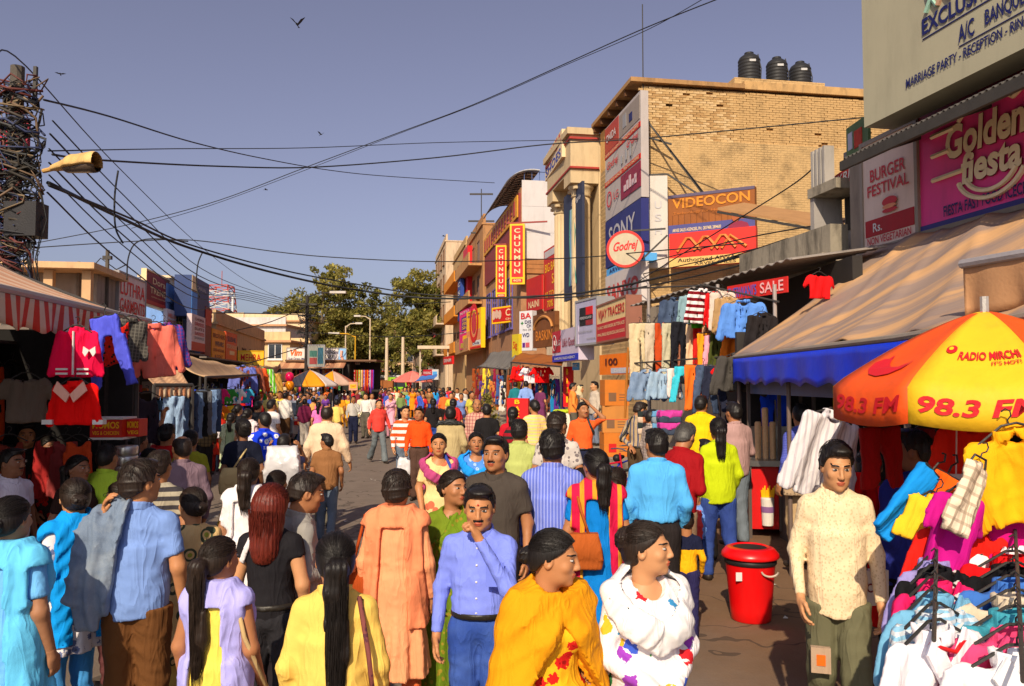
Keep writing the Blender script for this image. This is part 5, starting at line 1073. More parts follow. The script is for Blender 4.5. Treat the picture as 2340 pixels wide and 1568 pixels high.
# dumpling box sign at the left stall
p = at(205, 1000, 7.6); t = thing('dumpling_box', 'red lit food box with yellow letters at the left stall', 'food stall sign', tuple(p), .05)
MOM = mat(S((206, 36, 24)), .5, .1, 4)
MB().box(0, .30, 0, .30, 0, .17).obj('panel', MOM, t, False); lettering(t, 'MOMOS', .025, .275, .085, .15, YEL, -.004, .02); lettering(t, 'VEG & CHICKEN', .025, .275, .025, .06, YEL, -.004, .01)
MB().box(-.01, .31, -.006, .31, -.022, -.002).obj('edge', WHT, t, False); MB().box(-.01, .31, -.006, .31, .172, .19).obj('edge', WHT, t, False)
st_ = MB().box(.303, .42, .1, .3, .0, .17).obj('side_panel', MOM, t, False); lettering(t, 'MOMOS', .308, .415, .085, .15, YEL, .094, .02); lettering(t, 'VEG', .308, .415, .025, .06, YEL, .094, .02)
for x_ in (.02, .28, .40): MB().tube([(x_, .15, -1.6), (x_, .15, 0)], .012, 6).obj('post', IRON, t, False)
for k in range(5): MB().lathe((.34, .02, -.55 + k * .095), [(.10, 0), (.105, .02), (.105, .075), (.10, .09)], 20).obj('steamer_tray', mat((.55, .53, .5), .3, .1, 6, 0, metal=.8), t, False, True)
MB().box(-.05, .5, -.12, .35, -.62, -.56).obj('counter', mat((.4, .38, .36), .4, metal=.6), t, False)
# ---------------------------------------------------------------- hanging garments
HNG = mat((.03, .028, .026), .5); _GN = [0]
def gar_sdf(kind, w, h, sd):
    def wid(Z, a, b): return a + (b - a) * np.clip(-Z / f4(h), 0, 1)
    def fn(G):
        X, Y, Z = G; yf = .013 * np.sin(X * 23 + sd + Z * 4) + .012 * np.sin(X * 41 - Z * 9 + sd * 2); th = .015; t = None
        def slab(d2):
            return np.maximum(d2, np.abs(Y - yf) - th - .010 * np.exp(-(d2 * 8) ** 2))
        if kind in ('jacket', 'shirt', 'tee', 'polo'):
            sh = np.abs(X) * .32; d2 = np.maximum(np.maximum(np.abs(X) - wid(Z, w * .5, w * .48), Z + sh), -Z - h)
            t = slab(d2); aX = np.abs(X); L = .62 if kind in ('jacket', 'shirt') else .24
            s_ = cap((aX, (Y - yf) * f4(2.4), Z), (w * .44, 0, -w * .22), (w * .44 + w * (.22 if L > .3 else .26), 0, -w * .2 - L * h * 1.25), w * .15 + .012, w * .11 + .008)
            t = smin(t, s_, .03); t = np.maximum(t, -ell(G, (0, -.03, .0), (w * .17, .06, w * .16)))
            if kind in ('polo', 'shirt', 'jacket'): t = smin(t, np.maximum(np.abs(np.sqrt(X ** 2 + (Y * 1.4) ** 2) - w * .18) - .011, np.abs(Z + .015) - .032), .01)
        elif kind in ('trousers', 'jeans'):
            sp = .02 if kind == 'trousers' else .10; k = np.clip(-Z / f4(h), 0, 1); aX = np.abs(X)
            d2 = np.abs(aX - (w * .25 + sp * k)) - wid(Z, w * .27, w * .21); d2 = np.where(Z > -h * .28, np.abs(X) - w * .5 - .03 * k, d2)
            t = slab(np.maximum(np.maximum(d2, Z), -Z - h))
        elif kind in ('dress', 'skirt'):
            d2 = np.abs(X) - wid(Z, w * (.28 if kind == 'skirt' else .34), w * .5); t = slab(np.maximum(np.maximum(d2, Z + (np.abs(X) * .3 if kind == 'dress' else 0)), -Z - h + .02 * np.sin(X * 30)))
            if kind == 'dress': t = np.maximum(t, -ell(G, (0, -.02, .0), (.08, .08, .09)))
        else:
            d2 = np.abs(X) - w * .5; t = slab(np.maximum(np.maximum(d2, Z), -Z - h))
        return t - wr(G, sd, 22, .005)
    return fn
def garment(kind, label, px, py, d, w, h, m, rz=0., tilt=0., g=.02, group=None, extra=None, pos=None, cat=None):
    _GN[0] += 1; P = Vector(pos) if pos else at(px, py, d)
    nm = {'jacket': 'hanging_jacket', 'shirt': 'hanging_shirt', 'tee': 'hanging_tee_shirt', 'polo': 'hanging_polo_shirt', 'trousers': 'hanging_trousers', 'jeans': 'hanging_jeans', 'dress': 'hanging_dress', 'skirt': 'hanging_skirt', 'cloth': 'hanging_cloth'}[kind]
    t = thing(nm, label, cat or nm.replace('hanging_', '').replace('_', ' '), tuple(P), rz, group)
    if tilt: t.rotation_euler = (0, tilt, rz)
    k = w * .5 + (.26 if kind in ('jacket', 'shirt', 'polo', 'tee') else .14)
    sdfmesh('fabric', gar_sdf(kind, w, h, _GN[0] * 2 + 1), (-k, -.11, -h - .03), (k, .11, .05), g, m, t)
    hk = MB()
    if kind in ('jacket', 'shirt', 'tee', 'polo', 'dress'): hk.tube([(-w * .42, 0, -w * .1), (-.03, 0, .03), (.03, 0, .03), (w * .42, 0, -w * .1)], .006, 5); hk.tube([(0, 0, .03), (0, 0, .05), (.018, 0, .065), (.02, 0, .085), (.005, 0, .1), (-.014, 0, .09)], .0035, 5)
    else: hk.tube([(-w * .4, 0, .0), (w * .4, 0, .0)], .008, 5); hk.tube([(0, 0, 0), (0, 0, .05), (.02, 0, .08), (0, 0, .11), (-.018, 0, .1)], .0055, 5)
    hk.obj('hanger', HNG, t, False)
    if kind == 'polo':
        for s in (-1, 1): MB().prism([(0, -.10), (s * w * .19, .015), (s * w * .30, -.05), (s * w * .10, -.17)], -.062, -.05).obj('collar', m, t, False)
    if extra: extra(t, w, h)
    return t
C_ = lambda c, *a: cloth(S(c), *a)
DEN = C_((92, 116, 150), 'denim', S((150, 170, 196))); DDEN = C_((40, 52, 78), 'denim', S((92, 110, 140)))
# ---------------------------------------------------------------- left: striped awning stall
def stripes(c1, c2, f, axis=1):
    k = ('st', tuple(c1), tuple(c2), f, axis)
    if k in _M: return _M[k]
    m, n, b = _nodes('striped_canvas'); v = _oc(n); sep = n.nodes.new('ShaderNodeSeparateXYZ'); n.links.new(v, sep.inputs[0])
    s_ = _math(n, 'LESS_THAN', _math(n, 'FRACT', _math(n, 'MULTIPLY', sep.outputs[axis], f)), .5)
    c = _mix(n, s_, c1, c2); c = _mix(n, _math(n, 'MULTIPLY', _noise(n, 4, 6, v, .7), .4), c, (.16, .11, .07)); n.links.new(c, b.inputs['Base Color']); b.inputs['Roughness'].default_value = .85
    _bump(n, b, _noise(n, 12, 5, v), .3, .02); _M[k] = m; return m
aw = thing('awning', 'big striped canvas awning with red and white scalloped valance at left', 'awning', (-3.6, 5.5, 0))
F = lambda d: Vector((-3.58 - .117 * (d - 5.5), d, 2.80)); Bk = lambda d: Vector((-5.45 - .117 * (d - 5.5), d, 3.52))
def sag(a, b, u, v, s): return a.lerp(b, v) + Vector((0, 0, -s * math.sin(math.pi * v) - .012 * math.sin(u * 60)))
MB().sheet(lambda u, v: sag(F(3.0 + 5.5 * u), Bk(3.0 + 5.5 * u), u, v, .05), 60, 8, .012).obj('canvas', stripes(S((214, 150, 112)), S((226, 190, 160)), 5.5), aw, True, True)
def val(u, v):
    p = F(3.0 + 5.5 * u); sc_ = .26 - .045 * abs(math.sin(u * 5.5 / .19 * math.pi / 2)); return p + Vector((.02 + .03 * v * math.sin(u * 70), 0, -.03 - v * sc_))
MB().sheet(val, 160, 4, .01).obj('valance', stripes(S((206, 44, 26)), S((222, 200, 180)), 7.0), aw, True, True)
MB().tube([F(3.0), F(8.52)], .035, 8).obj('front_roller', mat((.42, .36, .33), .5, .1), aw)
for d in (3.4, 8.45): MB().tube([F(d) + Vector((-.05, 0, -.02)), Bk(d) + Vector((0, 0, -.05))], .025, 6).obj('arm', IRON, aw); MB().tube([(F(d).x - .1, d, 0), F(d) + Vector((-.1, 0, 0))], .03, 6).obj('post', IRON, aw)
st_ = thing('clothes_stall', 'dark clothes booth under the striped awning at left', 'market stall', (-5.6, 6, 0))
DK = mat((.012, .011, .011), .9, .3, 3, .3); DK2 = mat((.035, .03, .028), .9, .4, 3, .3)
MB().add([tuple(p) for p in (Bk(3.), Bk(8.6), Bk(8.6) * 1, Bk(3.))], []).V
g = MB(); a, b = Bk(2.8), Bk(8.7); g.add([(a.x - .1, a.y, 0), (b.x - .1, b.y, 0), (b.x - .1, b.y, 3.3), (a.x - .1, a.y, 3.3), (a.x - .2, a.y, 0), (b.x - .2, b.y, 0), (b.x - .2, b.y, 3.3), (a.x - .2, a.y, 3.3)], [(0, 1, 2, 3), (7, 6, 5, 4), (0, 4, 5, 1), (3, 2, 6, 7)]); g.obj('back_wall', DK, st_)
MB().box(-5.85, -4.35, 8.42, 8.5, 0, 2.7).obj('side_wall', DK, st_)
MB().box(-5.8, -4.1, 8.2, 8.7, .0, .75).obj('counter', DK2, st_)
for k in range(4): MB().box(-5.75, -5.3, 3.2, 8.6, .9 + k * .55, .93 + k * .55).obj('shelf', mat((.07, .055, .045), .8), st_)
ws = [(150, 26, 20), (190, 70, 20), (60, 50, 60), (30, 30, 34), (120, 60, 40), (40, 40, 90), (90, 20, 30)]
for k in range(26):                                           # stock dimly seen on the back rail
    d = 4.6 + k * .155; garment('dress' if k % 3 else 'shirt', 'dim garment on the back rail inside the striped awning stall', 0, 0, d, .42, .8 + .2 * (k % 2), C_(ws[k % 7]), 1.57 + .2 * (k % 3), g=.04, group='stock inside the left stall', pos=(-4.95 - .117 * (d - 5.5), d, 2.35 - .9 * (k % 2)), cat='garment')
def butterfly(t, w, h):
    MB().tube([(0, -.055, -.02), (.004, -.055, -h + .02)], .008, 5).obj('zip', WHT, t, False)
    for s in (-1, 1): MB().prism([(.13, -.17), (.13 + s * .045, -.14), (.13 + s * .05, -.19), (.13 + s * .03, -.22)], -.07, -.062).obj('emblem_wing', WHT, t, False)
    for s in (-1, 1):
        for q in range(2): MB().box(s * .08 - .045, s * .08 + .045, -.062, -.052, -h + .02 + q * .035, -h + .035 + q * .035).obj('band', WHT, t, False)
def shirtcol(t, w, h):
    for s in (-1, 1): MB().prism([(0, -.1), (s * .1, .0), (s * .13, -.07), (s * .03, -.16)], -.075, -.06).obj('collar', C_((240, 180, 160)), t, False)
    for s in (-1, 1): MB().box(s * w * .655 - .04, s * w * .655 + .04, -.03, .03, -w * .2 - h * .8, -w * .2 - h * .8 + .035).obj('cuff', WHT, t, False)
LG_ = 'clothes hung at the left awning'
garment('jacket', 'bright pink zip jacket with butterfly emblem hanging at left', 176, 752, 6.2, .27, .38, C_((232, 10, 70)), .05, g=.014, extra=butterfly, group=LG_)
garment('jacket', 'bright red pullover with pink collar under the pink jacket', 172, 872, 6.15, .30, .34, C_((236, 8, 6)), .0, g=.014, extra=shirtcol, group=LG_)
garment('jeans', 'bright blue flared trousers hanging with one leg kicked out', 240, 722, 6.7, .26, .62, C_((84, 92, 220)), -.1, -.16, .014, LG_)
garment('dress', 'red and black patterned dress beside the blue trousers', 272, 726, 7.2, .24, .44, cloth(S((206, 30, 16)), 'dots', (.01, .01, .01), 26), .4, .1, .016, LG_)
garment('shirt', 'dark checked shirt behind the red patterned dress', 302, 728, 7.6, .24, .42, cloth((.06, .055, .05), 'plaid', (.16, .15, .13), 30), .6, .1, .016, LG_)
garment('shirt', 'salmon pink shirt at the end of the striped awning', 352, 742, 8.3, .34, .56, C_((232, 116, 100)), .5, -.12, .016, LG_)
garment('shirt', 'blue and purple checked shirt behind the salmon shirt', 375, 740, 8.9, .34, .54, cloth(S((60, 70, 160)), 'plaid', S((150, 50, 110)), 26), .7, -.12, .018, LG_)
garment('tee', 'faded grey shirt on a stick inside the left stall', 60, 860, 6.4, .3, .38, C_((96, 84, 74)), .2, g=.018, group=LG_)
for k, (px, py, d, c) in enumerate(((180, 1000, 7.4, (200, 70, 30)), (150, 1000, 7.8, (150, 60, 60)), (110, 1000, 7.8, (160, 40, 40)), (335, 900, 9.2, (60, 50, 60)), (20, 1000, 7, (110, 40, 30)))):
    garment('dress', ('orange', 'dull rose', 'dark red', 'black', 'rust')[k] + ' dress low inside the left stall', px, py, d, .34, .6, C_(c), .1 * k, g=.025, group=LG_)
# ---------------------------------------------------------------- left: farther stalls
def canopy(name, label, pts, m, post=True, th=.02, s=.12, n=14, valm=None, vh=.2, vf=9):
    """pts: front-left, front-right, back-right, back-left world points"""
    a, b, c, d = [Vector(p) for p in pts]; t = thing(name, label, 'awning', (a.x, a.y, 0))
    MB().sheet(lambda u, v: a.lerp(b, u).lerp(d.lerp(c, u), v) + Vector((0, 0, -s * math.sin(math.pi * v) * (.6 + .4 * math.sin(math.pi * u)) + .025 * math.sin(u * 17 + v * 5))), n, 10, th).obj('canvas', m, t, True, True)
    MB().tube([a, b], .03, 6).obj('front_bar', IRON, t)
    if valm:
        nrm = Vector((0, 0, -1)); MB().sheet(lambda u, v: a.lerp(b, u) + nrm * (.02 + v * (vh - .18 * vh * abs(math.sin(u * math.pi * vf)))) + Vector((.01, -.02, 0)) * (v * math.sin(u * 50)), n * 6, 3, .01).obj('valance', valm, t, True, True)
    if post:
        for q in (a, b): MB().tube([(q.x, q.y, 0), q], .03, 6).obj('post', IRON, t)
    return t
BEI = mat(S((196, 160, 122)), .85, .2, 2, .3, 20, dirt=.35)
q = lambda x, y, d: at(x, y, d)
canopy('awning', 'small beige awning with striped skirt behind the salmon shirt', (q(352, 880, 12.3), q(440, 880, 12.9), q(410, 842, 14.5), q(330, 838, 14)), stripes(S((206, 160, 120)), S((186, 140, 104)), 9, 0), valm=stripes(S((200, 130, 90)), S((206, 180, 150)), 14, 0), vh=.20)
canopy('awning', 'large sagging beige canvas awning on the left beyond the small one', (q(470, 862, 19), q(592, 856, 27), q(545, 838, 30), q(395, 808, 19.5)), BEI, s=.25)
canopy('awning', 'flat faded awning over the garments below the yellow signboard', (q(575, 852, 30), q(625, 856, 36), q(640, 838, 38), q(560, 836, 32)), mat(S((176, 140, 104)), .9, .25, 2, .4, dirt=.4))
canopy('awning', 'cream cloth awning next to the balloons near the fabric stall', (q(602, 876, 36), q(656, 872, 42), q(665, 850, 43), q(600, 855, 37)), mat(S((214, 180, 130)), .9, .2, 2, .4))
for k, (d, off, L_, h_, lab) in enumerate(((11.4, 3.4, 5.5, 2.9, 'dark open booth of jeans behind the left awning'), (18.5, 2.6, 8, 3, 'shadowy booth full of bright tops under the sagging awning'), (28.5, 2.2, 9, 3, 'dark booth behind the lime jacket'))):
    p = FL(d, off); t = thing('booth', lab, 'market stall', tuple(p), TH_L)
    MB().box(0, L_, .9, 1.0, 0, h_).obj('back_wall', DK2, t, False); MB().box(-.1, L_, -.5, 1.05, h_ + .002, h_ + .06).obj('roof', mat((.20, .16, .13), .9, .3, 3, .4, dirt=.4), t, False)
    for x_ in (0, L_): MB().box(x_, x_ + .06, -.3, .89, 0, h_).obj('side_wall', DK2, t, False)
    MB().box(.2, L_ - .2, -.45, .2, 0, .8).obj('table', mat((.12, .1, .09), .8), t, False)
    for q_ in range(2): MB().box(.2, L_ - .2, .45, .85, 1.2 + .6 * q_, 1.24 + .6 * q_).obj('shelf', mat((.12, .1, .09), .8), t, False)
    for q_ in range(int(L_ * 3)):
        MB().box(.3 + q_ * .31, .52 + q_ * .31, .5, .8, 1.25 + .6 * (q_ % 2), 1.35 + .1 * (q_ % 3) + .6 * (q_ % 2)).obj('folded_stock', C_([(150, 40, 40), (60, 70, 150), (200, 180, 160), (40, 40, 46), (210, 120, 40), (90, 130, 160)][(q_ * 5 + k) % 6]), t, False)
cols = [(40, 70, 190), (214, 30, 30), (240, 240, 236), (30, 30, 36), (230, 120, 30), (60, 160, 200), (220, 40, 110), (240, 190, 40), (120, 60, 160), (60, 150, 60)]
cn = ['blue', 'red', 'white', 'black', 'orange', 'sky blue', 'pink', 'yellow', 'violet', 'green']
for k in range(9):                                            # jeans on the second stall
    garment('trousers', ('pale washed', 'mid blue', 'charcoal', 'dark indigo', 'faded blue', 'black', 'grey', 'light blue', 'navy')[k] + ' jeans on the rail of the second left stall', 398 + 11 * k, 905 - 2 * k, 12.6 + .25 * k, .34, .80, (C_((150, 176, 206)), DEN, C_((60, 62, 66)), DDEN, DEN, C_((24, 24, 28)), C_((96, 96, 100)), C_((130, 160, 200)), DDEN)[k], .7, g=.028, group='jeans on the second left stall')
for k in range(12):
    garment('tee', cn[k % 10] + (' child top in the upper row under the sagging awning' if k < 10 else ' child top at the far end under the sagging awning'), 452 + (k % 6) * 20, 885 + 38 * (k // 6), 19.5 + .8 * (k % 6), .5, .5, C_(cols[(k * 3) % 10]), .4, g=.045, group='tops under the sagging awning')
for k, (px, py, d, kind, c, lab) in enumerate(((600, 840, 31, 'jacket', (110, 200, 40), 'lime green jacket with pale stripes on the left street stall'), (618, 850, 33, 'shirt', (196, 150, 70), 'ochre shirt beside the lime green jacket'), (572, 836, 29, 'shirt', (150, 80, 60), 'patterned brown shirt left of the lime jacket'), (583, 838, 29.5, 'shirt', (226, 90, 40), 'orange shirt left of the lime jacket'), (556, 835, 28.6, 'shirt', (110, 120, 200), 'lilac blue shirt at the end of the sagging awning'))):
    garment(kind, lab, px, py, d, .75, 1.05, cloth(S(c), 'vs', (.6, .7, .5), 8) if k == 0 else C_(c), .2, g=.045, group='shirts beyond the sagging awning')
for k in range(8):
    garment('dress', ('red', 'violet', 'magenta', 'blue', 'orange', 'green', 'rose', 'yellow')[k] + ' dress in the dark booth near the car', 548 + 10 * k, 890 + (k % 2) * 6, 27 + .7 * k, .5, .8, C_([(206, 30, 30), (120, 50, 180), (214, 30, 120), (40, 60, 190), (236, 120, 30), (60, 140, 60), (226, 90, 110), (236, 190, 50)][k]), .3, g=.05, group='dresses near the car')
# balloons
for k, (px, py, c, lab) in enumerate(((682, 862, (232, 20, 90), 'pink balloon above the crowd by the fabric stall'), (682, 881, (250, 150, 20), 'orange balloon under the pink one'))):
    p = at(px * 1.0 - 20, py, 38); b_ = thing('balloon', lab, 'balloon', tuple(p)); MB().lathe((0, 0, 0), [(.02, -.26), (.12, -.2), (.2, -.05), (.21, .05), (.17, .16), (.08, .23), (.005, .25)], 16).obj('balloon_skin', mat(S(c), .25, .05, 3, 0), b_, False, True); MB().tube([(0, 0, -.26), (.05, 0, -.8), (0, 0, -1.5)], .006, 4).obj('string', WHT, b_, False)
# ---------------------------------------------------------------- fabric stall in the middle distance
fs = thing('fabric_stall', 'wide fabric stall hung with rows of coloured cloth lengths', 'market stall', (at(660, 880, 58).x, 58, 0))
x0, x1, x2 = at(660, 880, 58).x, at(792, 880, 58).x, at(866, 880, 60).x
MB().box(x0, x2, 60.5, 60.7, 0, 3.6).obj('back_wall', DK2, fs); MB().box(x0 - .2, x2 + .2, 57.6, 60.8, 3.62, 3.75).obj('roof', mat(S((120, 90, 70)), .9, .2), fs); MB().box(x1 - .3, x1 + .2, 57.9, 60.4, 0, 3.6).obj('partition', DK2, fs)
canopy('awning', 'beige striped awning with blue corner over the fabric stall', ((x0 - .6, 56.6, 3.05), (x1, 56.6, 3.1), (x1, 57.9, 3.6), (x0 - .6, 57.9, 3.6)), stripes(S((214, 160, 120)), S((190, 130, 96)), 1.2, 0))
strip_c = [(24, 24, 28), (150, 140, 60), (30, 30, 40), (210, 60, 110), (36, 40, 50), (200, 190, 60), (20, 20, 24), (236, 232, 240), (240, 236, 240), (230, 226, 236), (236, 230, 226), (240, 240, 246), (110, 90, 160), (230, 200, 170), (240, 130, 30), (206, 40, 40), (236, 120, 20), (60, 150, 220), (226, 60, 30), (120, 60, 40), (60, 130, 70)]
s2 = [(200, 24, 20), (150, 20, 20), (120, 130, 40), (190, 30, 30), (60, 120, 50), (230, 180, 40), (140, 140, 60), (220, 190, 160), (200, 150, 40), (180, 40, 120), (30, 130, 210), (226, 90, 30), (150, 30, 40), (230, 120, 20), (200, 40, 30), (60, 30, 120), (220, 200, 190), (110, 60, 170), (200, 20, 30), (120, 70, 200)]
nm_ = {}
def cname(c):
    import colorsys
    h_, s_, v_ = colorsys.rgb_to_hsv(*[x / 255 for x in c])
    if v_ < .25: return 'black'
    if s_ < .15: return 'white' if v_ > .8 else 'grey'
    n_ = ['red', 'orange', 'yellow', 'olive green', 'green', 'green', 'teal', 'sky blue', 'blue', 'violet', 'magenta', 'rose'][int(h_ * 12 + .5) % 12]
    return ('dark ' if v_ < .55 else '') + n_
for row, (cl, xa, xb, y_, zt) in enumerate(((strip_c, x0 + .3, x1 - .4, 57.75, 3.05), (s2, x1 + .5, x2 - .1, 58.2, 3.0))):
    for k, c in enumerate(cl):
        X_ = xa + (xb - xa) * (k + .5) / len(cl); w_ = (xb - xa) / len(cl) * .94; L_ = 1.55 + .25 * math.sin(k * 2.3)
        key = '%s cloth length, %s from the left in the %s bay of the fabric stall' % (cname(c), 'first second third fourth fifth sixth seventh eighth ninth tenth eleventh twelfth thirteenth fourteenth fifteenth sixteenth seventeenth eighteenth nineteenth twentieth last'.split()[k], ('left', 'right')[row])
        t = thing('cloth_length', key, 'cloth', (X_, y_, zt), 0, 'cloth lengths on the fabric stall' if row == 0 else 'cloth lengths in the right bay')
        MB().sheet(lambda u, v: ((u - .5) * w_, .06 * math.sin(u * 9 + k) + .03 * math.sin(v * 6), -v * L_), 6, 6, .02).obj('fabric', C_(c) if k % 5 else cloth(S(c), 'dots', (.6, .55, .5), 9), t, False, True)
# umbrellas of the fruit sellers
def umbrella(label, P, R, zr, za, mats, n=8, rot=0., vh=.12, group=None):
    t = thing('umbrella', label, 'umbrella', (P[0], P[1], 0), rot, group); wds = []
    for k in range(n):
        a, b = 2 * math.pi * k / n, 2 * math.pi * (k + 1) / n
        def fn(u, v, a=a, b=b):
            pa, pb = Vector((math.cos(a), math.sin(a), 0)), Vector((math.cos(b), math.sin(b), 0)); p = pa.lerp(pb, u) * R * min(v * 1.18, 1)
            r_ = min(v * 1.18, 1); z = za + (zr - za) * (r_ ** 1.35) - .03 * math.sin(math.pi * u) * r_
            if v > .85: z -= (v - .85) / .15 * vh; 
            p.z = z; return p
        MB().sheet(fn, 6, 14, .008).obj('panel', mats[k % len(mats)], t, False, True)
        MB().tube([(0, 0, za - .03), (math.cos(a) * R * .5, math.sin(a) * R * .5, za + (zr - za) * .39 - .03), (math.cos(a) * R, math.sin(a) * R, zr - .02)], .008, 4).obj('rib', IRON, t, False)
    MB().tube([(0, 0, 0), (0, 0, za + .08)], .022, 8).obj('pole', mat((.5, .48, .45), .4, metal=.5), t, False)
    return t
UM = [mat(S(c), .6, .12, 3, .1) for c in ((206, 170, 150), (60, 60, 72), (232, 150, 20), (220, 206, 200), (190, 110, 80))]
p = at(708, 880, 42); umbrella('brown white and orange umbrella, larger of two before the fabric stall', p, 1.5, 2.0, 2.75, [UM[4], UM[1], UM[2], UM[3]])
p = at(760, 880, 46); umbrella('dark and orange umbrella, smaller of two before the fabric stall', p, 1.35, 2.05, 2.75, [UM[1], UM[2], UM[0], UM[4]], rot=.3)
p = at(942, 870, 78); umbrella('faded pink umbrella in the far crowd', p, 2.1, 2.2, 3.2, [mat(S((226, 130, 120)), .6, .1), mat(S((214, 110, 100)), .6, .1)])
TARP = mat(S((70, 120, 200)), .6, .15, 3, .3)
canopy('tarpaulin', 'blue tarpaulin shade on the far right side of the crowd', (at(948, 872, 66), at(990, 866, 64), at(1000, 856, 66), at(960, 860, 70)), TARP)
canopy('tarpaulin', 'darker blue tarpaulin behind the pink umbrella', (at(925, 862, 88), at(960, 862, 86), at(962, 850, 90), at(930, 852, 92)), mat(S((40, 80, 170)), .6, .15, 3, .3))
# ---------------------------------------------------------------- right: near awning, stall and umbrella
F0, F1, F2 = Vector((3.19, 11.3, 2.50)), Vector((2.84, 5.8, 2.47)), Vector((2.75, 3.9, 2.5)); B0, B1, B2 = at(1988, 568, 13.0), at(2340, 478, 9.8), Vector((7.0, 6.0, 4.2))
def seg(a, b, c, u): return a.lerp(b, u / .7) if u < .7 else b.lerp(c, (u - .7) / .3)
m_, n_, b_ = _nodes('worn_canvas'); NAW = m_; v_ = _oc(n_, (.1, 1.1, .2)); c_ = _mix(n_, _ramp(n_, _noise(n_, 1.6, 3, v_), .42, .60), S((150, 128, 116)), S((206, 160, 112))); c_ = _mix(n_, _math(n_, 'MULTIPLY', _ramp(n_, _noise(n_, 2.2, 8, _oc(n_, (.6, 1.5, .6)), .75), .5, .75), .5), c_, S((110, 100, 112)))
n_.links.new(c_, b_.inputs['Base Color']); b_.inputs['Roughness'].default_value = .8; _bump(n_, b_, _noise(n_, 5, 7, _oc(n_)), .35, .03)
aw = thing('awning', 'large beige canvas awning with bright blue valance on the right', 'awning', (3.2, 11.3, 0))
MB().sheet(lambda u, v: seg(F0, F1, F2, u).lerp(seg(B0, B1, B2, u), v) + Vector((0, 0, -.16 * math.sin(math.pi * v) * (.5 + .5 * math.sin(u * 3)) + .022 * math.sin(u * 26 + v * 7) * (1 - v * .4) + .05 * math.exp(-(math.sin(u * 9 - v * 2.2) * 3) ** 2) * v + .03 * math.exp(-(math.sin(u * 17 + v * 3) * 3) ** 2))), 110, 24, .015).obj('canvas', NAW, aw, True, True)
MB().sheet(lambda u, v: seg(F0, F1, F2, u) + Vector((-.02 - .02 * v * math.sin(u * 60), -.015, -.03 - v * (.36 - .05 * abs(math.sin(u * 40))))), 200, 5, .01).obj('valance', mat(S((10, 60, 235)), .45, .12, 6, .5, 9), aw, True, True)
MB().tube([F0, F1, F2], .03, 8).obj('front_roller', mat((.30, .25, .20), .5), aw)
for k, P_ in enumerate((F0, F0.lerp(F1, .45), F1)): MB().tube([(P_.x + .06, P_.y, 0), P_ + Vector((.06, 0, 0))], .025, 8).obj('post', mat((.16, .11, .09), .5), aw)
fl = thing('tarpaulin_flap', 'tan tarpaulin flap hanging from a roll above the yellow umbrella', 'tarpaulin', tuple(at(2205, 600, 5.2)))
MB().tube([at(2198, 604, 5.3), at(2420, 566, 4.6)], .032, 8).obj('roll', mat((.30, .28, .30), .5), fl)
MB().sheet(lambda u, v: at(2202, 606, 5.3).lerp(at(2420, 568, 4.6), u) + Vector((.02 * math.sin(u * 15) * v, .05 * v * math.sin(u * 9), -v * (.34 + .012 * math.sin(u * 9)))), 30, 6, .01).obj('flap', mat(S((186, 140, 100)), .8, .2, 2, .3), fl, True, True)
bs = thing('food_stall', 'dark snack stall under the blue-edged awning at right', 'market stall', (4.4, 9.5, 0))
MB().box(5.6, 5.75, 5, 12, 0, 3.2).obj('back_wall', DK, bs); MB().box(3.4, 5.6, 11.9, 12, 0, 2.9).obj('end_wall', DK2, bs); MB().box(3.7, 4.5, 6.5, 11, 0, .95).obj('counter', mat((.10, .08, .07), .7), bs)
MB().box(3.35, 3.42, 7.4, 11.1, 1.98, 2.24).obj('menu_panel', mat(S((96, 116, 160)), .5, .2, 6), bs)
for k in range(6): MB().box(4.6, 5.5, 6 + k, 6.03 + k, .9, 2.1).obj('rack_divider', DK2, bs)
# cone cart
ct = thing('cone_cart', 'red cone vending cart with steel top and dark uprights', 'cart', (at(1755, 1180, 11.2).x, 11.2, 0), -.12)
STEEL = mat((.42, .40, .38), .3, .15, 5, .1, metal=.9); CR = mat(S((206, 20, 22)), .45, .1, 4)
MB().box(-.27, .55, -.25, .45, .12, .98).obj('cabinet', CR, ct, False); MB().box(-.33, .62, -.31, .5, .982, 1.06).obj('steel_top', STEEL, ct, False)
for sx, sy in ((-.29, -.27), (.58, -.27), (-.29, .47), (.58, .47), (.12, -.27)): MB().box(sx - .022, sx + .022, sy - .022, sy + .022, .0 if (sx, sy) != (.12, -.27) else .1, 2.28 if (sx, sy) != (.12, -.27) else 2.2).obj('upright', mat((.10, .075, .065), .5), ct, False)
MB().box(-.33, .62, -.31, .5, 2.282, 2.33).obj('roof', mat((.3, .2, .2), .6), ct, False)
for k in range(5): MB().box(-.32 + k * .06, -.29 + k * .06, -.325, -.312, 2.12, 2.28).obj('roof_fringe', RED if k % 2 else WHT, ct, False)
MB().lathe((-.06, -.29, .42), [(.001, -.24), (.075, -.24), (.09, .12), (.085, .14)], 16).obj('cup_picture', mat((.72, .66, .6), .5), ct, False)
for k in range(9): MB().bar((-.13 + .018 * k, -.30, .54), (-.15 + .022 * k + .01, -.31, .66 + .03 * (k % 3)), .016).obj('chip_picture', YEL, ct, False)
MB().lathe((-.06, -.29, .42), [(.0862, -.06), (.0905, .02)], 16).obj('cup_band', mat((.25, .12, .3), .5), ct, False)
for k in range(3): MB().lathe((-.12 + .1 * k, .0, 1.062), [(.04, 0), (.045, .5 + .2 * (k == 1)), (.03, .52 + .2 * (k == 1))], 12).obj('cup_stack', mat(S((236, 190, 140)), .5, .2, 30), ct, False)
MB().box(-.26, .56, .3, .34, 1.062, 1.5).obj('steel_back', STEEL, ct, False)
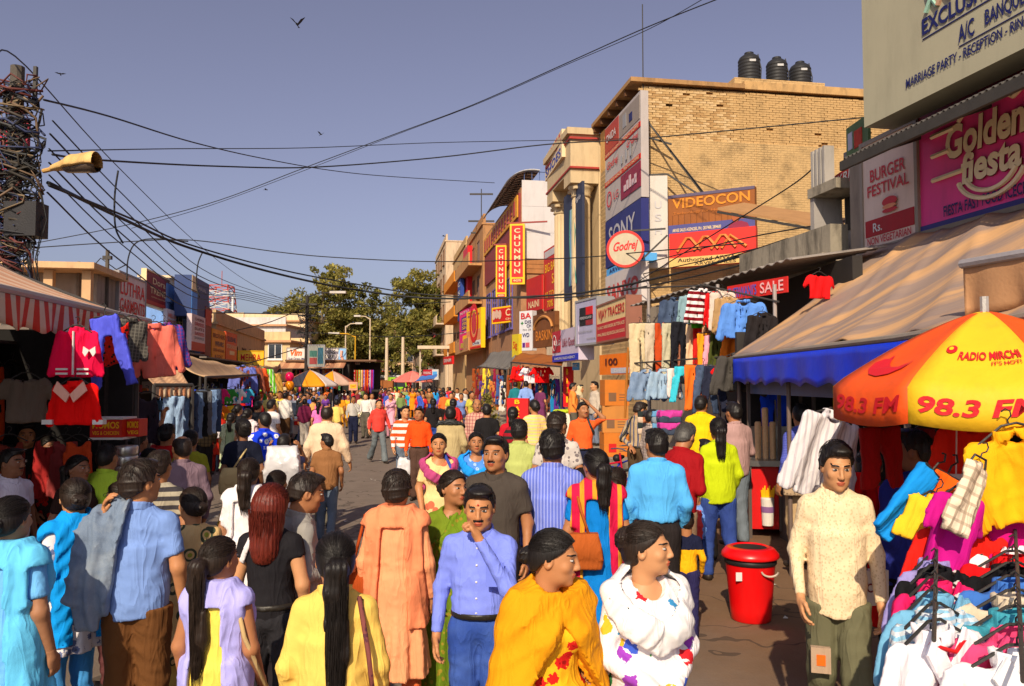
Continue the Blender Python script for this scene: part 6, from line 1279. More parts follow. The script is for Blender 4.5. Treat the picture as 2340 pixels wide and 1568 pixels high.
# red dust bin
p = at(1716, 1408, 7.25); bk = thing('dust_bin', 'red plastic dust bin with open lid on the dirt', 'dust bin', (p.x, p.y, 0)); bk.scale = (1.07,) * 3
PLR = mat(S((226, 10, 14)), .32, .06, 4, .04, spec=.5); 
MB().lathe((0, 0, 0), [(.155, 0), (.165, .01), (.172, .1), (.205, .47), (.212, .5), (.20, .5), (.165, .08), (.01, .07)], 32).obj('tub', PLR, bk, False, True)
MB().lathe((0, 0, 0), [(.213, .475), (.217, .48), (.217, .512), (.206, .52)], 32).obj('liner_edge', BLK, bk, False, True)
MB().lathe((0, 0, 0), [(.235, .525), (.24, .535), (.235, .56), (.20, .60), (.155, .615), (.14, .60), (.14, .575), (.20, .53)], 32).obj('lid', PLR, bk, False, True)
MB().lathe((0, 0, 0), [(.1395, .604), (.01, .60)], 24).obj('opening', BLK, bk, False)
MB().tube([(.10 + .07 * math.cos(a), -.20 - .012, .45 + .045 * math.sin(a)) for a in np.linspace(3.3, 6.1, 10)], .008, 6).obj('handle', mat((.6, .5, .4), .5), bk, False)
MB().box(-.17, -.12, -.172, -.168, .36, .43).obj('sticker', WHT, bk, False)
# radio umbrella
UY, UO = mat(S((232, 184, 34)), .6, .14, 3, .6, 9, dirt=.3, dcol=(.3, .16, .04)), mat(S((230, 84, 24)), .6, .16, 3, .6, 9, dirt=.3, dcol=(.25, .06, .02))
P_ = at(2250, 712, 4.2); ZA, ZR, RU = P_.z, 2.13, .77
um = umbrella('yellow and orange radio station umbrella at the right edge', (P_.x, P_.y), RU, ZR, ZA, [UY, UO], rot=math.radians(-146), vh=.18)
for k in (7, 0, 1):
    pass
def on_panel(k, body, u0, u1, v0, v1, m, bold=.02, shear=0., n=8, verts=None):
    """lettering bent onto panel k"""
    v, f = textmesh(body, bold, shear) if verts is None else verts
    a0, b0 = v[:, :2].min(0), v[:, :2].max(0); q_ = (v[:, :2] - a0) / np.maximum(b0 - a0, 1e-6); out = []
    a, b = 2 * math.pi * k / n, 2 * math.pi * (k + 1) / n; pa, pb = Vector((math.cos(a), math.sin(a), 0)), Vector((math.cos(b), math.sin(b), 0))
    for x, z in q_:
        u = u0 + (u1 - u0) * x; w_ = v1 + (v0 - v1) * z; r_ = min(w_ * 1.18, 1); p = pa.lerp(pb, u) * (RU * r_ + .012); p.z = ZA + (ZR - ZA) * (r_ ** 1.35) - .03 * math.sin(math.pi * u) * r_ + .008
        if w_ > .85: p.z -= (w_ - .85) / .15 * .18
        out.append(tuple(p))
    return link('lettering', mkmesh('lettering', np.array(out), f, [m]), um, False)
LRED = mat(S((206, 30, 40)), .5)
on_panel(0, '98.3 FM', .08, .92, .885, .955, LRED, .03, .2); on_panel(7, '98.3 FM', .08, .92, .885, .955, LRED, .03, .2); on_panel(1, '98.3 FM', .08, .92, .885, .955, LRED, .03, .2)
on_panel(0, 'RADIO MIRCHI', .28, .88, .55, .62, LRED, .03); on_panel(0, "IT'S HOT!", .6, .86, .635, .665, LRED, .02)
ch = np.array([(0, -.05, 0), (.05, -.26, 0), (.2, -.4, 0), (.42, -.44, 0), (.66, -.36, 0), (.86, -.2, 0), (1, .06, 0), (.9, -.04, 0), (.72, -.14, 0), (.52, -.14, 0), (.4, -.04, 0), (.3, .1, 0), (.22, .26, 0), (.2, .12, 0), (.1, .1, 0)]); on_panel(7, '', .15, .78, .56, .74, LRED, verts=(ch, [tuple(range(15))])).name = 'emblem'
dk = np.array([(math.cos(a), math.sin(a), 0) for a in np.linspace(0, 6.28, 17)[:-1]]); on_panel(0, '', .12, .24, .50, .57, LRED, verts=(dk, [tuple(range(16))])).name = 'emblem'; on_panel(0, '', .155, .205, .52, .55, YEL, verts=(dk, [tuple(range(16))])).location = (0, -.003, .004)
# garments round the umbrella
RG = 'garments on the umbrella stand'
garment('shirt', 'white pinstriped shirt hanging beside the orange umbrella corner', 1905, 945, 5.0, .36, .55, cloth((.66, .62, .64), 'vs', (.5, .46, .5), 30), .3, .28, .014, RG)
garment('trousers', 'dark red trousers under the orange umbrella corner', 2010, 975, 4.6, .24, .36, C_((150, 8, 10)), .1, -.05, .014, RG)
garment('jacket', 'orange red jacket with white trim under the umbrella', 2215, 968, 4.1, .30, .30, C_((226, 40, 20)), -.05, 0, .013, RG, lambda t, w, h: [MB().box(-w * .48, w * .48, -.055, -.045, -h + .0, -h + .045).obj('band', WHT, t, False), *[MB().tube([(s * .09, -.05, -.03), (s * .1, -.052, -h + .04)], .004, 4).obj('piping', WHT, t, False) for s in (-1, 1)]])
garment('jacket', 'yellow jacket with checked cuff at the right edge', 2310, 985, 3.5, .36, .40, C_((246, 170, 16)), -.3, -.25, .013, RG)
garment('shirt', 'checked white and ochre sleeve garment over the yellow jacket', 2235, 1060, 3.4, .10, .32, cloth(S((226, 206, 180)), 'plaid', S((150, 130, 110)), 22), .2, .45, .013, RG)
garment('cloth', 'bright cyan folded cloth slanting under the umbrella', 2130, 1075, 3.9, .13, .42, C_((20, 140, 225)), .2, .8, .013, RG)
garment('cloth', 'orange cloth lying over the umbrella stand', 2165, 1085, 3.95, .16, .36, C_((244, 96, 20)), .1, .5, .013, RG)
garment('shirt', 'yellow shirt bundled below the cyan cloth', 2135, 1140, 3.8, .18, .22, C_((246, 190, 40)), .1, .35, .013, RG)
garment('tee', 'magenta top with printed lines hanging at right edge', 2318, 1130, 3.6, .22, .34, C_((196, 10, 120)), -.1, .1, .013, RG)
garment('tee', 'magenta purple top beside the yellow shirt', 2195, 1130, 3.5, .18, .40, C_((190, 16, 130)), .1, .25, .013, RG)
garment('trousers', 'red trousers hanging behind the young man in the pale sweater', 1965, 1080, 5.1, .22, .55, C_((226, 14, 16)), .1, 0, .014, RG)
garment('shirt', 'red shirt laid over the top of the polo rail', 2200, 1205, 3.6, .36, .24, C_((220, 30, 20)), .1, .1, .013, RG)
garment('shirt', 'dark red shirt deep under the umbrella', 2110, 985, 5.0, .34, .3, C_((110, 10, 20)), .1, 0, .016, RG)
# polo shirts on two rails that run towards the viewer
STK = [('white', (236, 232, 236)), ('red', (214, 14, 22)), ('black', (16, 16, 20)), ('blue', (60, 110, 190)), ('beige', (206, 190, 166)), ('teal', (60, 150, 170)), ('pink', (220, 70, 120)), ('white', (240, 238, 244))]
rl = thing('shirt_rail', 'clothes rail carrying the outer row of polo shirts at right', 'clothes rail', (2.2, 3.0, 0))
MB().tube([(1.4, 2.2, 1.33), (2.37, 3.75, 1.5)], .007, 8).obj('rail', IRON, rl)
for y_, x_ in ((3.7, 2.34),): MB().tube([(x_ + .0, y_, 0), (x_, y_, 1.42)], .014, 6).obj('post', IRON, rl)
for k, (n_, c) in enumerate(STK):
    f_ = k / 7; d = 3.62 - 1.12 * f_; X_ = .622 * d + .02
    def tr(t, w, h):
        MB().tube([(-.1, -.06, -.1), (-.03, -.065, -.2), (.0, -.06, -.26)], .006, 4).obj('placket', BLK if k % 2 else WHT, t, False)
    garment('polo', ('white polo shirt at the back', 'red polo shirt', 'black polo shirt', 'blue polo shirt', 'beige polo shirt', 'teal polo shirt', 'pink polo shirt', 'white polo shirt nearest the viewer')[k] + ' of the outer rail at right', 0, 0, d, .42, .62, C_(c), .12, 0, .014, 'polo shirts on the outer rail', tr, (X_, d, 1.40 - .10 * f_))
rl = thing('shirt_rail', 'clothes rail carrying the inner row of polo shirts', 'clothes rail', (1.75, 3.0, 0)); MB().tube([(1.29, 2.45, 1.36), (1.92, 3.6, 1.42)], .007, 8).obj('rail', IRON, rl)
for y_, x_ in ((3.55, 1.89),): MB().tube([(x_, y_, 0), (x_, y_, 1.36)], .014, 6).obj('post', IRON, rl)
for k, (lab, c) in enumerate((('lilac polo shirt', (150, 140, 200)), ('black polo shirt with white tipping', (20, 20, 24)), ('pink polo shirt with white tipping', (226, 30, 100)), ('light blue polo shirt', (110, 170, 206)), ('sky blue striped polo shirt', (140, 190, 220)), ('white polo shirt with red tipping', (236, 232, 238)))):
    f_ = k / 5; d = 3.5 - .85 * f_; X_ = .535 * d - .02
    garment('polo', lab + ' on the inner rail at right', 0, 0, d, .38, .6, C_(c) if k != 4 else cloth(S(c), 'hs', (.6, .65, .7), 40), .45, 0, .014, 'polo shirts on the inner rail', lambda t, w, h: MB().tube([(-.09, -.05, -.02), (0, -.075, -.05), (.09, -.05, -.02)], .007, 5).obj('tipping', WHT if k < 5 else RED, t, False), (X_, d, 1.36 - .03 * f_))
# ---------------------------------------------------------------- right: clothes stall beside the brick wall
cs = thing('clothes_stall', 'large clothes stall with corrugated edge under the brick wall', 'market stall', (4, 14, 0))
a, b = at(1440, 700, 17.5), at(1810, 590, 11.8)
MB().sheet(lambda u, v: a.lerp(b, u) + Vector((1.6 * v, .3 * v, .25 * v + .02 * math.sin(u * 150))), 150, 1, .015).obj('corrugated_roof', mat((.30, .26, .23), .6, .3, 3, .3, dirt=.4), cs, True)
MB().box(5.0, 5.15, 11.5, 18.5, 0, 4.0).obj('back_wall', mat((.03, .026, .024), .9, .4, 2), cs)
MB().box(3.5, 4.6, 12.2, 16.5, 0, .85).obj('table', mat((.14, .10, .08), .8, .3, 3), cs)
for px, d in ((1482, 15.5), (1770, 11.9), (1640, 13.4)): q_ = at(px, 650, d); MB().tube([(q_.x, d, 0), q_], .03, 8).obj('pole', mat((.35, .30, .28), .5), cs)
for (xa, ya, da, xb, yb, db) in ((1425, 660, 15.4, 1620, 652, 13.4), (1500, 700, 14.8, 1580, 694, 14), (1450, 830, 14.6, 1660, 815, 12.8), (1600, 650, 13, 1780, 690, 11.8)): MB().tube([at(xa, ya, da), at(xb, yb, db)], .015, 6).obj('rail', IRON, cs)
t, W_, H_ = board('sale_banner', 'red cloth sale banner with blue and white letters on the clothes stall', (1662, 13.0), (1800, 11.7), 655, 688, mat(S((206, 40, 36)), .7, .15, 3), [('SHERWANI\'S', .03, .52, .15, .85, mat(S((50, 90, 190)), .6)), ('SALE', .58, .95, .15, .85, mat(S((240, 180, 180)), .6))], th=.02)
CG = 'clothes on the big clothes stall'
GL_ = [('trousers', 1462, 742, 14.6, .42, 1.22, C_((206, 186, 148)), 'khaki cargo trousers with round emblem, first on the long rail'), ('trousers', 1482, 742, 14.8, .34, 1.1, C_((120, 112, 100)), 'grey trousers beside the khaki cargo pair'),
 ('trousers', 1496, 742, 14.4, .36, 1.15, C_((196, 180, 156)), 'stone trousers on the long rail'), ('trousers', 1516, 742, 14.2, .34, 1.1, C_((190, 70, 26)), 'rust trousers on the long rail'), ('trousers', 1535, 742, 14, .36, 1.05, C_((186, 178, 150)), 'pale olive trousers on the long rail'),
 ('trousers', 1552, 740, 13.8, .3, 1.1, C_((26, 26, 34)), 'black trousers behind the long rail'), ('trousers', 1570, 745, 13.9, .34, 1.05, C_((160, 100, 76)), 'brown trousers in the middle of the clothes stall'), ('trousers', 1588, 745, 13.7, .32, 1.0, C_((226, 190, 150)), 'beige trousers in the middle of the clothes stall'),
 ('trousers', 1604, 748, 13.6, .3, .9, C_((196, 30, 24)), 'red trousers in the middle of the clothes stall'), ('trousers', 1622, 748, 13.4, .3, .95, C_((196, 146, 104)), 'tan trousers behind the striped sweater'), ('jacket', 1545, 684, 14.2, .5, .62, DDEN, 'dark denim jacket high on the clothes stall'),
 ('shirt', 1572, 680, 14, .26, .6, C_((130, 160, 170)), 'pale teal shirt edge next to the denim jacket'), ('jacket', 1606, 664, 13.3, .46, .60, cloth(S((232, 226, 226)), 'hs', S((120, 10, 24)), 9), 'striped white and maroon sweater with hanging sleeves'), ('shirt', 1590, 672, 13.5, .22, .62, C_((70, 170, 20)), 'bright green shirt behind the striped sweater'),
 ('shirt', 1634, 672, 13.0, .28, .62, C_((220, 20, 24)), 'red shirt right of the striped sweater'), ('shirt', 1650, 668, 12.8, .34, .72, C_((206, 190, 176)), 'off-white shirt above the blue fleece'), ('jacket', 1662, 682, 12.5, .34, .62, C_((176, 140, 96)), 'tan jacket behind the blue fleece'),
 ('jacket', 1698, 690, 12.0, .56, .58, C_((90, 140, 220)), 'sky blue fleece jacket, largest on the clothes stall'), ('jacket', 1690, 812, 11.5, .62, .56, C_((72, 68, 64)), 'charcoal fleece jacket hanging beside the blue valance'), ('jacket', 1478, 850, 13.6, .46, .52, DEN, 'ripped denim jacket on the lower rail'),
 ('jacket', 1516, 848, 13.3, .46, .50, C_((130, 160, 190), 'denim', S((180, 200, 216))), 'light denim jacket on the lower rail'), ('trousers', 1538, 845, 13.2, .22, .5, C_((230, 214, 206)), 'white trousers behind the light denim jacket'), ('jeans', 1558, 840, 13, .26, .6, C_((60, 190, 210)), 'turquoise trousers on the lower rail'),
 ('trousers', 1586, 838, 12.9, .34, .75, C_((232, 110, 34)), 'orange trousers on the lower rail'), ('jeans', 1608, 838, 12.8, .28, .8, DDEN, 'dark blue jeans on the lower rail'), ('jeans', 1628, 840, 12.6, .28, .75, C_((36, 40, 60)), 'navy jeans on the lower rail'), ('skirt', 1640, 760, 13, .4, .62, C_((70, 76, 30)), 'olive green skirt in the middle of the stall'),
 ('skirt', 1622, 770, 13.1, .3, .6, C_((240, 160, 180)), 'pink skirt beside the olive one'), ('trousers', 1608, 765, 13.2, .24, .62, C_((236, 150, 30)), 'amber trousers beside the pink skirt'), ('shirt', 1676, 770, 12.6, .3, .4, C_((232, 120, 30)), 'orange shirt under the tan jacket'), ('tee', 1665, 830, 12.2, .34, .36, C_((220, 14, 16)), 'red tee shirt above the charcoal fleece'),
 ('tee', 1872, 630, 11.2, .34, .36, C_((216, 20, 24)), 'red tee shirt high beside the beige awning'), ('jacket', 1742, 720, 11.8, .4, .6, C_((36, 32, 34)), 'black jacket inside the clothes stall'), ('shirt', 1548, 800, 14.3, .3, .5, C_((226, 200, 170)), 'cream shirt behind the trousers'), ('trousers', 1770, 890, 11.6, .4, .6, C_((16, 70, 220)), 'bright blue trousers by the cone cart')]
for (kind, px, py, d, w_, h_, m, lab) in GL_: garment(kind, lab, px, py - 4, d, w_, h_, m, random.uniform(-.15, .3), random.uniform(-.04, .04), .024, CG)
for k in range(14):                                          # dark stock behind
    garment('trousers', 'dark pair of trousers deep inside the big clothes stall', 0, 0, 14, .34, 1.0, C_([(30, 30, 40), (70, 50, 40), (110, 30, 30), (40, 46, 60), (100, 80, 60)][k % 5]), 1.2, g=.045, group='dark stock in the big clothes stall', pos=(4.75, 12 + k * .42, 2.9 - 1.2 * (k % 2)))
for k in range(16):                                          # folded piles on the table
    P_ = at(1478 + (k % 4) * 17, 985 - (k // 4) * 13, 13.4 - .25 * (k % 4)); c = [(200, 180, 160), (60, 70, 90), (96, 150, 190), (230, 140, 90), (40, 50, 50), (196, 60, 150), (130, 140, 150), (60, 60, 66)][(k * 3) % 8]
    tag(sdfmesh('folded_garment', lambda G, k=k: np.maximum(np.maximum(np.abs(G[0]) - .16, np.abs(G[1]) - .14), np.abs(G[2]) - .035) - .02 - wr(G, k, 18, .012), (-.2, -.18, -.07), (.2, .18, .07), .025, C_(c)), ('grey-beige', 'slate', 'sky blue', 'peach', 'dark green', 'magenta', 'silver', 'black')[(k * 3) % 8] + ' folded garment in the %s half of the pile on the stall table' % ('lower' if k < 8 else 'upper'), 'folded garment', 'folded garments on the stall table').location = P_
# ---------------------------------------------------------------- right: shops beyond
canopy('awning', 'grey tattered tarpaulin awning over the far right shop', (at(1092, 838, 37), at(1158, 845, 31), at(1182, 800, 33), at(1120, 806, 39)), mat((.17, .155, .14), .8, .25, 3, .4, dirt=.4), s=.3)
canopy('awning', 'brown flat awning over the red tops', (at(1168, 828, 30), at(1282, 838, 25.5), at(1290, 812, 28), at(1180, 808, 33)), mat(S((150, 84, 30)), .8, .25, 2, .3, dirt=.3), s=.1)
for k, (px, py, d, kind, c, lab) in enumerate(((1190, 835, 29, 'shirt', (220, 16, 16), 'red long-sleeved top, leftmost of three bright tops'), (1213, 838, 28.6, 'tee', (230, 220, 230), 'white top with pink hem, middle of three bright tops'), (1238, 836, 28, 'tee', (226, 10, 14), 'red tee shirt, rightmost of three bright tops'))):
    garment(kind, lab, px, py, d, .55, .62, C_(c), .1, g=.035, group='three bright tops')
for k in range(14):
    garment('dress', cn[k % 10] + (' garment at the dim right-hand shop front' if k < 10 else ' long garment at the dim right-hand shop front'), 1088 + 8 * k, 840 + 14 * (k % 3), 36 - .5 * k, .5, 1.3, C_([(150, 70, 30), (120, 30, 40), (90, 60, 130), (230, 200, 60), (60, 60, 70), (200, 120, 60), (140, 30, 60), (60, 90, 150), (220, 210, 200), (40, 40, 40)][k % 10]), .2, g=.05, group='garments at the right-hand shop front')
for k in range(8): garment('dress', ('indigo', 'plum', 'blue', 'wine', 'teal', 'brown', 'turquoise', 'violet')[k] + ' suit length inside the shop behind the red board', 1215 + 9 * k, 862, 29.6 - .2 * k, .45, 1.3, C_([(40, 50, 120), (110, 30, 60), (40, 100, 190), (120, 24, 44), (20, 110, 130), (110, 60, 40), (30, 130, 190), (90, 40, 140)][k]), .2, g=.05, group='suits in the right-hand shop')
t = thing('cloth_table', 'small white-clothed table at the shop front', 'table', (at(1285, 955, 24).x, 24, .41)); MB().sheet(lambda u, v: ((u - .5) * .9, -.3 + .02 * math.sin(u * 30) * (v > .3), .78 - v * .7), 14, 4, .02).obj('cloth', C_((226, 214, 196)), t, False, True); MB().box(-.46, .46, -.29, .3, .74, .78).obj('top', C_((226, 214, 196)), t, False); sdfmesh('folded_stock', lambda G: ell(G, (0, 0, .84), (.3, .2, .07)) - wr(G, 3, 20, .02), (-.35, -.25, .75), (.35, .25, .95), .03, C_((180, 200, 40)), t)
# cartons
CARD = mat(S((206, 118, 40)), .8, .12, 4, .15); CARD2 = mat(S((196, 128, 60)), .8, .12, 4, .15)
for k, (px, py, w_, h_, rz, lab) in enumerate(((1405, 980, .62, .55, .1, 'cardboard carton at the bottom of the stack with red label'), (1402, 975, .60, .62, -.05, 'cardboard carton in the middle of the stack with red strap'), (1404, 970, .58, .60, .12, 'cardboard carton on top of the stack'))):
    p = at(1404, 900, 18.6); z = .41 + (0, .555, 1.18)[k]; t = thing('carton', lab, 'carton', (p.x, p.y, z), rz, 'stacked cartons')
    MB().box(-w_ / 2, w_ / 2, -.25, .25, 0, h_).obj('box', CARD if k != 1 else CARD2, t, False); MB().box(-w_ / 2 - .003, w_ / 2 + .003, -.253, .253, h_ * .48, h_ * .5).obj('tape', mat(S((226, 60, 40)), .5) if k == 1 else CARD2, t, False)
    MB().box(-.2, -.02, -.254, -.251, .1, .3).obj('label', mat(S((200, 30, 30)), .6) if k == 0 else mat((.2, .1, .05), .7), t, False)
    for q_ in range(3): MB().box(.05, .22, -.254, -.251, .12 + q_ * .06, .14 + q_ * .06).obj('print', mat((.2, .1, .05), .7), t, False)
t, W_, H_ = board('offer_banner', 'orange banner with white number over the cartons', (1370, 19.8), (1442, 17.8), 812, 857, mat(S((236, 120, 20)), .6, .15, 3), [('100', .22, .62, .45, .8, mat(S((90, 30, 20)), .5), dict(bold=.03)), ('OFFER', .5, .9, .12, .26, WHT)], subs=[(.4, .95, .06, .32, mat(S((180, 190, 206)), .6))], th=.03)
MB_ = MB().tube([at(1428, 955, 17.5), at(1436, 795, 17.0)], .028, 8); tag(MB_.obj('bamboo_pole', mat(S((190, 120, 50)), .6, .2, 6)), 'bamboo pole propped beside the cartons', 'pole')
# ---------------------------------------------------------------- trees
LEAF = []
for c in ((.30, .265, .065), (.21, .20, .048), (.36, .31, .08), (.16, .16, .036)):
    m, n, b = _nodes('leaf'); oi = n.nodes.new('ShaderNodeObjectInfo'); geo = n.nodes.new('ShaderNodeNewGeometry')
    cc = _mix(n, geo.outputs['Random Per Island'], tuple(x * .6 for x in c), tuple(x * 1.5 for x in c)); n.links.new(cc, b.inputs['Base Color']); b.inputs['Roughness'].default_value = .6; b.inputs['Specular IOR Level'].default_value = .25; LEAF.append(m)
    tl = n.nodes.new('ShaderNodeBsdfTranslucent'); n.links.new(cc, tl.inputs[0]); ms = n.nodes.new('ShaderNodeMixShader'); ms.inputs[0].default_value = .5; n.links.new(b.outputs[0], ms.inputs[1]); n.links.new(tl.outputs[0], ms.inputs[2]); n.links.new(ms.outputs[0], n.nodes['Material Output'].inputs[0])
BARK = mat((.16, .12, .085), .95, .3, 3, .8, 12)
def tree(name, label, px, d, ytop, w, blobs, nleaf=7000, ls=.30, seed=1, trunk_r=.3):
    """blobs: (dx, z fraction, r fraction) clumps of the crown in units of height / width"""
    r = random.Random(seed); nr = np.random.default_rng(seed); P = at(px, 860, d); Ht = at(px, ytop, d).z
    t = thing(name, label, 'tree', (P.x, d, 0)); g = MB()
    g.tube([(0, 0, 0), (.1, 0, Ht * .3), (-.1, .1, Ht * .6), (.05, 0, Ht * .92)], [trunk_r, trunk_r * .8, trunk_r * .5, trunk_r * .12], 8)
    for (dx, zf, rf) in blobs:
        z0 = Ht * max(.2, zf - .28); g.tube([(dx * w * .05, 0, z0), (dx * w * .5, r.uniform(-.5, .5), Ht * (zf - .08)), (dx * w, r.uniform(-.8, .8), Ht * zf)], [trunk_r * .38, trunk_r * .25, .04], 5)
    g.obj('trunk', BARK, t, False, True)
    parts = {0: MB(), 1: MB(), 2: MB(), 3: MB()}; tot = sum(b[2] ** 2 for b in blobs)
    V = {k: [] for k in range(4)}
    for bi, (dx, zf, rf) in enumerate(blobs):
        R_ = rf * w; n_ = int(nleaf * rf ** 2 / tot); sub = [(nr.normal(size=3) * np.array((.5, .5, .36)) * R_, R_ * r.uniform(.25, .5)) for _ in range(16)]
        for q in range(n_):
            c, sr = sub[r.randrange(16)]; v = nr.normal(size=3); v /= np.linalg.norm(v); p = np.array((dx * w, 0, Ht * zf)) + c + v * sr * (r.random() ** .4) * np.array((1, 1, .75))
            a = nr.normal(size=3); a /= np.linalg.norm(a); b = np.cross(a, nr.normal(size=3)); b /= np.linalg.norm(b); s = ls * r.uniform(.5, 1.1)
            V[(bi + q) % 4 if r.random() < .4 else bi % 4].append([p - a * s * .9 , p + b * s * .38 - a * s * .1, p + a * s, p - b * s * .38 - a * s * .1])
    for k in range(4):
        if V[k]:
            A = np.array(V[k]).reshape(-1, 3); Q = np.arange(len(A)).reshape(-1, 4); o = link('crown', mkmesh('crown', A, Q, [LEAF[k]]), t, False); o['kind'] = 'stuff'
    return t
tree('eucalyptus_tree', 'tallest broad tree left of centre above the fabric stall', 735, 92, 612, 4.6, [(-.75, .62, .62), (-.2, .72, .6), (.35, .84, .55), (.72, .80, .42), (.5, .58, .62), (-.5, .42, .6), (.2, .45, .65), (-1.0, .48, .35), (.9, .66, .3), (.15, .95, .28), (.62, .42, .5), (-.1, .58, .6)], 16000, .34, 3, .4)
tree('eucalyptus_tree', 'slender tree with drooping dark side between the two tall trees', 830, 96, 662, 3.7, [(-.3, .8, .6), (.3, .9, .5), (.2, .6, .8), (-.3, .45, .7), (.4, .38, .7), (.3, .22, .5)], 8500, .32, 5, .25)
tree('eucalyptus_tree', 'tall narrow tree right of centre with visible pale trunk', 955, 90, 628, 3.3, [(-.1, .9, .7), (-.25, .72, .8), (.25, .62, .8), (-.4, .5, .7), (.45, .46, .7), (.2, .36, .6), (-.8, .62, .4), (.1, .8, .7)], 13000, .32, 8, .3)
tree('eucalyptus_tree', 'small-crowned tree at the right edge of the tree group', 1010, 98, 630, 1.8, [(.1, .92, .8), (.2, .78, .9), (-.2, .64, .8), (.1, .45, .9)], 3800, .32, 11, .22)
tree('leafy_tree', 'low pale tree between the two tallest trees', 880, 100, 684, 3.3, [(-.2, .85, .6), (.2, .7, .8), (-.3, .5, .8), (.3, .35, .8)], 4200, .32, 13, .22)
tree('leafy_tree', 'bushy low tree at the left of the tree group over the houses', 662, 90, 725, 2.4, [(-.4, .85, .7), (.2, .8, .8), (-.2, .6, .9), (.4, .6, .8)], 4200, .32, 17, .25)
p = at(1108, 915, 27); tree('potted_bush', 'small green bush by the parked motorbikes', 1108, 24.5, 890, .5, [(0, .75, .8), (-.4, .5, .7), (.4, .5, .7)], 900, .09, 19, .03)
# ---------------------------------------------------------------- poles, lamps and cables
CAB = mat((.02, .02, .022), .6, .3, 6, .1)
p = at(40, 170, 12); pl = thing('utility_pole', 'old utility pole wrapped in tangled cables at the left edge', 'utility pole', (p.x, p.y, 0))
PX, PY = p.x, p.y
MB().tube([(0, 0, 0), (0, 0, p.z + .12)], [.14, .10], 10).obj('pole', mat((.10, .085, .07), .8, .3, 3, .5), pl, False)
MB().bar((-.2, 0, p.z - .25), (.3, 0, p.z - .25), .07).obj('crossarm', IRON, pl, False); MB().bar((.28, 0, p.z - .4), (.28, 0, p.z + .12), .05).obj('insulator_arm', IRON, pl, False)
MB().box(.02, .50, -.25, .08, at(60, 545, 12).z, at(60, 468, 12).z).obj('junction_box', mat((.02, .018, .02), .5, .3), pl, False)
rr = random.Random(4); cl = [(.02, .02, .022), (.03, .03, .035), (.16, .10, .06), (.20, .14, .08), (.05, .05, .05), (.12, .03, .025), (.03, .04, .10), (.05, .04, .03), (.03, .025, .02)]
for k in range(170):                                         # looped service cables round the pole
    z = rr.uniform(at(0, 590, 12).z, at(0, 190, 12).z); R_ = rr.uniform(.12, .42); a0 = rr.uniform(0, 6.28); pts = []; vert = rr.random() < .45
    for q in range(9):
        a = a0 + q * rr.uniform(.35, .8)
        pts.append((R_ * math.cos(a) * (1 + .2 * rr.random()) + .05, -.1 + R_ * math.sin(a) * .5, z + (rr.uniform(-.12, .12) if not vert else -q * .12 + rr.uniform(-.04, .04))))
    MB().tube(pts, rr.choice((.008, .011, .015, .02)), 5).obj('service_cable', mat(rr.choice(cl), .6, .2, 6, 0), pl, False, True)
for k in range(9):
    x_ = .25 + .03 * k; z0 = at(0, 560 - 14 * k, 12).z; MB().tube([(x_, -.1, z0), (x_ + .1 * math.sin(k), -.12, z0 - .4), (x_ - .04, -.1, z0 - .9), (x_ + .16 * math.cos(k), -.1, z0 - 1.6)], .008, 5).obj('dangling_cable', CAB, pl, False, True)
board('red_disc_sign', 'faded red panel behind the cable tangle at the left edge', (-20, 12.6), (62, 12.6), 272, 395, mat(S((170, 36, 60)), .6, .3, 2), th=.06)
board('shop_hoarding', 'plain blue hoarding low behind the utility pole', (-40, 12.8), (22, 12.8), 470, 565, mat(S((30, 50, 170)), .6), th=.06)
# street lamp on the pole
lp = thing('street_lamp', 'cream street lamp head reaching out from the left pole', 'street lamp', tuple(at(100, 388, 11.9)))
a, b = at(100, 392, 11.9), at(232, 375, 11.2); v = (b - a)
MB().tube([(0, 0, -.02), tuple(v * .2)], .035, 8).obj('arm', mat(S((206, 160, 90)), .6, .2), lp, False)
def lampf(G):
    t = cap(G, tuple(v * .15), tuple(v * .95), .05, .13); return np.maximum(t, -(G[2] - G[0] * f4(v.z / v.x) + .02))
sdfmesh('housing', lambda G: np.maximum(smin(cap(G, tuple(v * .18), tuple(v * .55), .06, .15), cap(G, tuple(v * .55), tuple(v * .88), .16, .17), .05), -(G[2] - G[0] * f4(v.z / v.x) + f4(.035))), (-.1, -.9, -.25), (1.1, .25, .4), .02, mat(S((216, 176, 110)), .6, .3, 5, dirt=.4), lp)
sdfmesh('glass', lambda G: np.maximum(cap(G, tuple(v * .45), tuple(v * .86), .10, .14), (G[2] - G[0] * f4(v.z / v.x) + f4(.03))), (-.1, -.9, -.3), (1.1, .25, .3), .02, mat((.10, .07, .05), .25, .3, 4), lp)
def cable(label, pts, r=.016, sm=True):
    W3 = [at(*p) for p in pts]
    if sm:                                                   # smooth through the points
        out = []
        for i in range(len(W3) - 1):
            p0, p1, p2, p3 = W3[max(i - 1, 0)], W3[i], W3[i + 1], W3[min(i + 2, len(W3) - 1)]
            for q in range(6):
                t = q / 6; out.append(.5 * ((2 * p1) + (p2 - p0) * t + (2 * p0 - 5 * p1 + 4 * p2 - p3) * t * t + (3 * p1 - p0 - 3 * p2 + p3) * t ** 3))
        W3 = out + [W3[-1]]
    return tag(MB().tube(W3, r, 5).obj('cable', CAB, None, True, True), label, 'cable', 'overhead cables')
cable('thick black cable sagging from the left pole across the street centre', [(110, 418, 12), (280, 500, 16), (420, 562, 20), (620, 622, 23), (800, 660, 25), (1000, 682, 25.5), (1300, 672, 24.5), (1500, 636, 22), (1705, 582, 19)], .034)
cable('second black cable twisted just above the thickest one', [(112, 424, 12), (300, 500, 16), (430, 558, 20), (640, 616, 23), (830, 652, 25), (1000, 675, 25.5), (1290, 680, 24.5), (1500, 650, 22), (1720, 600, 19)], .022)
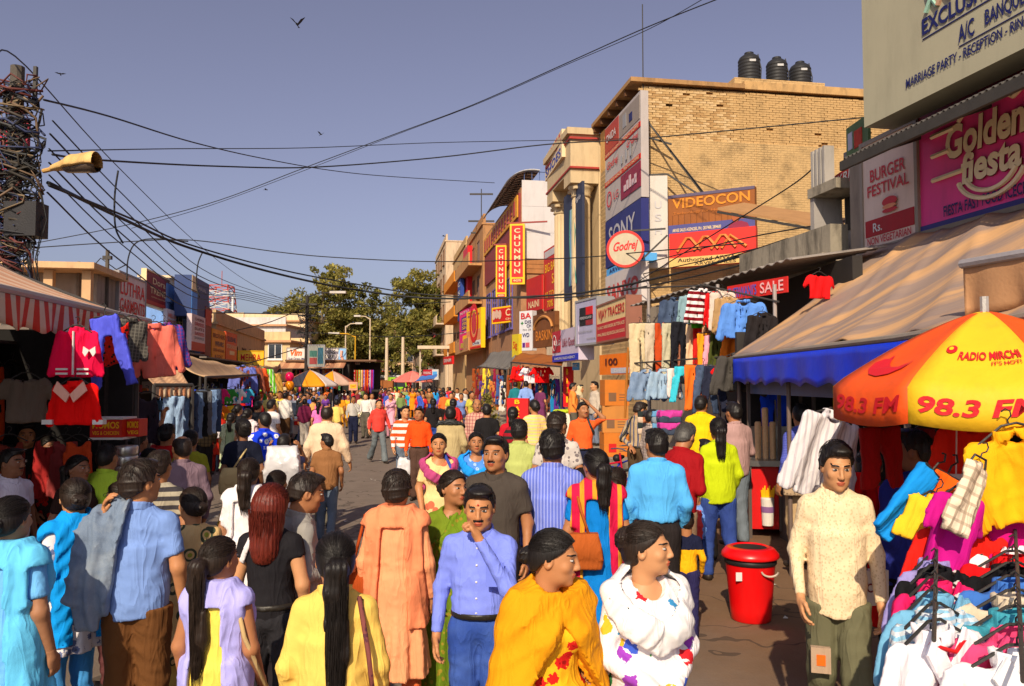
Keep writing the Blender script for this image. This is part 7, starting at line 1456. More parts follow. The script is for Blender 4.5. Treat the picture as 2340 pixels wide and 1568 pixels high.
cable('nearly level thin wire from the left pole to the brick building', [(110, 345, 12), (400, 340, 18), (700, 338, 22), (1000, 326, 25), (1300, 320, 27), (1475, 316, 25)], .012)
cable('black wire sagging under the level one to the brick wall', [(120, 353, 12), (230, 366, 14), (500, 380, 19), (720, 382, 22), (1000, 360, 24), (1250, 330, 24.5), (1475, 316, 24.2), (1980, 268, 22)], .020)
cable('wavy wire falling from the left pole to the panel building', [(100, 228, 12), (250, 266, 15), (440, 325, 20), (600, 362, 26), (760, 390, 32), (900, 404, 37), (1130, 418, 44)], .018)
cable('long wire climbing from lower left to the top right', [(80, 556, 26), (300, 512, 27), (500, 458, 28), (700, 382, 28), (920, 300, 27), (1080, 240, 25), (1300, 142, 22), (1470, 66, 20), (1650, -6, 18)], .015)
cable('twin of the climbing wire close below it', [(300, 522, 27), (480, 470, 28), (700, 388, 28), (900, 310, 27), (1090, 238, 25), (1290, 150, 22), (1480, 68, 20), (1610, -4, 18)], .010)
cable('thin wire from the top left edge down past the lamp', [(-10, 122, 11), (60, 152, 13), (260, 372, 20), (450, 556, 34), (560, 640, 46), (656, 690, 55)], .013)
cable('wire from the left low poles to the round sign', [(80, 566, 26), (300, 552, 27), (440, 549, 27), (620, 574, 28), (760, 588, 28), (1000, 598, 27), (1300, 590, 25), (1470, 576, 23), (1700, 556, 19)], .018)
for k, (x0, y0) in enumerate(((120, 276), (114, 306), (112, 340), (112, 372), (112, 400), (108, 440))):
    cable(('highest', 'second', 'third', 'fourth', 'fifth', 'lowest')[k] + ' of six wires fanning down from the left pole to the far pole', [(x0, y0, 12), (x0 + 170, y0 + 178 - 4 * k, 17), (x0 + 340, y0 + 338 - 14 * k, 26), (x0 + 470 - 6 * k, 668 + 3 * k, 40), (702, 694 + 6 * k, 55)], .013 + .003 * (k % 2))
for k, pts in enumerate((((270, 390, 15), (262, 450, 15), (264, 520, 15), (281, 556, 15)), ((290, 640, 20), (293, 590, 20), (310, 556, 20), (350, 546, 20), (430, 552, 20)), ((462, 578, 22), (452, 605, 22), (449, 650, 22), (456, 680, 22)), ((1475, 270, 24.6), (1620, 455, 24.2), (1630, 470, 24.2)))):
    cable(('loose black cord dangling beside the lamp', 'bent wire rising from the white sign', 'short cord dangling over the blue hoarding', 'stay wire down the brick wall')[k], pts, .018)
for k, pts in enumerate((((1860, 383, 15), (1800, 430, 17), (1640, 530, 20), (1440, 655, 24)), ((1480, 600, 24), (1700, 545, 19), (1960, 500, 15)), ((1470, 626, 24), (1720, 570, 19), (1980, 505, 15)), ((1480, 640, 23), (1600, 610, 21), (1800, 545, 17)), ((702, 700, 55), (620, 735, 50), (540, 755, 45)), ((702, 720, 55), (560, 716, 45), (430, 715, 36)), ((702, 705, 55), (850, 700, 60), (1030, 690, 55)), ((702, 790, 55), (620, 815, 45), (540, 838, 38)), ((710, 760, 55), (900, 770, 60), (1060, 760, 55)))):
    cable(('diagonal service wire before the brick wall', 'upper slack wire over the orange hoarding', 'middle slack wire over the red hoarding', 'lower slack wire over the red hoarding', 'wire from the far pole to the orange signs', 'level wire from the far pole to the left', 'wire from the far pole past the tall trees', 'dark wire descending left from the far pole', 'low wire before the trees to the right')[k], pts, .016 if k < 4 else .03)
# far poles
def pole(label, px, d, yt, r, m, arms=(), tangle=0, name='utility_pole', lamp=None):
    P = at(px, yt, d); t = thing(name, label, 'pole', (P.x, d, 0)); MB().tube([(0, 0, 0), (0, 0, P.z)], [r, r * .7], 8).obj('pole', m, t, False)
    for z, w_ in arms: MB().bar((-w_, 0, P.z - z), (w_, 0, P.z - z), .12).obj('crossarm', IRON, t, False)
    for k in range(tangle):
        z = P.z - rr.uniform(.2, 3.6); R_ = rr.uniform(.2, .7); a0 = rr.uniform(0, 6); MB().tube([(R_ * math.cos(a0 + q * .8), .3 * math.sin(a0 + q * .8), z + rr.uniform(-.3, .3)) for q in range(6)], .022, 4).obj('cable_loop', CAB, t, False)
    if lamp: MB().tube([(0, 0, P.z - .1), (lamp * .5, 0, P.z + .2), (lamp, 0, P.z + .22)], .05, 6).obj('arm', m, t, False); MB().box(min(lamp, lamp * 1.7), max(lamp, lamp * 1.7), -.15, .15, P.z + .16, P.z + .32).obj('lamp_head', mat((.55, .5, .45), .5), t, False)
    return t
CPOLE = mat(S((206, 186, 160)), .85, .15, 3)
pole('dark iron pole with cable tangle before the fabric stall', 702, 55, 676, .16, mat((.035, .03, .028), .7, .3), [(.6, .7), (1.4, .6), (2.6, .8)], 34, lamp=1.6)
pole('pale concrete pole right of the fabric stall, left of two', 884, 84, 772, .22, CPOLE); pole('pale concrete pole right of the fabric stall, right of two', 921, 84, 770, .22, CPOLE)
pole('slim lamp post behind the fabric stall', 846, 75, 728, .09, CPOLE, lamp=-.9); pole('thin lamp post with drooping head left of the trees', 790, 72, 745, .08, CPOLE, lamp=.9)
pole('short pole with box top above the concrete building', 246, 26, 572, .09, mat((.10, .085, .07), .8, .3), [(.25, .14)], 3); pole('stubby pole before the open top floor at left', 180, 25, 598, .07, mat((.20, .16, .13), .8, .3), [(.1, .08)])
pole('thin black mast on the brick building roof', 1468, 25, 10, .025, IRON, name='mast'); pole('rooftop scaffold pole beyond the curved canopy', 1100, 60, 432, .05, IRON, [(.4, .9), (2.5, 1.), (3.4, .8)], name='mast')
pole('yellow bent pipe pole behind the fabric stall', 812, 70, 768, .07, mat(S((214, 160, 30)), .6), name='pipe', lamp=-1.4)
t = thing('shelter_frame', 'pale metal frame with flat top near the far umbrellas', 'shelter', (at(960, 872, 74).x, 74, 0))
for x_ in (0, 2.6): MB().tube([(x_, 0, 0), (x_, 0, 5.2)], .08, 6).obj('post', CPOLE, t, False)
MB().box(-.2, 2.8, -.5, .5, 5.2, 5.5).obj('roof', CPOLE, t, False)
# ---------------------------------------------------------------- birds
BIRD = mat((.03, .028, .03), .7)
for k, (px, py, d, s, up, lab) in enumerate(((680, 58, 30, .55, .9, 'largest dark bird flying high over the street'), (138, 170, 40, .5, .2, 'small bird gliding near the left pole'), (733, 308, 45, .42, .6, 'small bird in the middle of the sky'), (1014, 540, 70, .5, .2, 'distant bird left of the red vertical signs'), (607, 434, 60, .5, .2, 'faint distant bird under the crossing wires'))):
    p = at(px, py, d); t = thing('bird', lab, 'bird', tuple(p), .4 * k, 'birds in the sky')
    sdfmesh('body', lambda G: np.minimum(cap(G, (0, -.16, 0), (0, .12, 0), .045, .02), cap(G, (0, -.2, .01), (0, -.2, .01), .03)), (-.1, -.3, -.1), (.1, .25, .1), .02, BIRD, t); t.scale = (s * 1.6,) * 3
    for sx in (-1, 1): MB().add([(0, -.08, .02), (sx * .16, -.12, up * .22 + .02), (sx * .34, -.02, up * .40), (sx * .16, .06, up * .2), (0, .06, .02), (0, -.08, .005), (sx * .16, -.12, up * .22), (sx * .34, -.02, up * .39), (sx * .16, .06, up * .19), (0, .06, .005)], [(0, 1, 2, 3, 4), (9, 8, 7, 6, 5)]).obj('wing', BIRD, t, False)
    MB().add([(0, .1, 0), (-.05, .24, 0), (.05, .24, 0), (0, .1, -.01), (-.05, .24, -.01), (.05, .24, -.01)], [(0, 1, 2), (5, 4, 3)]).obj('tail', BIRD, t, False)
# ---------------------------------------------------------------- vehicles
RUB = mat((.02, .02, .02), .8); CHR = mat((.5, .5, .5), .25, .1, 5, 0, metal=.9)
def wheel(t, x, y, z, r, w_=.05, spokes=0, rimm=None):
    """wheel in the local x-z plane"""
    o = MB().tube([(x + r * math.cos(a), y, z + r * math.sin(a)) for a in np.linspace(0, 6.2832, 25)], w_ / 2, 6, False).obj('tyre', RUB, t, False, True)
    MB().tube([(x + (r - w_ * .6) * math.cos(a), y, z + (r - w_ * .6) * math.sin(a)) for a in np.linspace(0, 6.2832, 25)], w_ / 5, 5, False).obj('rim', CHR, o, False)
    if spokes:
        g = MB()
        for k in range(spokes): a = 2 * math.pi * k / spokes; g.tube([(x, y, z), (x + (r - w_ * .6) * math.cos(a), y, z + (r - w_ * .6) * math.sin(a))], .0035, 3)
        s_ = g.obj('spokes', CHR, o, False); s_['kind'] = 'stuff'
    else: MB().tube([(x, y - w_ * .3, z), (x, y + w_ * .3, z)], r * .55, 14).obj('hub', rimm or CHR, o, False)
def bicycle(label, P, rz, c):
    t = thing('bicycle', label, 'bicycle', P, rz); m = mat(S(c), .35, .1, 5, 0)
    wheel(t, -.52, 0, .34, .33, .045, 16); wheel(t, .52, 0, .34, .33, .045, 16)
    for a, b in (((-.52, 0, .34), (-.08, 0, .30)), ((-.08, 0, .30), (-.2, 0, .80)), ((-.2, 0, .78), (-.52, 0, .34)), ((-.18, 0, .74), (.36, 0, .80)), ((-.08, 0, .30), (.34, 0, .72)), ((.34, 0, .95), (.38, 0, .68)), ((.38, 0, .68), (.52, 0, .34))): MB().tube([a, b], .017, 6).obj('frame_tube', m, t, False)
    MB().tube([(.32, -.27, 1.0), (.34, -.1, 1.02), (.34, .1, 1.02), (.32, .27, 1.0)], .012, 6).obj('handlebar', CHR, t, False)
    sdfmesh('saddle', lambda G: cap(G, (-.30, 0, .84), (-.08, 0, .85), .07, .03), (-.4, -.1, .74), (0, .1, .95), .02, BLK, t)
    MB().tube([(-.08 + .09 * math.cos(a), .03, .30 + .09 * math.sin(a)) for a in np.linspace(0, 6.28, 16)], .01, 5).obj('chainring', CHR, t, False); MB().tube([(-.08, .05, .30), (.04, .1, .18), (.05, .2, .18)], .012, 5).obj('crank', CHR, t, False)
    MB().tube([(-.52 + .37 * math.cos(a), 0, .34 + .37 * math.sin(a)) for a in np.linspace(.3, 2.6, 10)], .02, 5).obj('mudguard', m, t, False)
    return t
p = at(1375, 1120, 13.2); bicycle('red and blue bicycle parked beside the cartons', (p.x, p.y, 0), .35, (190, 24, 50)); p = at(1430, 1100, 13.8); bicycle('blue bicycle leaning behind the red one', (p.x, p.y, 0), .9, (40, 60, 170))
def motorbike(label, P, rz, c):
    t = thing('motorbike', label, 'motorbike', P, rz); m = mat(S(c), .3, .08, 5, 0, spec=.5)
    wheel(t, -.62, 0, .30, .28, .10, 10); wheel(t, .62, 0, .30, .28, .09, 10)
    sdfmesh('tank', lambda G: smin(ell(G, (.18, 0, .80), (.26, .13, .12)), cap(G, (.1, 0, .75), (-.1, 0, .7), .09), .06), (-.3, -.2, .55), (.5, .2, 1.0), .025, m, t)
    sdfmesh('seat', lambda G: cap((G[0], G[1] * f4(.6), G[2]), (-.1, 0, .80), (-.7, 0, .86), .075, .06), (-.85, -.2, .65), (.05, .2, 1.0), .025, BLK, t)
    sdfmesh('engine', lambda G: np.maximum(np.maximum(np.abs(G[0] - .05) - .18, np.abs(G[1]) - .13), np.abs(G[2] - .42) - .16) - .03 + .008 * np.sin(G[2] * 90), (-.2, -.2, .2), (.3, .2, .65), .025, mat((.12, .12, .12), .4, metal=.6), t)
    sdfmesh('side_panel', lambda G: ell(G, (-.35, 0, .62), (.28, .12, .13)), (-.7, -.2, .45), (0, .2, .8), .025, m, t)
    for s in (-1, 1): MB().tube([(.62, s * .07, .30), (.42, s * .07, .95)], .025, 6).obj('fork', CHR, t, False); MB().tube([(.36, 0, 1.0), (.34, s * .3, 1.06), (.26, s * .36, 1.04)], .013, 6).obj('handlebar', CHR, t, False); MB().tube([(.3, s * .28, 1.05), (.3, s * .34, 1.2)], .007, 5).obj('mirror_stem', CHR, t, False); disc(t, 0, 0, .06, mat((.3, .45, .7), .1, .1, 5, 0, metal=.8), 0, 'mirror').location = (.3, s * .34, 1.22)
    MB().lathe((0, 0, 0), [(.01, -.04), (.09, -.02), (.10, .06)], 14).obj('headlamp', CHR, t, False).location = (.5, 0, .88)
    sdfmesh('mudguard', lambda G: np.maximum(np.abs(np.sqrt((G[0] - .62) ** 2 + (G[2] - .30) ** 2) - .33) - .012, np.maximum(np.abs(G[1]) - .06, .38 - G[2])), (.2, -.1, .3), (1.0, .1, .7), .02, m, t)
    MB().tube([(.1, .14, .3), (-.4, .16, .28), (-.8, .17, .36)], .035, 7).obj('exhaust', CHR, t, False)
    return t
for k, (px, d, rz, c, lab) in enumerate(((1135, 18.5, 1.2, (30, 60, 160), 'blue motorbike parked behind the red standing board'), (1235, 18.0, 1.9, (30, 30, 34), 'black motorbike parked in front of the clothed table'), (1258, 16.8, 2.2, (90, 20, 26), 'dark red motorbike nearest the orange-shirted man'), (1108, 22.5, 1.4, (60, 60, 66), 'grey motorbike parked near the small bush'))):
    p = at(px, 1000, d); motorbike(lab, (p.x, d, 0), rz, c)
# silver car among the crowd at left
p = at(622, 960, 29.5); car = thing('car', 'silver saloon car half hidden in the crowd at left', 'car', (p.x, p.y, 0), 2.55); PNT = mat((.50, .52, .56), .22, .04, 5, 0, spec=.6, metal=.35)
def carf(G):
    b = np.maximum(np.maximum(np.abs(G[0]) - 2.0, np.abs(G[1]) - .76), np.abs(G[2] - .58) - .24) - .07 + .03 * np.clip(np.abs(G[0]) - 1.2, 0, 1)
    for s in (-1, 1): b = np.maximum(b, -(np.sqrt((G[0] - s * 1.25) ** 2 + (G[2] - .31) ** 2) - .36))
    k = np.clip((G[2] - .85) / .55, 0, 1); c = np.maximum(np.maximum(np.abs(G[0] + .12) - (1.28 - .62 * k), np.abs(G[1]) - (.70 - .12 * k)), np.abs(G[2] - 1.05) - .34) - .05
    return smin(b, c, .05)
sdfmesh('body', carf, (-2.2, -.9, .2), (2.2, .9, 1.5), .05, PNT, car)
for s in (-1, 1):
    for x in (-1.25, 1.25): wheel(car, x, s * .74, .31, .27, .16)
    for (xa, xb, xc, xd) in ((-1.18, -.15, -.20, -.72), (-.08, .95, .52, -.08)): MB().add([(xa, s * .762, .92), (xb, s * .762, .92), (xc, s * .662, 1.34), (xd, s * .662, 1.34), (xa, s * .752, .92), (xb, s * .752, .92), (xc, s * .652, 1.34), (xd, s * .652, 1.34)], [(0, 1, 2, 3), (7, 6, 5, 4)]).obj('side_window', GL, car, False)
    MB().box(-2.09, -2.075, s * .62 - .12, s * .62 + .12, .62, .76).obj('tail_light', RED, car, False); MB().box(2.05, 2.09, s * .6 - .13, s * .6 + .13, .58, .72).obj('headlight', CHR, car, False)
for x0, x1 in ((1.22, .64), (-1.48, -.92)): MB().add([(x0, -.62, .94), (x0, .62, .94), (x1, .54, 1.35), (x1, -.54, 1.35), (x0 + .012, -.62, .955), (x0 + .012, .62, .955), (x1 + .012, .54, 1.365), (x1 + .012, -.54, 1.365)], [(0, 1, 2, 3), (7, 6, 5, 4)]).obj('windscreen', GL, car, False)
MB().box(-2.095, -2.08, -.26, .26, .50, .62).obj('number_plate', WHT, car, False)
# lime truck cab, kiosk and cart far away
p = at(907, 872, 82); tr = thing('truck', 'lime green truck cab in the far crowd', 'truck', (p.x, p.y, 0), .3); LIM = mat(S((150, 206, 50)), .4)
MB().box(-1, 1, -.9, .9, .5, 1.5).obj('lower_body', LIM, tr, False); MB().prism([(-.95, 1.502), (.95, 1.502), (.8, 2.6), (-.8, 2.6)], -.6, .8).obj('cab', LIM, tr, False); MB().prism([(-.8, 1.6), (.8, 1.6), (.68, 2.4), (-.68, 2.4)], -.625, -.604).obj('windscreen', GL, tr, False); MB().box(-1.1, 1.1, .9, 4.2, .7, 2.3).obj('load_bed', mat(S((150, 90, 50)), .8), tr, False)
for s in (-1, 1):
    for y_ in (-.3, 3.2): MB().tube([(s * .9, y_, .42), (s * 1.12, y_, .42)], .42, 14).obj('wheel', RUB, tr, False)
    MB().box(s * .7 - .15, s * .7 + .15, -.93, -.902, .8, 1.0).obj('headlight', CHR, tr, False)
p = at(900, 872, 96); ki = thing('kiosk', 'white roofed kiosk with red triangles at the street end', 'kiosk', (p.x - 1.2, p.y, 0)); MB().box(-1.4, 3.6, 0, 2, 0, 2.6).obj('wall', mat((.30, .30, .34), .7), ki, False); MB().box(-1.8, 4.0, -.5, 2.2, 2.61, 2.9).obj('roof', WHT, ki, False)
for x_ in (-1.2, 2.4): MB().prism([(x_, 2.4), (x_ + 1, 2.4), (x_ + .9, 1.0)], -.02, -.004).obj('triangle', RED, ki, False)
p = at(845, 875, 74); MBx = thing('wooden_crate_stack', 'brown wooden crate wall beside the fabric stall', 'crates', (p.x, p.y, 0))
for k in range(4):
    for j in range(3): MB().box(-1.6 + k * .95, -.7 + k * .95, 0, .8, j * .75, .72 + j * .75).obj('crate', mat(S((150, 90, 46)), .85, .2, 3), MBx, False)
# ---------------------------------------------------------------- people, near to far
BH = (.012, .009, .008); DB = (.022, .013, .009); GH = (.06, .055, .05); RH = (.12, .016, .008)
SK1, SK2, SK3, SK4 = (.50, .215, .09), (.40, .165, .07), (.56, .27, .125), (.26, .11, .055)
JN = C_((36, 66, 150), 'denim', S((80, 110, 180))); JB = C_((92, 106, 124), 'denim', S((130, 140, 152))); TRB = C_((92, 64, 40)); TRG = C_((96, 90, 78)); TRK = C_((40, 34, 34)); TRN = C_((30, 34, 60))
def P(label, x, y, d, face, sex, top, bot, **k): return person('person ' + label, x, y, d, face, sex, top, bot, **k)
def onp(ob, l): return pmat(ob) @ Vector(l)
def bag(label, pos, w, h, t_, m, rz=0., kind='hand', strap=None, name='handbag', writing=None):
    o = thing(name, label, 'bag', tuple(pos), rz); sd = hash_(label)
    if kind == 'paper':
        MB().prism([(-w / 2, -h), (w / 2, -h), (w * .52, 0), (-w * .52, 0)], -t_ / 2, t_ / 2).obj('bag_body', m, o, False); MB().tube([(-w * .2, 0, 0), (-w * .17, 0, .1), (w * .17, 0, .1), (w * .2, 0, 0)], .006, 5).obj('handle', BLK, o, False)
        if writing: lettering(o, writing, -w * .32, w * .32, -h * .62, -h * .35, writing and MRN, -t_ / 2 - .004, .02)
    else:
        def fn(G):
            k = np.clip(-G[2] / f4(h), 0, 1); wx = w / 2 * (.78 + .22 * np.sin(k * 2.2)); ty = t_ / 2 * (.35 + .65 * np.sin(np.clip(k * 1.1 + .15, 0, 1) * 2.7))
            q_ = np.maximum(np.maximum(np.abs(G[0]) - wx, np.abs(G[1]) - ty), np.abs(G[2] + h / 2) - h / 2) - .012
            return q_ - wr(G, sd % 999, 22 if kind == 'hand' else 34, .004 if kind == 'hand' else .013)
        sdfmesh('bag_body', fn, (-w * .6, -t_ * .7, -h - .04), (w * .6, t_ * .7, .05), .016 if pos[1] < 9 else .028, m, o)
    if strap: MB().tube([o.matrix_world.inverted() @ (Vector(q_) - Vector(pos)) if False else (Matrix.Rotation(-rz, 3, 'Z') @ (Vector(q_) - Vector(pos))) for q_ in strap], .011, 5).obj('strap', m, o, False, True)
    return o
PLAST = mat((.66, .64, .66), .35, .08, 4, .3, 12, spec=.5)
# --- front rank
P('in light blue dress and long scarf seen from behind at the left edge', 28, 1140, 3.95, 172, 'f', ('kurta', C_((110, 180, 236)), 0, 'short', .01, .42), ('churidar', C_((120, 170, 220))), hair=('bun', BH), ext=[('dup_back', C_((100, 196, 246)), .62)], la='down', ra='down')
P('in white kurta with bright blue scarf looking left', 170, 1097, 4.75, 245, 'f', ('kurta', cloth(S((226, 220, 222)), 'floral', S((110, 120, 160)), 16), 0, 'mid', 0, .62), ('churidar', C_((70, 150, 220))), hair=('bun', DB), turn=-25, skin=SK3, ext=[('dup_front', C_((10, 150, 235)), .55)], la='bent', ra='relax')
ob = P('in pale blue short-sleeved shirt with denim jacket over the shoulder', 322, 1058, 4.5, 186, 'm', ('shirt', C_((122, 152, 212)), 0, 'short'), ('trousers', C_((104, 66, 34))), hair=('messy', DB), turn=-35, skin=SK1, ext=[('denim_over', C_((84, 106, 136), 'denim', S((190, 196, 198))), 1)], la='shoulder', ra='down', fat=.98)
P('in yellow kurta printed with green rings and hair in a bun', 441, 1118, 5.0, 212, 'f', ('kurta', cloth(S((226, 190, 130)), 'rings', S((70, 80, 60)), 9), 0, 'cap', 0, .5), ('churidar', C_((200, 170, 90))), hair=('bun', DB), turn=18, skin=SK3, fat=1.08, la='bent', ra='relax')
ob = P('in yellow tunic with lilac scarf and very long loose braid', 502, 1232, 3.7, 172, 'f', ('kurta', C_((240, 210, 90)), 0, 'none', 0, .45), ('churidar', C_((230, 200, 80))), hair=('pony', DB), turn=-20, skin=SK2, ext=[('dup_back', C_((176, 172, 240)), .7)], la='down', ra='relax')
bag('beige shoulder bag carried by the person with the lilac scarf', onp(ob, (-.27, -.02, .86)), .28, .26, .12, C_((190, 160, 112)), .2, strap=[onp(ob, (-.3, -.02, .86)), onp(ob, (-.2, .09, 1.2)), onp(ob, (-.12, .06, 1.44)), onp(ob, (-.15, -.09, 1.3))])
P('with red-brown long hair in black sleeveless top and black jeans', 622, 1115, 4.5, 178, 'f', ('tee', C_((30, 28, 32)), 0, 'cap'), ('jeans', C_((32, 30, 34), 'denim', S((70, 70, 76)))), hair=('long', RH), skin=SK3, la='down', ra='down', ext=['belt', ('strap', C_((226, 220, 220)), 1)], turn=-8)
ob = P('in grey shirt with shoulder strap looking at something in the hands', 690, 1085, 4.75, 118, 'm', ('shirt', C_((150, 146, 140))), ('trousers', TRG), hair=('short', DB), skin=SK2, nod=14, la='bent', ra='bent', ext=[('strap', C_((60, 50, 50)), 1)])
P('in white kurta with dark ponytail seen from behind', 570, 1050, 6.1, 176, 'f', ('kurta', C_((236, 228, 230)), 0, 'short', 0, .5), ('churidar', C_((230, 226, 226))), hair=('tail', DB), ext=[('dup_back', C_((240, 232, 234)), .8)], turn=10)
ob = P('in yellow buttoned top with waist-long ponytail and brown bag', 768, 1222, 3.3, 184, 'f', ('shirt', C_((236, 196, 96))), ('trousers', TRK), hair=('pony', BH), skin=SK1, la='down', ra='down', turn=12)
bag('mottled brown shoulder bag of the person with the long ponytail', onp(ob, (-.24, .10, .93)), .30, .28, .12, cloth(S((126, 70, 66)), 'dots', S((90, 50, 60)), 40), .1, strap=[onp(ob, (-.2, .13, .93)), onp(ob, (-.17, .14, 1.2)), onp(ob, (-.12, .08, 1.43)), onp(ob, (-.15, -.1, 1.3))])
ob = P('in long peach kurta and scarf walking away in the middle', 908, 1080, 4.9, 176, 'f', ('kurta', C_((244, 158, 112)), 0, 'long', .01, .40), ('churidar', C_((226, 110, 60))), hair=('messy', DB), skin=SK1, ext=[('dup_back', C_((248, 142, 98)), .72)], fat=1.14, la='down', ra='down')
bag('rust leather handbag hanging beside the peach kurta', onp(ob, (.27, -.02, 1.08)), .24, .22, .1, C_((170, 72, 26)), -.3, strap=[onp(ob, (.3, -.02, 1.08)), onp(ob, (.2, .05, 1.43)), onp(ob, (.16, -.1, 1.35))])
ob = P('in periwinkle blue shirt and jeans with hand raised to the mouth', 1096, 1113, 4.25, -6, 'm', ('tuck', C_((126, 142, 236))), ('jeans', JN), hair=('short', BH), skin=SK1, nod=10, la='mouth', ra='down', fat=1.12, ext=[('bindi', RED)], hl='grip', turn=4)
MB().box(.06, .16, -.168, -.160, 1.18, 1.31).obj('pocket', C_((116, 132, 226)), ob, False)
P('in marigold shawl over red-flowered yellow dress looking right', 1255, 1217, 3.25, 28, 'f', ('kurta', cloth(S((240, 176, 28)), 'floral', S((206, 30, 24)), 13), 0, 'short', 0, .45), ('churidar', C_((230, 160, 20))), hair=('bun', BH), turn=48, nod=8, skin=SK1, ext=[('wrap', C_((226, 150, 14)), .84, 1.5)], la='down', ra='down')
ob = P('in white flower-printed kurta with white scarf looking right', 1476, 1200, 3.4, 18, 'f', ('kurta', cloth(S((232, 226, 228)), 'bloom', (1, 1, 1), 9), 0, 'long', .01, .45), ('churidar', C_((225, 222, 224))), hair=('topbun', DB), turn=52, skin=SK3, ext=[('dup_front', C_((232, 228, 228)), .85)], la='belly', ra='belly')
ob = P('in cream patterned sweater and olive cargo trousers beside the shirt rail', 1906, 1014, 4.5, -16, 'm', ('loose', cloth(S((232, 208, 170)), 'dots', S((214, 186, 146)), 60)), ('trousers', C_((104, 102, 78))), hair=('messy', BH), skin=SK3, tache=False, turn=10, nod=14, la='down', ra='relax', fat=.9, step=.4); ob.scale = (ob.scale[0] * .88, ob.scale[1] * .94, ob.scale[2])
MB().box(-.165, -.055, -.128, -.09, .52, .65).obj('patch_pocket', C_((176, 150, 126)), ob, False); MB().box(-.135, -.085, -.134, -.129, .56, .615).obj('patch', ORG, ob, False)
bag('white paper shopping bag with dark lettering behind the cream sweater', at(1992, 1302, 4.7), .17, .20, .06, mat((.66, .6, .52), .6), .15, 'paper', name='shopping_bag', writing='CSA')
# --- second rank
P('in moss green sari looking right', 1036, 1080, 5.2, 22, 'f', ('crop', C_((110, 130, 30)), 0, 'short'), ('lehenga', cloth(S((100, 124, 26)), 'dots', S((150, 130, 40)), 26)), hair=('bun', DB), skin=SK2, turn=22, ext=[('sari', cloth(S((104, 130, 26)), 'dots', S((150, 130, 40)), 26), .9)])
P('in charcoal polo shirt facing the camera with short beard', 1132, 1003, 5.75, -12, 'm', ('tee', C_((72, 64, 58)), 0, 'short', .015), ('trousers', TRK), hair=('short', BH), skin=SK2, ext=['collar'], turn=-6, fat=1.05)
P('in blue pinstriped shirt seen from behind', 1262, 988, 5.9, 174, 'm', ('shirt', cloth(S((100, 116, 206)), 'vs', S((150, 160, 226)), 44), 0, 'long', .012), ('trousers', TRN), hair=('messy', BH), skin=SK2, fat=1.1, turn=5)
ob = P('in turquoise suit with red and gold bordered scarf walking away', 1362, 1030, 5.7, 176, 'f', ('kurta', C_((6, 120, 206)), 0, 'short', .0, .42), ('churidar', C_((214, 20, 80))), hair=('tail', BH), skin=SK2, turn=24, ext=[('dup_back', cloth(S((206, 24, 70)), 'vs', S((214, 150, 40)), 11), .62)])
bag('tan leather shoulder bag worn over the turquoise suit', onp(ob, (.10, .185, 1.12)), .24, .23, .10, C_((170, 84, 32)), .0, strap=[onp(ob, (.06, .19, 1.12)), onp(ob, (.12, .16, 1.3)), onp(ob, (.15, .06, 1.43)), onp(ob, (.15, -.1, 1.3))])
P('in sky blue shirt and dark trousers seen from behind at right', 1500, 985, 6.6, 172, 'm', ('tuck', C_((86, 176, 240)), 0, 'long', .014), ('trousers', TRK), hair=('short', BH), skin=SK2, turn=20, fat=1.05)
P('small in navy and yellow top with indigo trousers', 1566, 1178, 6.7, 168, 'm', ('tee', C_((244, 176, 20)), 0, 'long'), ('trousers', C_((44, 40, 84))), hair=('crew', DB), skin=SK2, tache=False, turn=20, ext=[('stripeband', C_((24, 28, 56)), 1.24, 1.5)])
ob = P('in lime green jacket and blue jeans standing by the cone cart', 1640, 957, 8.6, 188, 'f', ('jacket', C_((190, 206, 20)), 0, 'long', .005), ('jeans', C_((40, 60, 130), 'denim', S((70, 96, 160)))), hair=('tail', BH), skin=SK2, step=.35, turn=-10, hl='grip')
bag('blue white and red plastic bag held by the person in lime green', onp(ob, (.26, -.02, .78)), .22, .34, .1, mat(S((110, 150, 226)), .4, .4, 3), .3, 'plastic', name='plastic_bag'); bag('red and white plastic bag next to the blue one', onp(ob, (.31, .08, .74)), .16, .30, .08, mat(S((222, 60, 60)), .4, .5, 3), .5, 'plastic', name='plastic_bag')
P('in maroon shirt bending over the stall table', 1545, 930, 7.5, 140, 'm', ('shirt', C_((150, 14, 22)), 0, 'long', .012), ('trousers', C_((150, 126, 100))), hair=('short', GH), skin=SK2, lean=12, nod=18, la='bent', ra='bent', hgt=1.76)
P('in pale yellow shirt with lavender collar standing close behind the maroon shirt', 1612, 1000, 9.6, 205, 'm', ('shirt', C_((200, 170, 140))), ('trousers', TRG), hair=('short', BH), skin=SK2, hgt=1.44)
ob = P('in beige blue-striped shirt with black bag strap across', 1458, 905, 13.4, 140, 'm', ('tuck', cloth(S((176, 152, 118)), 'vs', S((80, 84, 110)), 14)), ('trousers', C_((84, 66, 46))), hair=('messy', DB), skin=SK2, nod=20, turn=-25, la='back', ra='bent', ext=[('strap', mat((.03, .03, .03), .6), 1)], hgt=1.80)
P('in checked grey shirt right beside the striped shirt and strap', 1490, 935, 12.9, 120, 'm', ('shirt', cloth(S((176, 160, 150)), 'plaid', S((120, 110, 110)), 22)), ('trousers', TRB), hair=('short', BH), skin=SK2, hgt=1.68)
P('in orange shirt with one hand on the head and a strap across', 1332, 912, 13.0, -8, 'm', ('tuck', C_((246, 96, 40))), ('trousers', TRN), hair=('messy', BH), skin=SK2, turn=30, la='head', ra='down', ext=[('strap', mat((.03, .03, .03), .6), 1)], hgt=1.80)
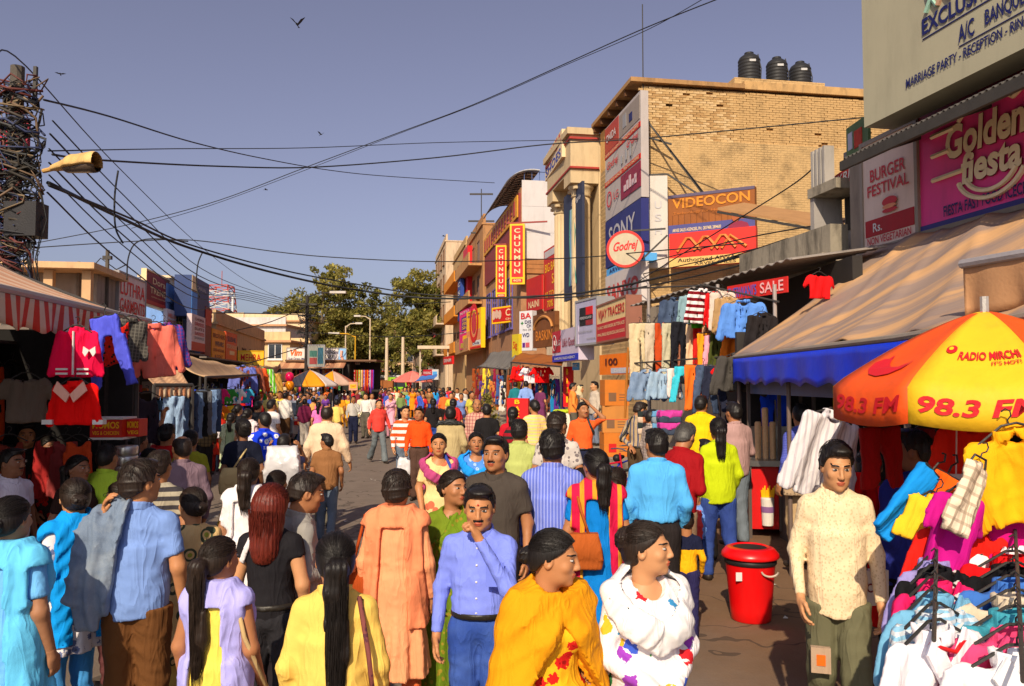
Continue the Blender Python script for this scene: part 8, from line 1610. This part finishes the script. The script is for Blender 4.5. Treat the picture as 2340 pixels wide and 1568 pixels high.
P('in yellow long-sleeved shirt browsing the clothes stall', 1602, 883, 11.6, 165, 'm', ('shirt', C_((250, 196, 16)), 0, 'long', .012), ('trousers', C_((206, 180, 160))), hair=('short', BH), skin=SK2, la='bent', ra='bent', z0=.15, hgt=1.78, turn=-20)
P('in mauve shirt browsing with back turned by the blue trousers', 1676, 905, 10.2, 198, 'm', ('shirt', C_((176, 140, 136)), 0, 'long', .012), ('trousers', C_((110, 120, 130))), hair=('short', BH), skin=SK2, la='relax', ra='bent', z0=.05, hgt=1.82, fat=1.08)
ob = P('in indigo striped shirt at the snack counter', 1828, 916, 9.0, 200, 'm', ('shirt', cloth(S((70, 80, 170)), 'hs', S((96, 104, 190)), 60)), ('trousers', C_((190, 160, 120))), hair=('crew', BH), skin=SK2, turn=-30, z0=.05, hgt=1.84)
bag('woven beige shopping bag on the back of the person at the counter', onp(ob, (.20, .16, 1.12)), .26, .36, .1, cloth(S((176, 150, 120)), 'dots', S((120, 100, 80)), 34), -.2)
P('in navy jacket and dark cap turned to the garments under the umbrella', 2078, 972, 5.0, 205, 'm', ('jacket', C_((40, 50, 140)), 0, 'long', .02), ('trousers', C_((26, 26, 32))), hair=('short', BH), skin=SK4, ext=[('cap', mat((.02, .02, .025), .8))], turn=40, la='down', ra='down', fat=1.12, hgt=1.83)
P('in red kurta partly hidden behind the cream sweater', 1985, 1030, 5.6, 150, 'f', ('kurta', C_((220, 20, 16)), 0, 'long', .0, .5), ('churidar', C_((30, 30, 36))), hair=('bun', BH), skin=SK2, hgt=1.66)
P('in blue top inside the snack stall', 1800, 916, 12.4, 30, 'f', ('tee', C_((30, 70, 170)), 0, 'short'), ('trousers', TRK), hair=('tail', BH), skin=SK4, hgt=1.75); P('in grey shirt and white cap deep in the snack stall', 1905, 905, 9.8, -30, 'm', ('shirt', C_((90, 100, 116))), ('trousers', TRK), hair=('short', BH), skin=SK4, ext=[('cap', mat((.5, .5, .52), .7))], hgt=1.78)
P('in cream yellow kurta with mauve scarf looking right', 1003, 993, 8.2, 14, 'f', ('kurta', cloth(S((236, 200, 140)), 'dots', S((206, 110, 80)), 7), 0, 'short', 0, .5), ('churidar', C_((206, 120, 110))), hair=('bun', BH), skin=SK1, turn=-10, ext=[('dup_front', C_((180, 70, 120)), 1.1), ('strap', C_((60, 80, 170)), 1)])
P('in blue kurta with sky blue scarf facing the camera', 1088, 990, 8.7, 8, 'f', ('kurta', cloth(S((80, 140, 220)), 'floral', S((170, 200, 236)), 18), 0, 'long', 0, .5), ('churidar', C_((60, 110, 190))), hair=('bun', BH), skin=SK2, ext=[('dup_front', C_((30, 150, 240)), 1.0)], fat=1.1)
P('in olive green shirt seen from behind', 1187, 962, 8.6, 172, 'm', ('shirt', C_((176, 184, 106)), 0, 'long', .012), ('trousers', TRB), hair=('short', BH), skin=SK2, fat=1.08)
P('in grey patterned shirt just behind the pinstriped one', 1274, 945, 8.4, 168, 'm', ('shirt', cloth(S((196, 186, 178)), 'dots', S((120, 110, 110)), 20), 0, 'short'), ('trousers', TRG), hair=('messy', DB), skin=SK2, turn=-25)
P('in purple top mostly hidden behind the turquoise suit', 1330, 1075, 6.6, 150, 'f', ('kurta', C_((150, 70, 170)), 0, 'short'), ('churidar', C_((110, 50, 130))), hair=('bun', DB), skin=SK2, hgt=1.42); P('small in magenta top beside the turquoise suit', 1410, 1090, 7.2, 160, 'f', ('kurta', C_((214, 30, 100)), 0, 'short', 0, .5), ('churidar', C_((230, 90, 60))), hair=('tail', DB), skin=SK2, hgt=1.30)
P('with braided hair between the white kurta and the grey shirt', 634, 1078, 6.4, 165, 'f', ('kurta', C_((90, 84, 96)), 0, 'short'), ('churidar', C_((60, 60, 70))), hair=('braid', DB), skin=SK2)
# --- left side, half shaded
P('in black shirt with white flowers inside the left stall', 62, 972, 8.4, 20, 'm', ('shirt', cloth((.02, .02, .02), 'floral', (.6, .58, .55), 14), 0, 'short'), ('trousers', TRK), hair=('short', BH), skin=SK1, tache=False, fat=1.1, turn=10)
P('in white shirt in profile at the left edge', 28, 1030, 6.6, 75, 'm', ('shirt', C_((226, 222, 240)), 0, 'short'), ('trousers', TRK), hair=('short', BH), skin=SK4, turn=10)
P('in dark brown dress in shade looking right', 180, 1044, 6.7, 60, 'f', ('kurta', C_((50, 30, 26)), 0, 'short'), ('churidar', C_((40, 26, 24))), hair=('tail', BH), skin=SK4, turn=15); P('in black and red dress deep in the left stall', 112, 1000, 8.2, 60, 'f', ('kurta', cloth((.03, .02, .02), 'floral', S((170, 16, 14)), 12), 0, 'short'), ('churidar', C_((30, 20, 20))), hair=('bun', BH), skin=SK4)
P('in lime green polo shirt seen from behind near the red food box', 246, 1018, 6.9, 178, 'm', ('tee', C_((176, 210, 60)), 0, 'short', .015), ('trousers', TRK), hair=('crew', BH), skin=SK2, ext=['collar'], fat=1.05)
P('with spectacles looking left beside the denim jacket', 272, 1104, 5.7, 255, 'f', ('kurta', C_((120, 70, 60)), 0, 'short'), ('churidar', C_((90, 50, 50))), hair=('topbun', DB), skin=SK3, ext=[('glasses', mat((.03, .02, .02), .4))], hgt=1.42)
P('in mauve grey shirt turning left toward the stalls', 416, 998, 7.3, 205, 'm', ('shirt', C_((126, 104, 116)), 0, 'long', .012), ('trousers', C_((70, 60, 60))), hair=('bald', DB), skin=SK1, turn=15, fat=1.1); P('with dark hair right behind the denim jacket', 366, 1034, 6.1, 178, 'm', ('tee', cloth(S((60, 56, 60)), 'hs', S((170, 160, 140)), 14), 0, 'short'), ('trousers', TRK), hair=('short', DB), skin=SK2)
P('in red top pointing up with a raised arm', 383, 972, 9.2, 172, 'm', ('tee', C_((200, 30, 30)), 0, 'short'), ('trousers', TRK), hair=('short', BH), skin=SK1, la='up', ra='down'); P('in olive yellow top next to the mauve grey shirt', 436, 985, 9.0, 190, 'f', ('tee', C_((150, 150, 40)), 0, 'short'), ('trousers', TRK), hair=('bun', BH), skin=SK2)
P('in lilac top with red scarf at the steamer counter', 318, 985, 8.6, 160, 'f', ('kurta', C_((150, 110, 190)), 0, 'short'), ('churidar', C_((170, 40, 60))), hair=('bun', BH), skin=SK4); P('small in red top near the steamer counter', 345, 1010, 8.2, 150, 'f', ('kurta', C_((196, 24, 30)), 0, 'short'), ('churidar', C_((60, 30, 40))), hair=('tail', BH), skin=SK4, hgt=1.45)
ob = P('in black tee shirt carrying a beige handbag on the back', 556, 960, 9.3, 190, 'f', ('tee', C_((22, 26, 44)), 0, 'short', .012), ('skirt', C_((240, 196, 20))), hair=('topbun', BH), skin=SK4, turn=30, fat=1.18)
bag('beige flap handbag on the back of the black tee shirt', onp(ob, (.06, .24, 1.16)), .30, .28, .1, C_((196, 172, 120)), .2, strap=[onp(ob, (.06, .25, 1.16)), onp(ob, (-.02, .17, 1.3)), onp(ob, (-.1, .05, 1.44))])
P('in blue shirt with white printed columns', 606, 943, 11.0, 182, 'm', ('shirt', cloth(S((20, 60, 220)), 'floral', S((226, 226, 236)), 11), 0, 'short'), ('trousers', C_((16, 34, 150))), hair=('crew', BH), skin=SK4, turn=35, tache=False)
ob = P('in slate tee shirt carrying a white plastic bag on the shoulder', 650, 988, 9.6, 178, 'm', ('tee', C_((110, 112, 150)), 0, 'short', .012), ('trousers', C_((80, 84, 120))), hair=('short', BH), skin=SK2, la='bagup', ra='bagup', hgt=1.5)
bag('bulging white plastic bag slung over a shoulder', onp(ob, (-.06, .24, 1.56)), .40, .52, .30, PLAST, .2, 'plastic', name='plastic_bag')
P('in loose cream shirt walking away down the road', 748, 928, 11.8, 180, 'm', ('loose', C_((232, 200, 166)), 0, 'long', .03), ('trousers', TRG), hair=('bald', DB), skin=SK1, la='side', ra='side', fat=1.12, step=.3)
P('in brown shirt and grey jeans, a boy walking behind the cream shirt', 748, 993, 10.6, 184, 'm', ('shirt', C_((146, 100, 62)), 0, 'short', .01), ('jeans', JB), hair=('short', BH), skin=SK2, tache=False, turn=50, step=.25)
# --- mid distance
MID = [('in mustard sweater and jeans, a child by the jeans stall', 505, 972, 19, 20, 'm', 'tee', (236, 170, 40), JB, {}), ('in red dress cradling a baby cloth by the jeans stall', 498, 938, 18.5, 30, 'f', 'kurta', (220, 50, 30), None, dict(la='across', ra='across')), ('in pale green scarf by the tops stall', 528, 945, 15.5, 190, 'f', 'kurta', (170, 190, 150), None, dict(ext=[('dup_back', C_((196, 206, 170)), .7)])),
 ('in white pink-edged scarf by the car', 566, 935, 15, 175, 'f', 'kurta', (226, 190, 200), None, dict(ext=[('dup_back', C_((236, 220, 222)), .6)])), ('in white striped tee by the car bonnet', 622, 915, 17.5, 150, 'm', 'tee', (222, 214, 214), TRG, {}), ('in long white kurta facing the camera beside the car', 663, 903, 31, 0, 'm', 'kurta', (216, 206, 236), C_((220, 210, 232)), dict(step=.2)),
 ('in maroon checked shirt and grey trousers walking away', 697, 912, 26, 180, 'm', 'shirt', (104, 26, 60), C_((170, 160, 150)), dict(step=.25)), ('in pink top beside the maroon shirt', 728, 920, 24, 185, 'f', 'kurta', (236, 120, 190), None, {}), ('in amber shirt behind the loose cream shirt', 716, 908, 28, 190, 'm', 'shirt', (226, 160, 90), TRB, {}), ('in lemon shirt right of the loose cream shirt', 770, 913, 25, 175, 'm', 'tee', (240, 206, 110), TRB, {}),
 ('in saffron kurta near the two umbrellas', 778, 900, 32, 180, 'f', 'kurta', (226, 150, 30), None, {}), ('in grey striped shirt with hand on the chin', 808, 906, 27.5, 10, 'm', 'tuck', (190, 184, 176), TRN, dict(la='mouth')), ('in white shirt carrying a red and white bag', 836, 900, 30, -15, 'm', 'tuck', (226, 218, 212), TRG, {}), ('in white shirt just left of the coral shirt', 850, 899, 31, 20, 'm', 'tuck', (220, 206, 196), TRG, {}),
 ('in coral red shirt and bootcut jeans striding across the road', 866, 914, 21, 30, 'm', 'shirt', (226, 70, 60), C_((96, 104, 110), 'denim', S((130, 136, 136))), dict(step=.9, tache=False, la='side', ra='swing')), ('in pale pink suit behind the coral shirt', 893, 900, 30, -10, 'f', 'kurta', (240, 170, 190), None, dict(ext=[('dup_front', C_((244, 180, 196)), .9)])),
 ('in orange and white striped sweater walking with an arm round a friend', 926, 929, 15, 8, 'm', 'tee', (236, 226, 220), JB, dict(step=.3, tache=False, pat=('hs', (236, 84, 30), 8), slv='long', turn=20)), ('in bright orange shirt and dark trousers holding a white bag', 958, 933, 14.4, -6, 'm', 'tuck', (244, 80, 20), C_((84, 60, 50)), dict(turn=-10, tache=False, hr='grip', ext=['belt'])),
 ('in khaki shirt with black helmet strap seen from behind', 1030, 931, 13, 178, 'm', 'shirt', (186, 166, 120), TRG, dict(fat=1.1, ext=[('neck', mat((.03, .03, .03), .6), 1.36)])), ('in pink plaid shirt facing the camera with grey hair', 1090, 912, 15.5, -14, 'm', 'shirt', (206, 160, 140), TRB, dict(pat=('plaid', (150, 70, 80), 16), hair=('bald', GH), turn=20)), ('in black tee shirt beside the pink plaid shirt', 1113, 925, 15, 178, 'm', 'tee', (30, 28, 30), TRK, {}),
 ('in red and black top with backpack among the bikes', 1172, 931, 13, 176, 'f', 'kurta', (190, 24, 40), None, dict(ext=[('ruck', cloth(S((150, 20, 36)), 'hs', (.02, .02, .02), 10))])), ('in yellow striped tee shirt and jeans seen from behind', 1221, 914, 14.6, 190, 'f', 'tee', (240, 206, 110), C_((34, 40, 90)), dict(pat=('hs', (226, 190, 150), 18), turn=20)),
 ('in black top with a black bag on the arm', 990, 911, 21.5, 185, 'f', 'tee', (32, 28, 30), JN, dict(hair=('tail', BH))), ('in dark red sari seen from behind', 1036, 912, 19.5, 178, 'f', 'kurta', (160, 30, 36), None, dict(ext=[('dup_side', C_((196, 40, 40)), -1, .5)])), ('in lime and orange top facing the camera', 1031, 898, 31, 5, 'f', 'kurta', (196, 190, 60), None, {}), ('in blue flecked blouse holding a bag', 1054, 899, 29, 0, 'f', 'tee', (110, 130, 190), C_((60, 60, 90)), {}),
 ('in blue uniform shirt and cap stooping in the crowd', 963, 892, 36, -60, 'm', 'tuck', (70, 96, 200), TRN, dict(lean=14, ext=[('cap', mat((.02, .02, .03), .7))])), ('in red and white striped tee shirt in the far crowd', 893, 883, 46, 0, 'm', 'tee', (230, 220, 220), JB, dict(pat=('hs', (220, 60, 60), 5))), ('in green polo shirt in the far crowd', 926, 881, 47, -5, 'm', 'tee', (140, 150, 90), TRB, {}), ('in orange kurta with an arm up in the far crowd', 943, 884, 45, 10, 'f', 'kurta', (240, 140, 20), None, dict(ra='up')),
 ('in camouflage brown top in the far crowd', 981, 886, 43, 0, 'f', 'tee', (150, 110, 70), JN, {}), ('in bright sky blue top in the far crowd', 996, 883, 45, 180, 'f', 'tee', (40, 150, 220), JN, {}), ('in periwinkle shirt seen from behind in the far crowd', 1013, 884, 40, 178, 'm', 'shirt', (120, 130, 200), TRK, {}), ('in crimson tee shirt in the far crowd', 1028, 878, 48, 170, 'm', 'tee', (214, 40, 60), TRK, {}), ('in white shirt on the edge of the right pavement', 1045, 876, 40, -20, 'm', 'shirt', (226, 216, 210), TRG, {}),
 ('in white shirt climbing toward the right shops', 1063, 874, 38, 60, 'm', 'shirt', (214, 208, 200), TRB, {}), ('in yellow green top beside the parked motorbikes', 1078, 889, 28, 40, 'f', 'tee', (190, 180, 70), TRK, {}), ('in teal shirt on the shop pavement', 1178, 868, 29, 175, 'm', 'tuck', (30, 120, 130), TRN, dict(z0=.42, hgt=1.72)), ('in light blue shirt with hands behind the back on the shop pavement', 1202, 866, 27.5, 178, 'm', 'tuck', (130, 160, 220), TRN, dict(z0=.42, hgt=1.74, la='back', ra='back')),
 ('in violet dress on the shop pavement', 1235, 872, 27, 150, 'f', 'kurta', (110, 50, 90), None, dict(z0=.42, hgt=1.6)), ('in peach shirt stepping by the red upright board', 1310, 868, 22.5, 95, 'm', 'loose', (246, 140, 60), TRG, dict(z0=.42, hgt=1.68)), ('with head wrapped in a cream scarf by the peach shirt', 1326, 870, 23.2, 60, 'm', 'shirt', (206, 190, 160), TRG, dict(z0=.42, hgt=1.62, ext=[('veil', C_((210, 190, 150)))])), ('in pale shirt leaning in the shop doorway', 1358, 858, 21.5, -70, 'm', 'shirt', (190, 176, 160), C_((110, 120, 140)), dict(z0=.42, hgt=1.72)),
 ('in cream cap and yellow shirt by the lime jacket', 618, 893, 27, 20, 'm', 'tee', (240, 220, 130), TRB, {}), ('in yellow shirt walking by the dark booth', 640, 895, 29, 0, 'm', 'tee', (236, 200, 70), TRB, {}), ('in red top by the dark booth', 590, 905, 24, 150, 'f', 'kurta', (200, 40, 40), None, {}), ('in checked brown shirt at the tops stall', 470, 940, 17, 200, 'm', 'shirt', (110, 90, 60), TRK, dict(pat=('plaid', (60, 50, 40), 12))), ('in red tee shirt at the tops stall', 482, 925, 19, 200, 'm', 'tee', (220, 40, 24), TRK, {}), ('in black top by the car', 545, 925, 17, 160, 'f', 'tee', (30, 30, 36), TRK, dict(hair=('tail', BH))), ('in dark shirt at the car door', 590, 918, 18, 170, 'm', 'tee', (40, 40, 46), TRK, {})]
MO = {}
for (lab, x, y, d, face, sex, tk, c, bot, k) in MID:
    k = dict(k); pt = k.pop('pat', None); sl_ = k.pop('slv', 'short' if tk in ('tee', 'kurta') else 'long'); m = cloth(S(c), pt[0], S(pt[1]), pt[2]) if pt else C_(c); k.setdefault('hair', ('bun' if x % 2 else 'tail', BH) if sex == 'f' else ('short', BH)); k.setdefault('skin', (SK1, SK2, SK3)[x % 3])
    b_ = ('jeans' if bot in (JN, JB) else 'flare' if 'bootcut' in lab else 'trousers', bot) if bot else ('churidar', C_(tuple(int(v * .8) for v in c)))
    k.setdefault('hgt', min(1.80, max(1.0 if 'child' in lab else 1.52, at(x, y, d).z - k.get('z0', 0))))
    MO[lab] = P(lab, x, y, d, face, sex, (tk, m, 0, sl_, .008), b_, **k)
ob = MO['in bright orange shirt and dark trousers holding a white bag']; bag('white plastic carrier bag held between the two friends', onp(ob, (-.26, -.05, .78)), .26, .40, .1, PLAST, .1, 'plastic', name='plastic_bag')
ob = MO['in white shirt carrying a red and white bag']; bag('red and white plastic bag far down the road', onp(ob, (.26, -.05, .8)), .3, .4, .12, mat(S((222, 120, 110)), .4, .5, 3), .1, 'plastic', name='plastic_bag')
ob = MO['in maroon checked shirt and grey trousers walking away']; bag('orange and white plastic bag beside the maroon shirt', onp(ob, (-.3, -.05, .72)), .34, .5, .16, mat(S((226, 150, 60)), .4, .5, 3), .1, 'plastic', name='plastic_bag')
ob = MO['in black top with a black bag on the arm']; bag('shiny black shoulder bag on the black top', onp(ob, (-.25, .05, 1.1)), .3, .4, .12, mat((.02, .02, .022), .3), .1)
ob = MO['in red dress cradling a baby cloth by the jeans stall']; bag('white bundle held in the arms of the red dress', onp(ob, (0, -.26, 1.28)), .34, .3, .2, C_((230, 220, 226)), .0, 'plastic', name='bundle')
# --- the packed crowd beyond: individuals copied from a set of low-detail figures
VAR = [('f', 'kurta', (206, 40, 50), 'red'), ('m', 'shirt', (226, 220, 214), 'white'), ('m', 'tee', (60, 90, 180), 'blue'), ('f', 'kurta', (240, 170, 40), 'amber'), ('m', 'shirt', (36, 34, 40), 'black'), ('f', 'kurta', (236, 110, 160), 'pink'), ('m', 'shirt', (150, 120, 90), 'brown'), ('f', 'kurta', (110, 60, 150), 'violet'), ('m', 'tee', (120, 140, 80), 'olive'), ('f', 'kurta', (40, 150, 200), 'turquoise'), ('m', 'shirt', (170, 180, 210), 'pale blue'), ('m', 'tee', (230, 110, 50), 'orange'), ('f', 'kurta', (226, 220, 180), 'cream'), ('m', 'shirt', (120, 40, 50), 'maroon')]
base = []
for k, (sx, tk, c, n_) in enumerate(VAR):
    base.append(person('person in %s top within the packed crowd far down the street' % n_, 700, 885, 40, 0, sx, (tk, C_(c), 0, 'short' if sx == 'f' else 'long', .01), ('churidar', C_(tuple(int(v * .7) for v in c))) if sx == 'f' else ('trousers', (TRN, TRB, TRG, TRK)[k % 4]), hair=(('bun', 'tail')[k % 2], BH) if sx == 'f' else ('short', BH), skin=(SK1, SK2, SK4)[k % 3], step=.25, hgt=1.68 if sx == 'm' else 1.56, group='packed crowd down the street', tache=False))
spots = []; r5 = random.Random(21)
while len(spots) < 190:
    d = 27 + 75 * r5.random() ** 1.15; px = r5.uniform(640, 1128 - max(0, 60 - d) * 1.2) if d > 34 else r5.uniform(640, 790)
    X_ = (px - 1170) / 1800 * d
    if X_ > FR(d, 3.3).x or (730 < px < 1010 and d < 36) or (d > 55 and px < 800 and d < 62): continue
    if any((X_ - a) ** 2 + (d - b) ** 2 < .36 for a, b in spots): continue
    spots.append((X_, d))
for k, (X_, d) in enumerate(spots):
    o = base[k] if k < len(base) else copy_tree(base[(k * 5 + k // 14) % len(base)])
    s_ = o.scale[0] * (r5.uniform(.94, 1.06) if k >= len(base) else 1); o.scale = (s_,) * 3; o.location = (X_, d, 0); o.rotation_euler = (0, 0, math.radians(r5.choice((0, 180, 180, 0, 90, 200, 20, -30)) + r5.uniform(-25, 25)))
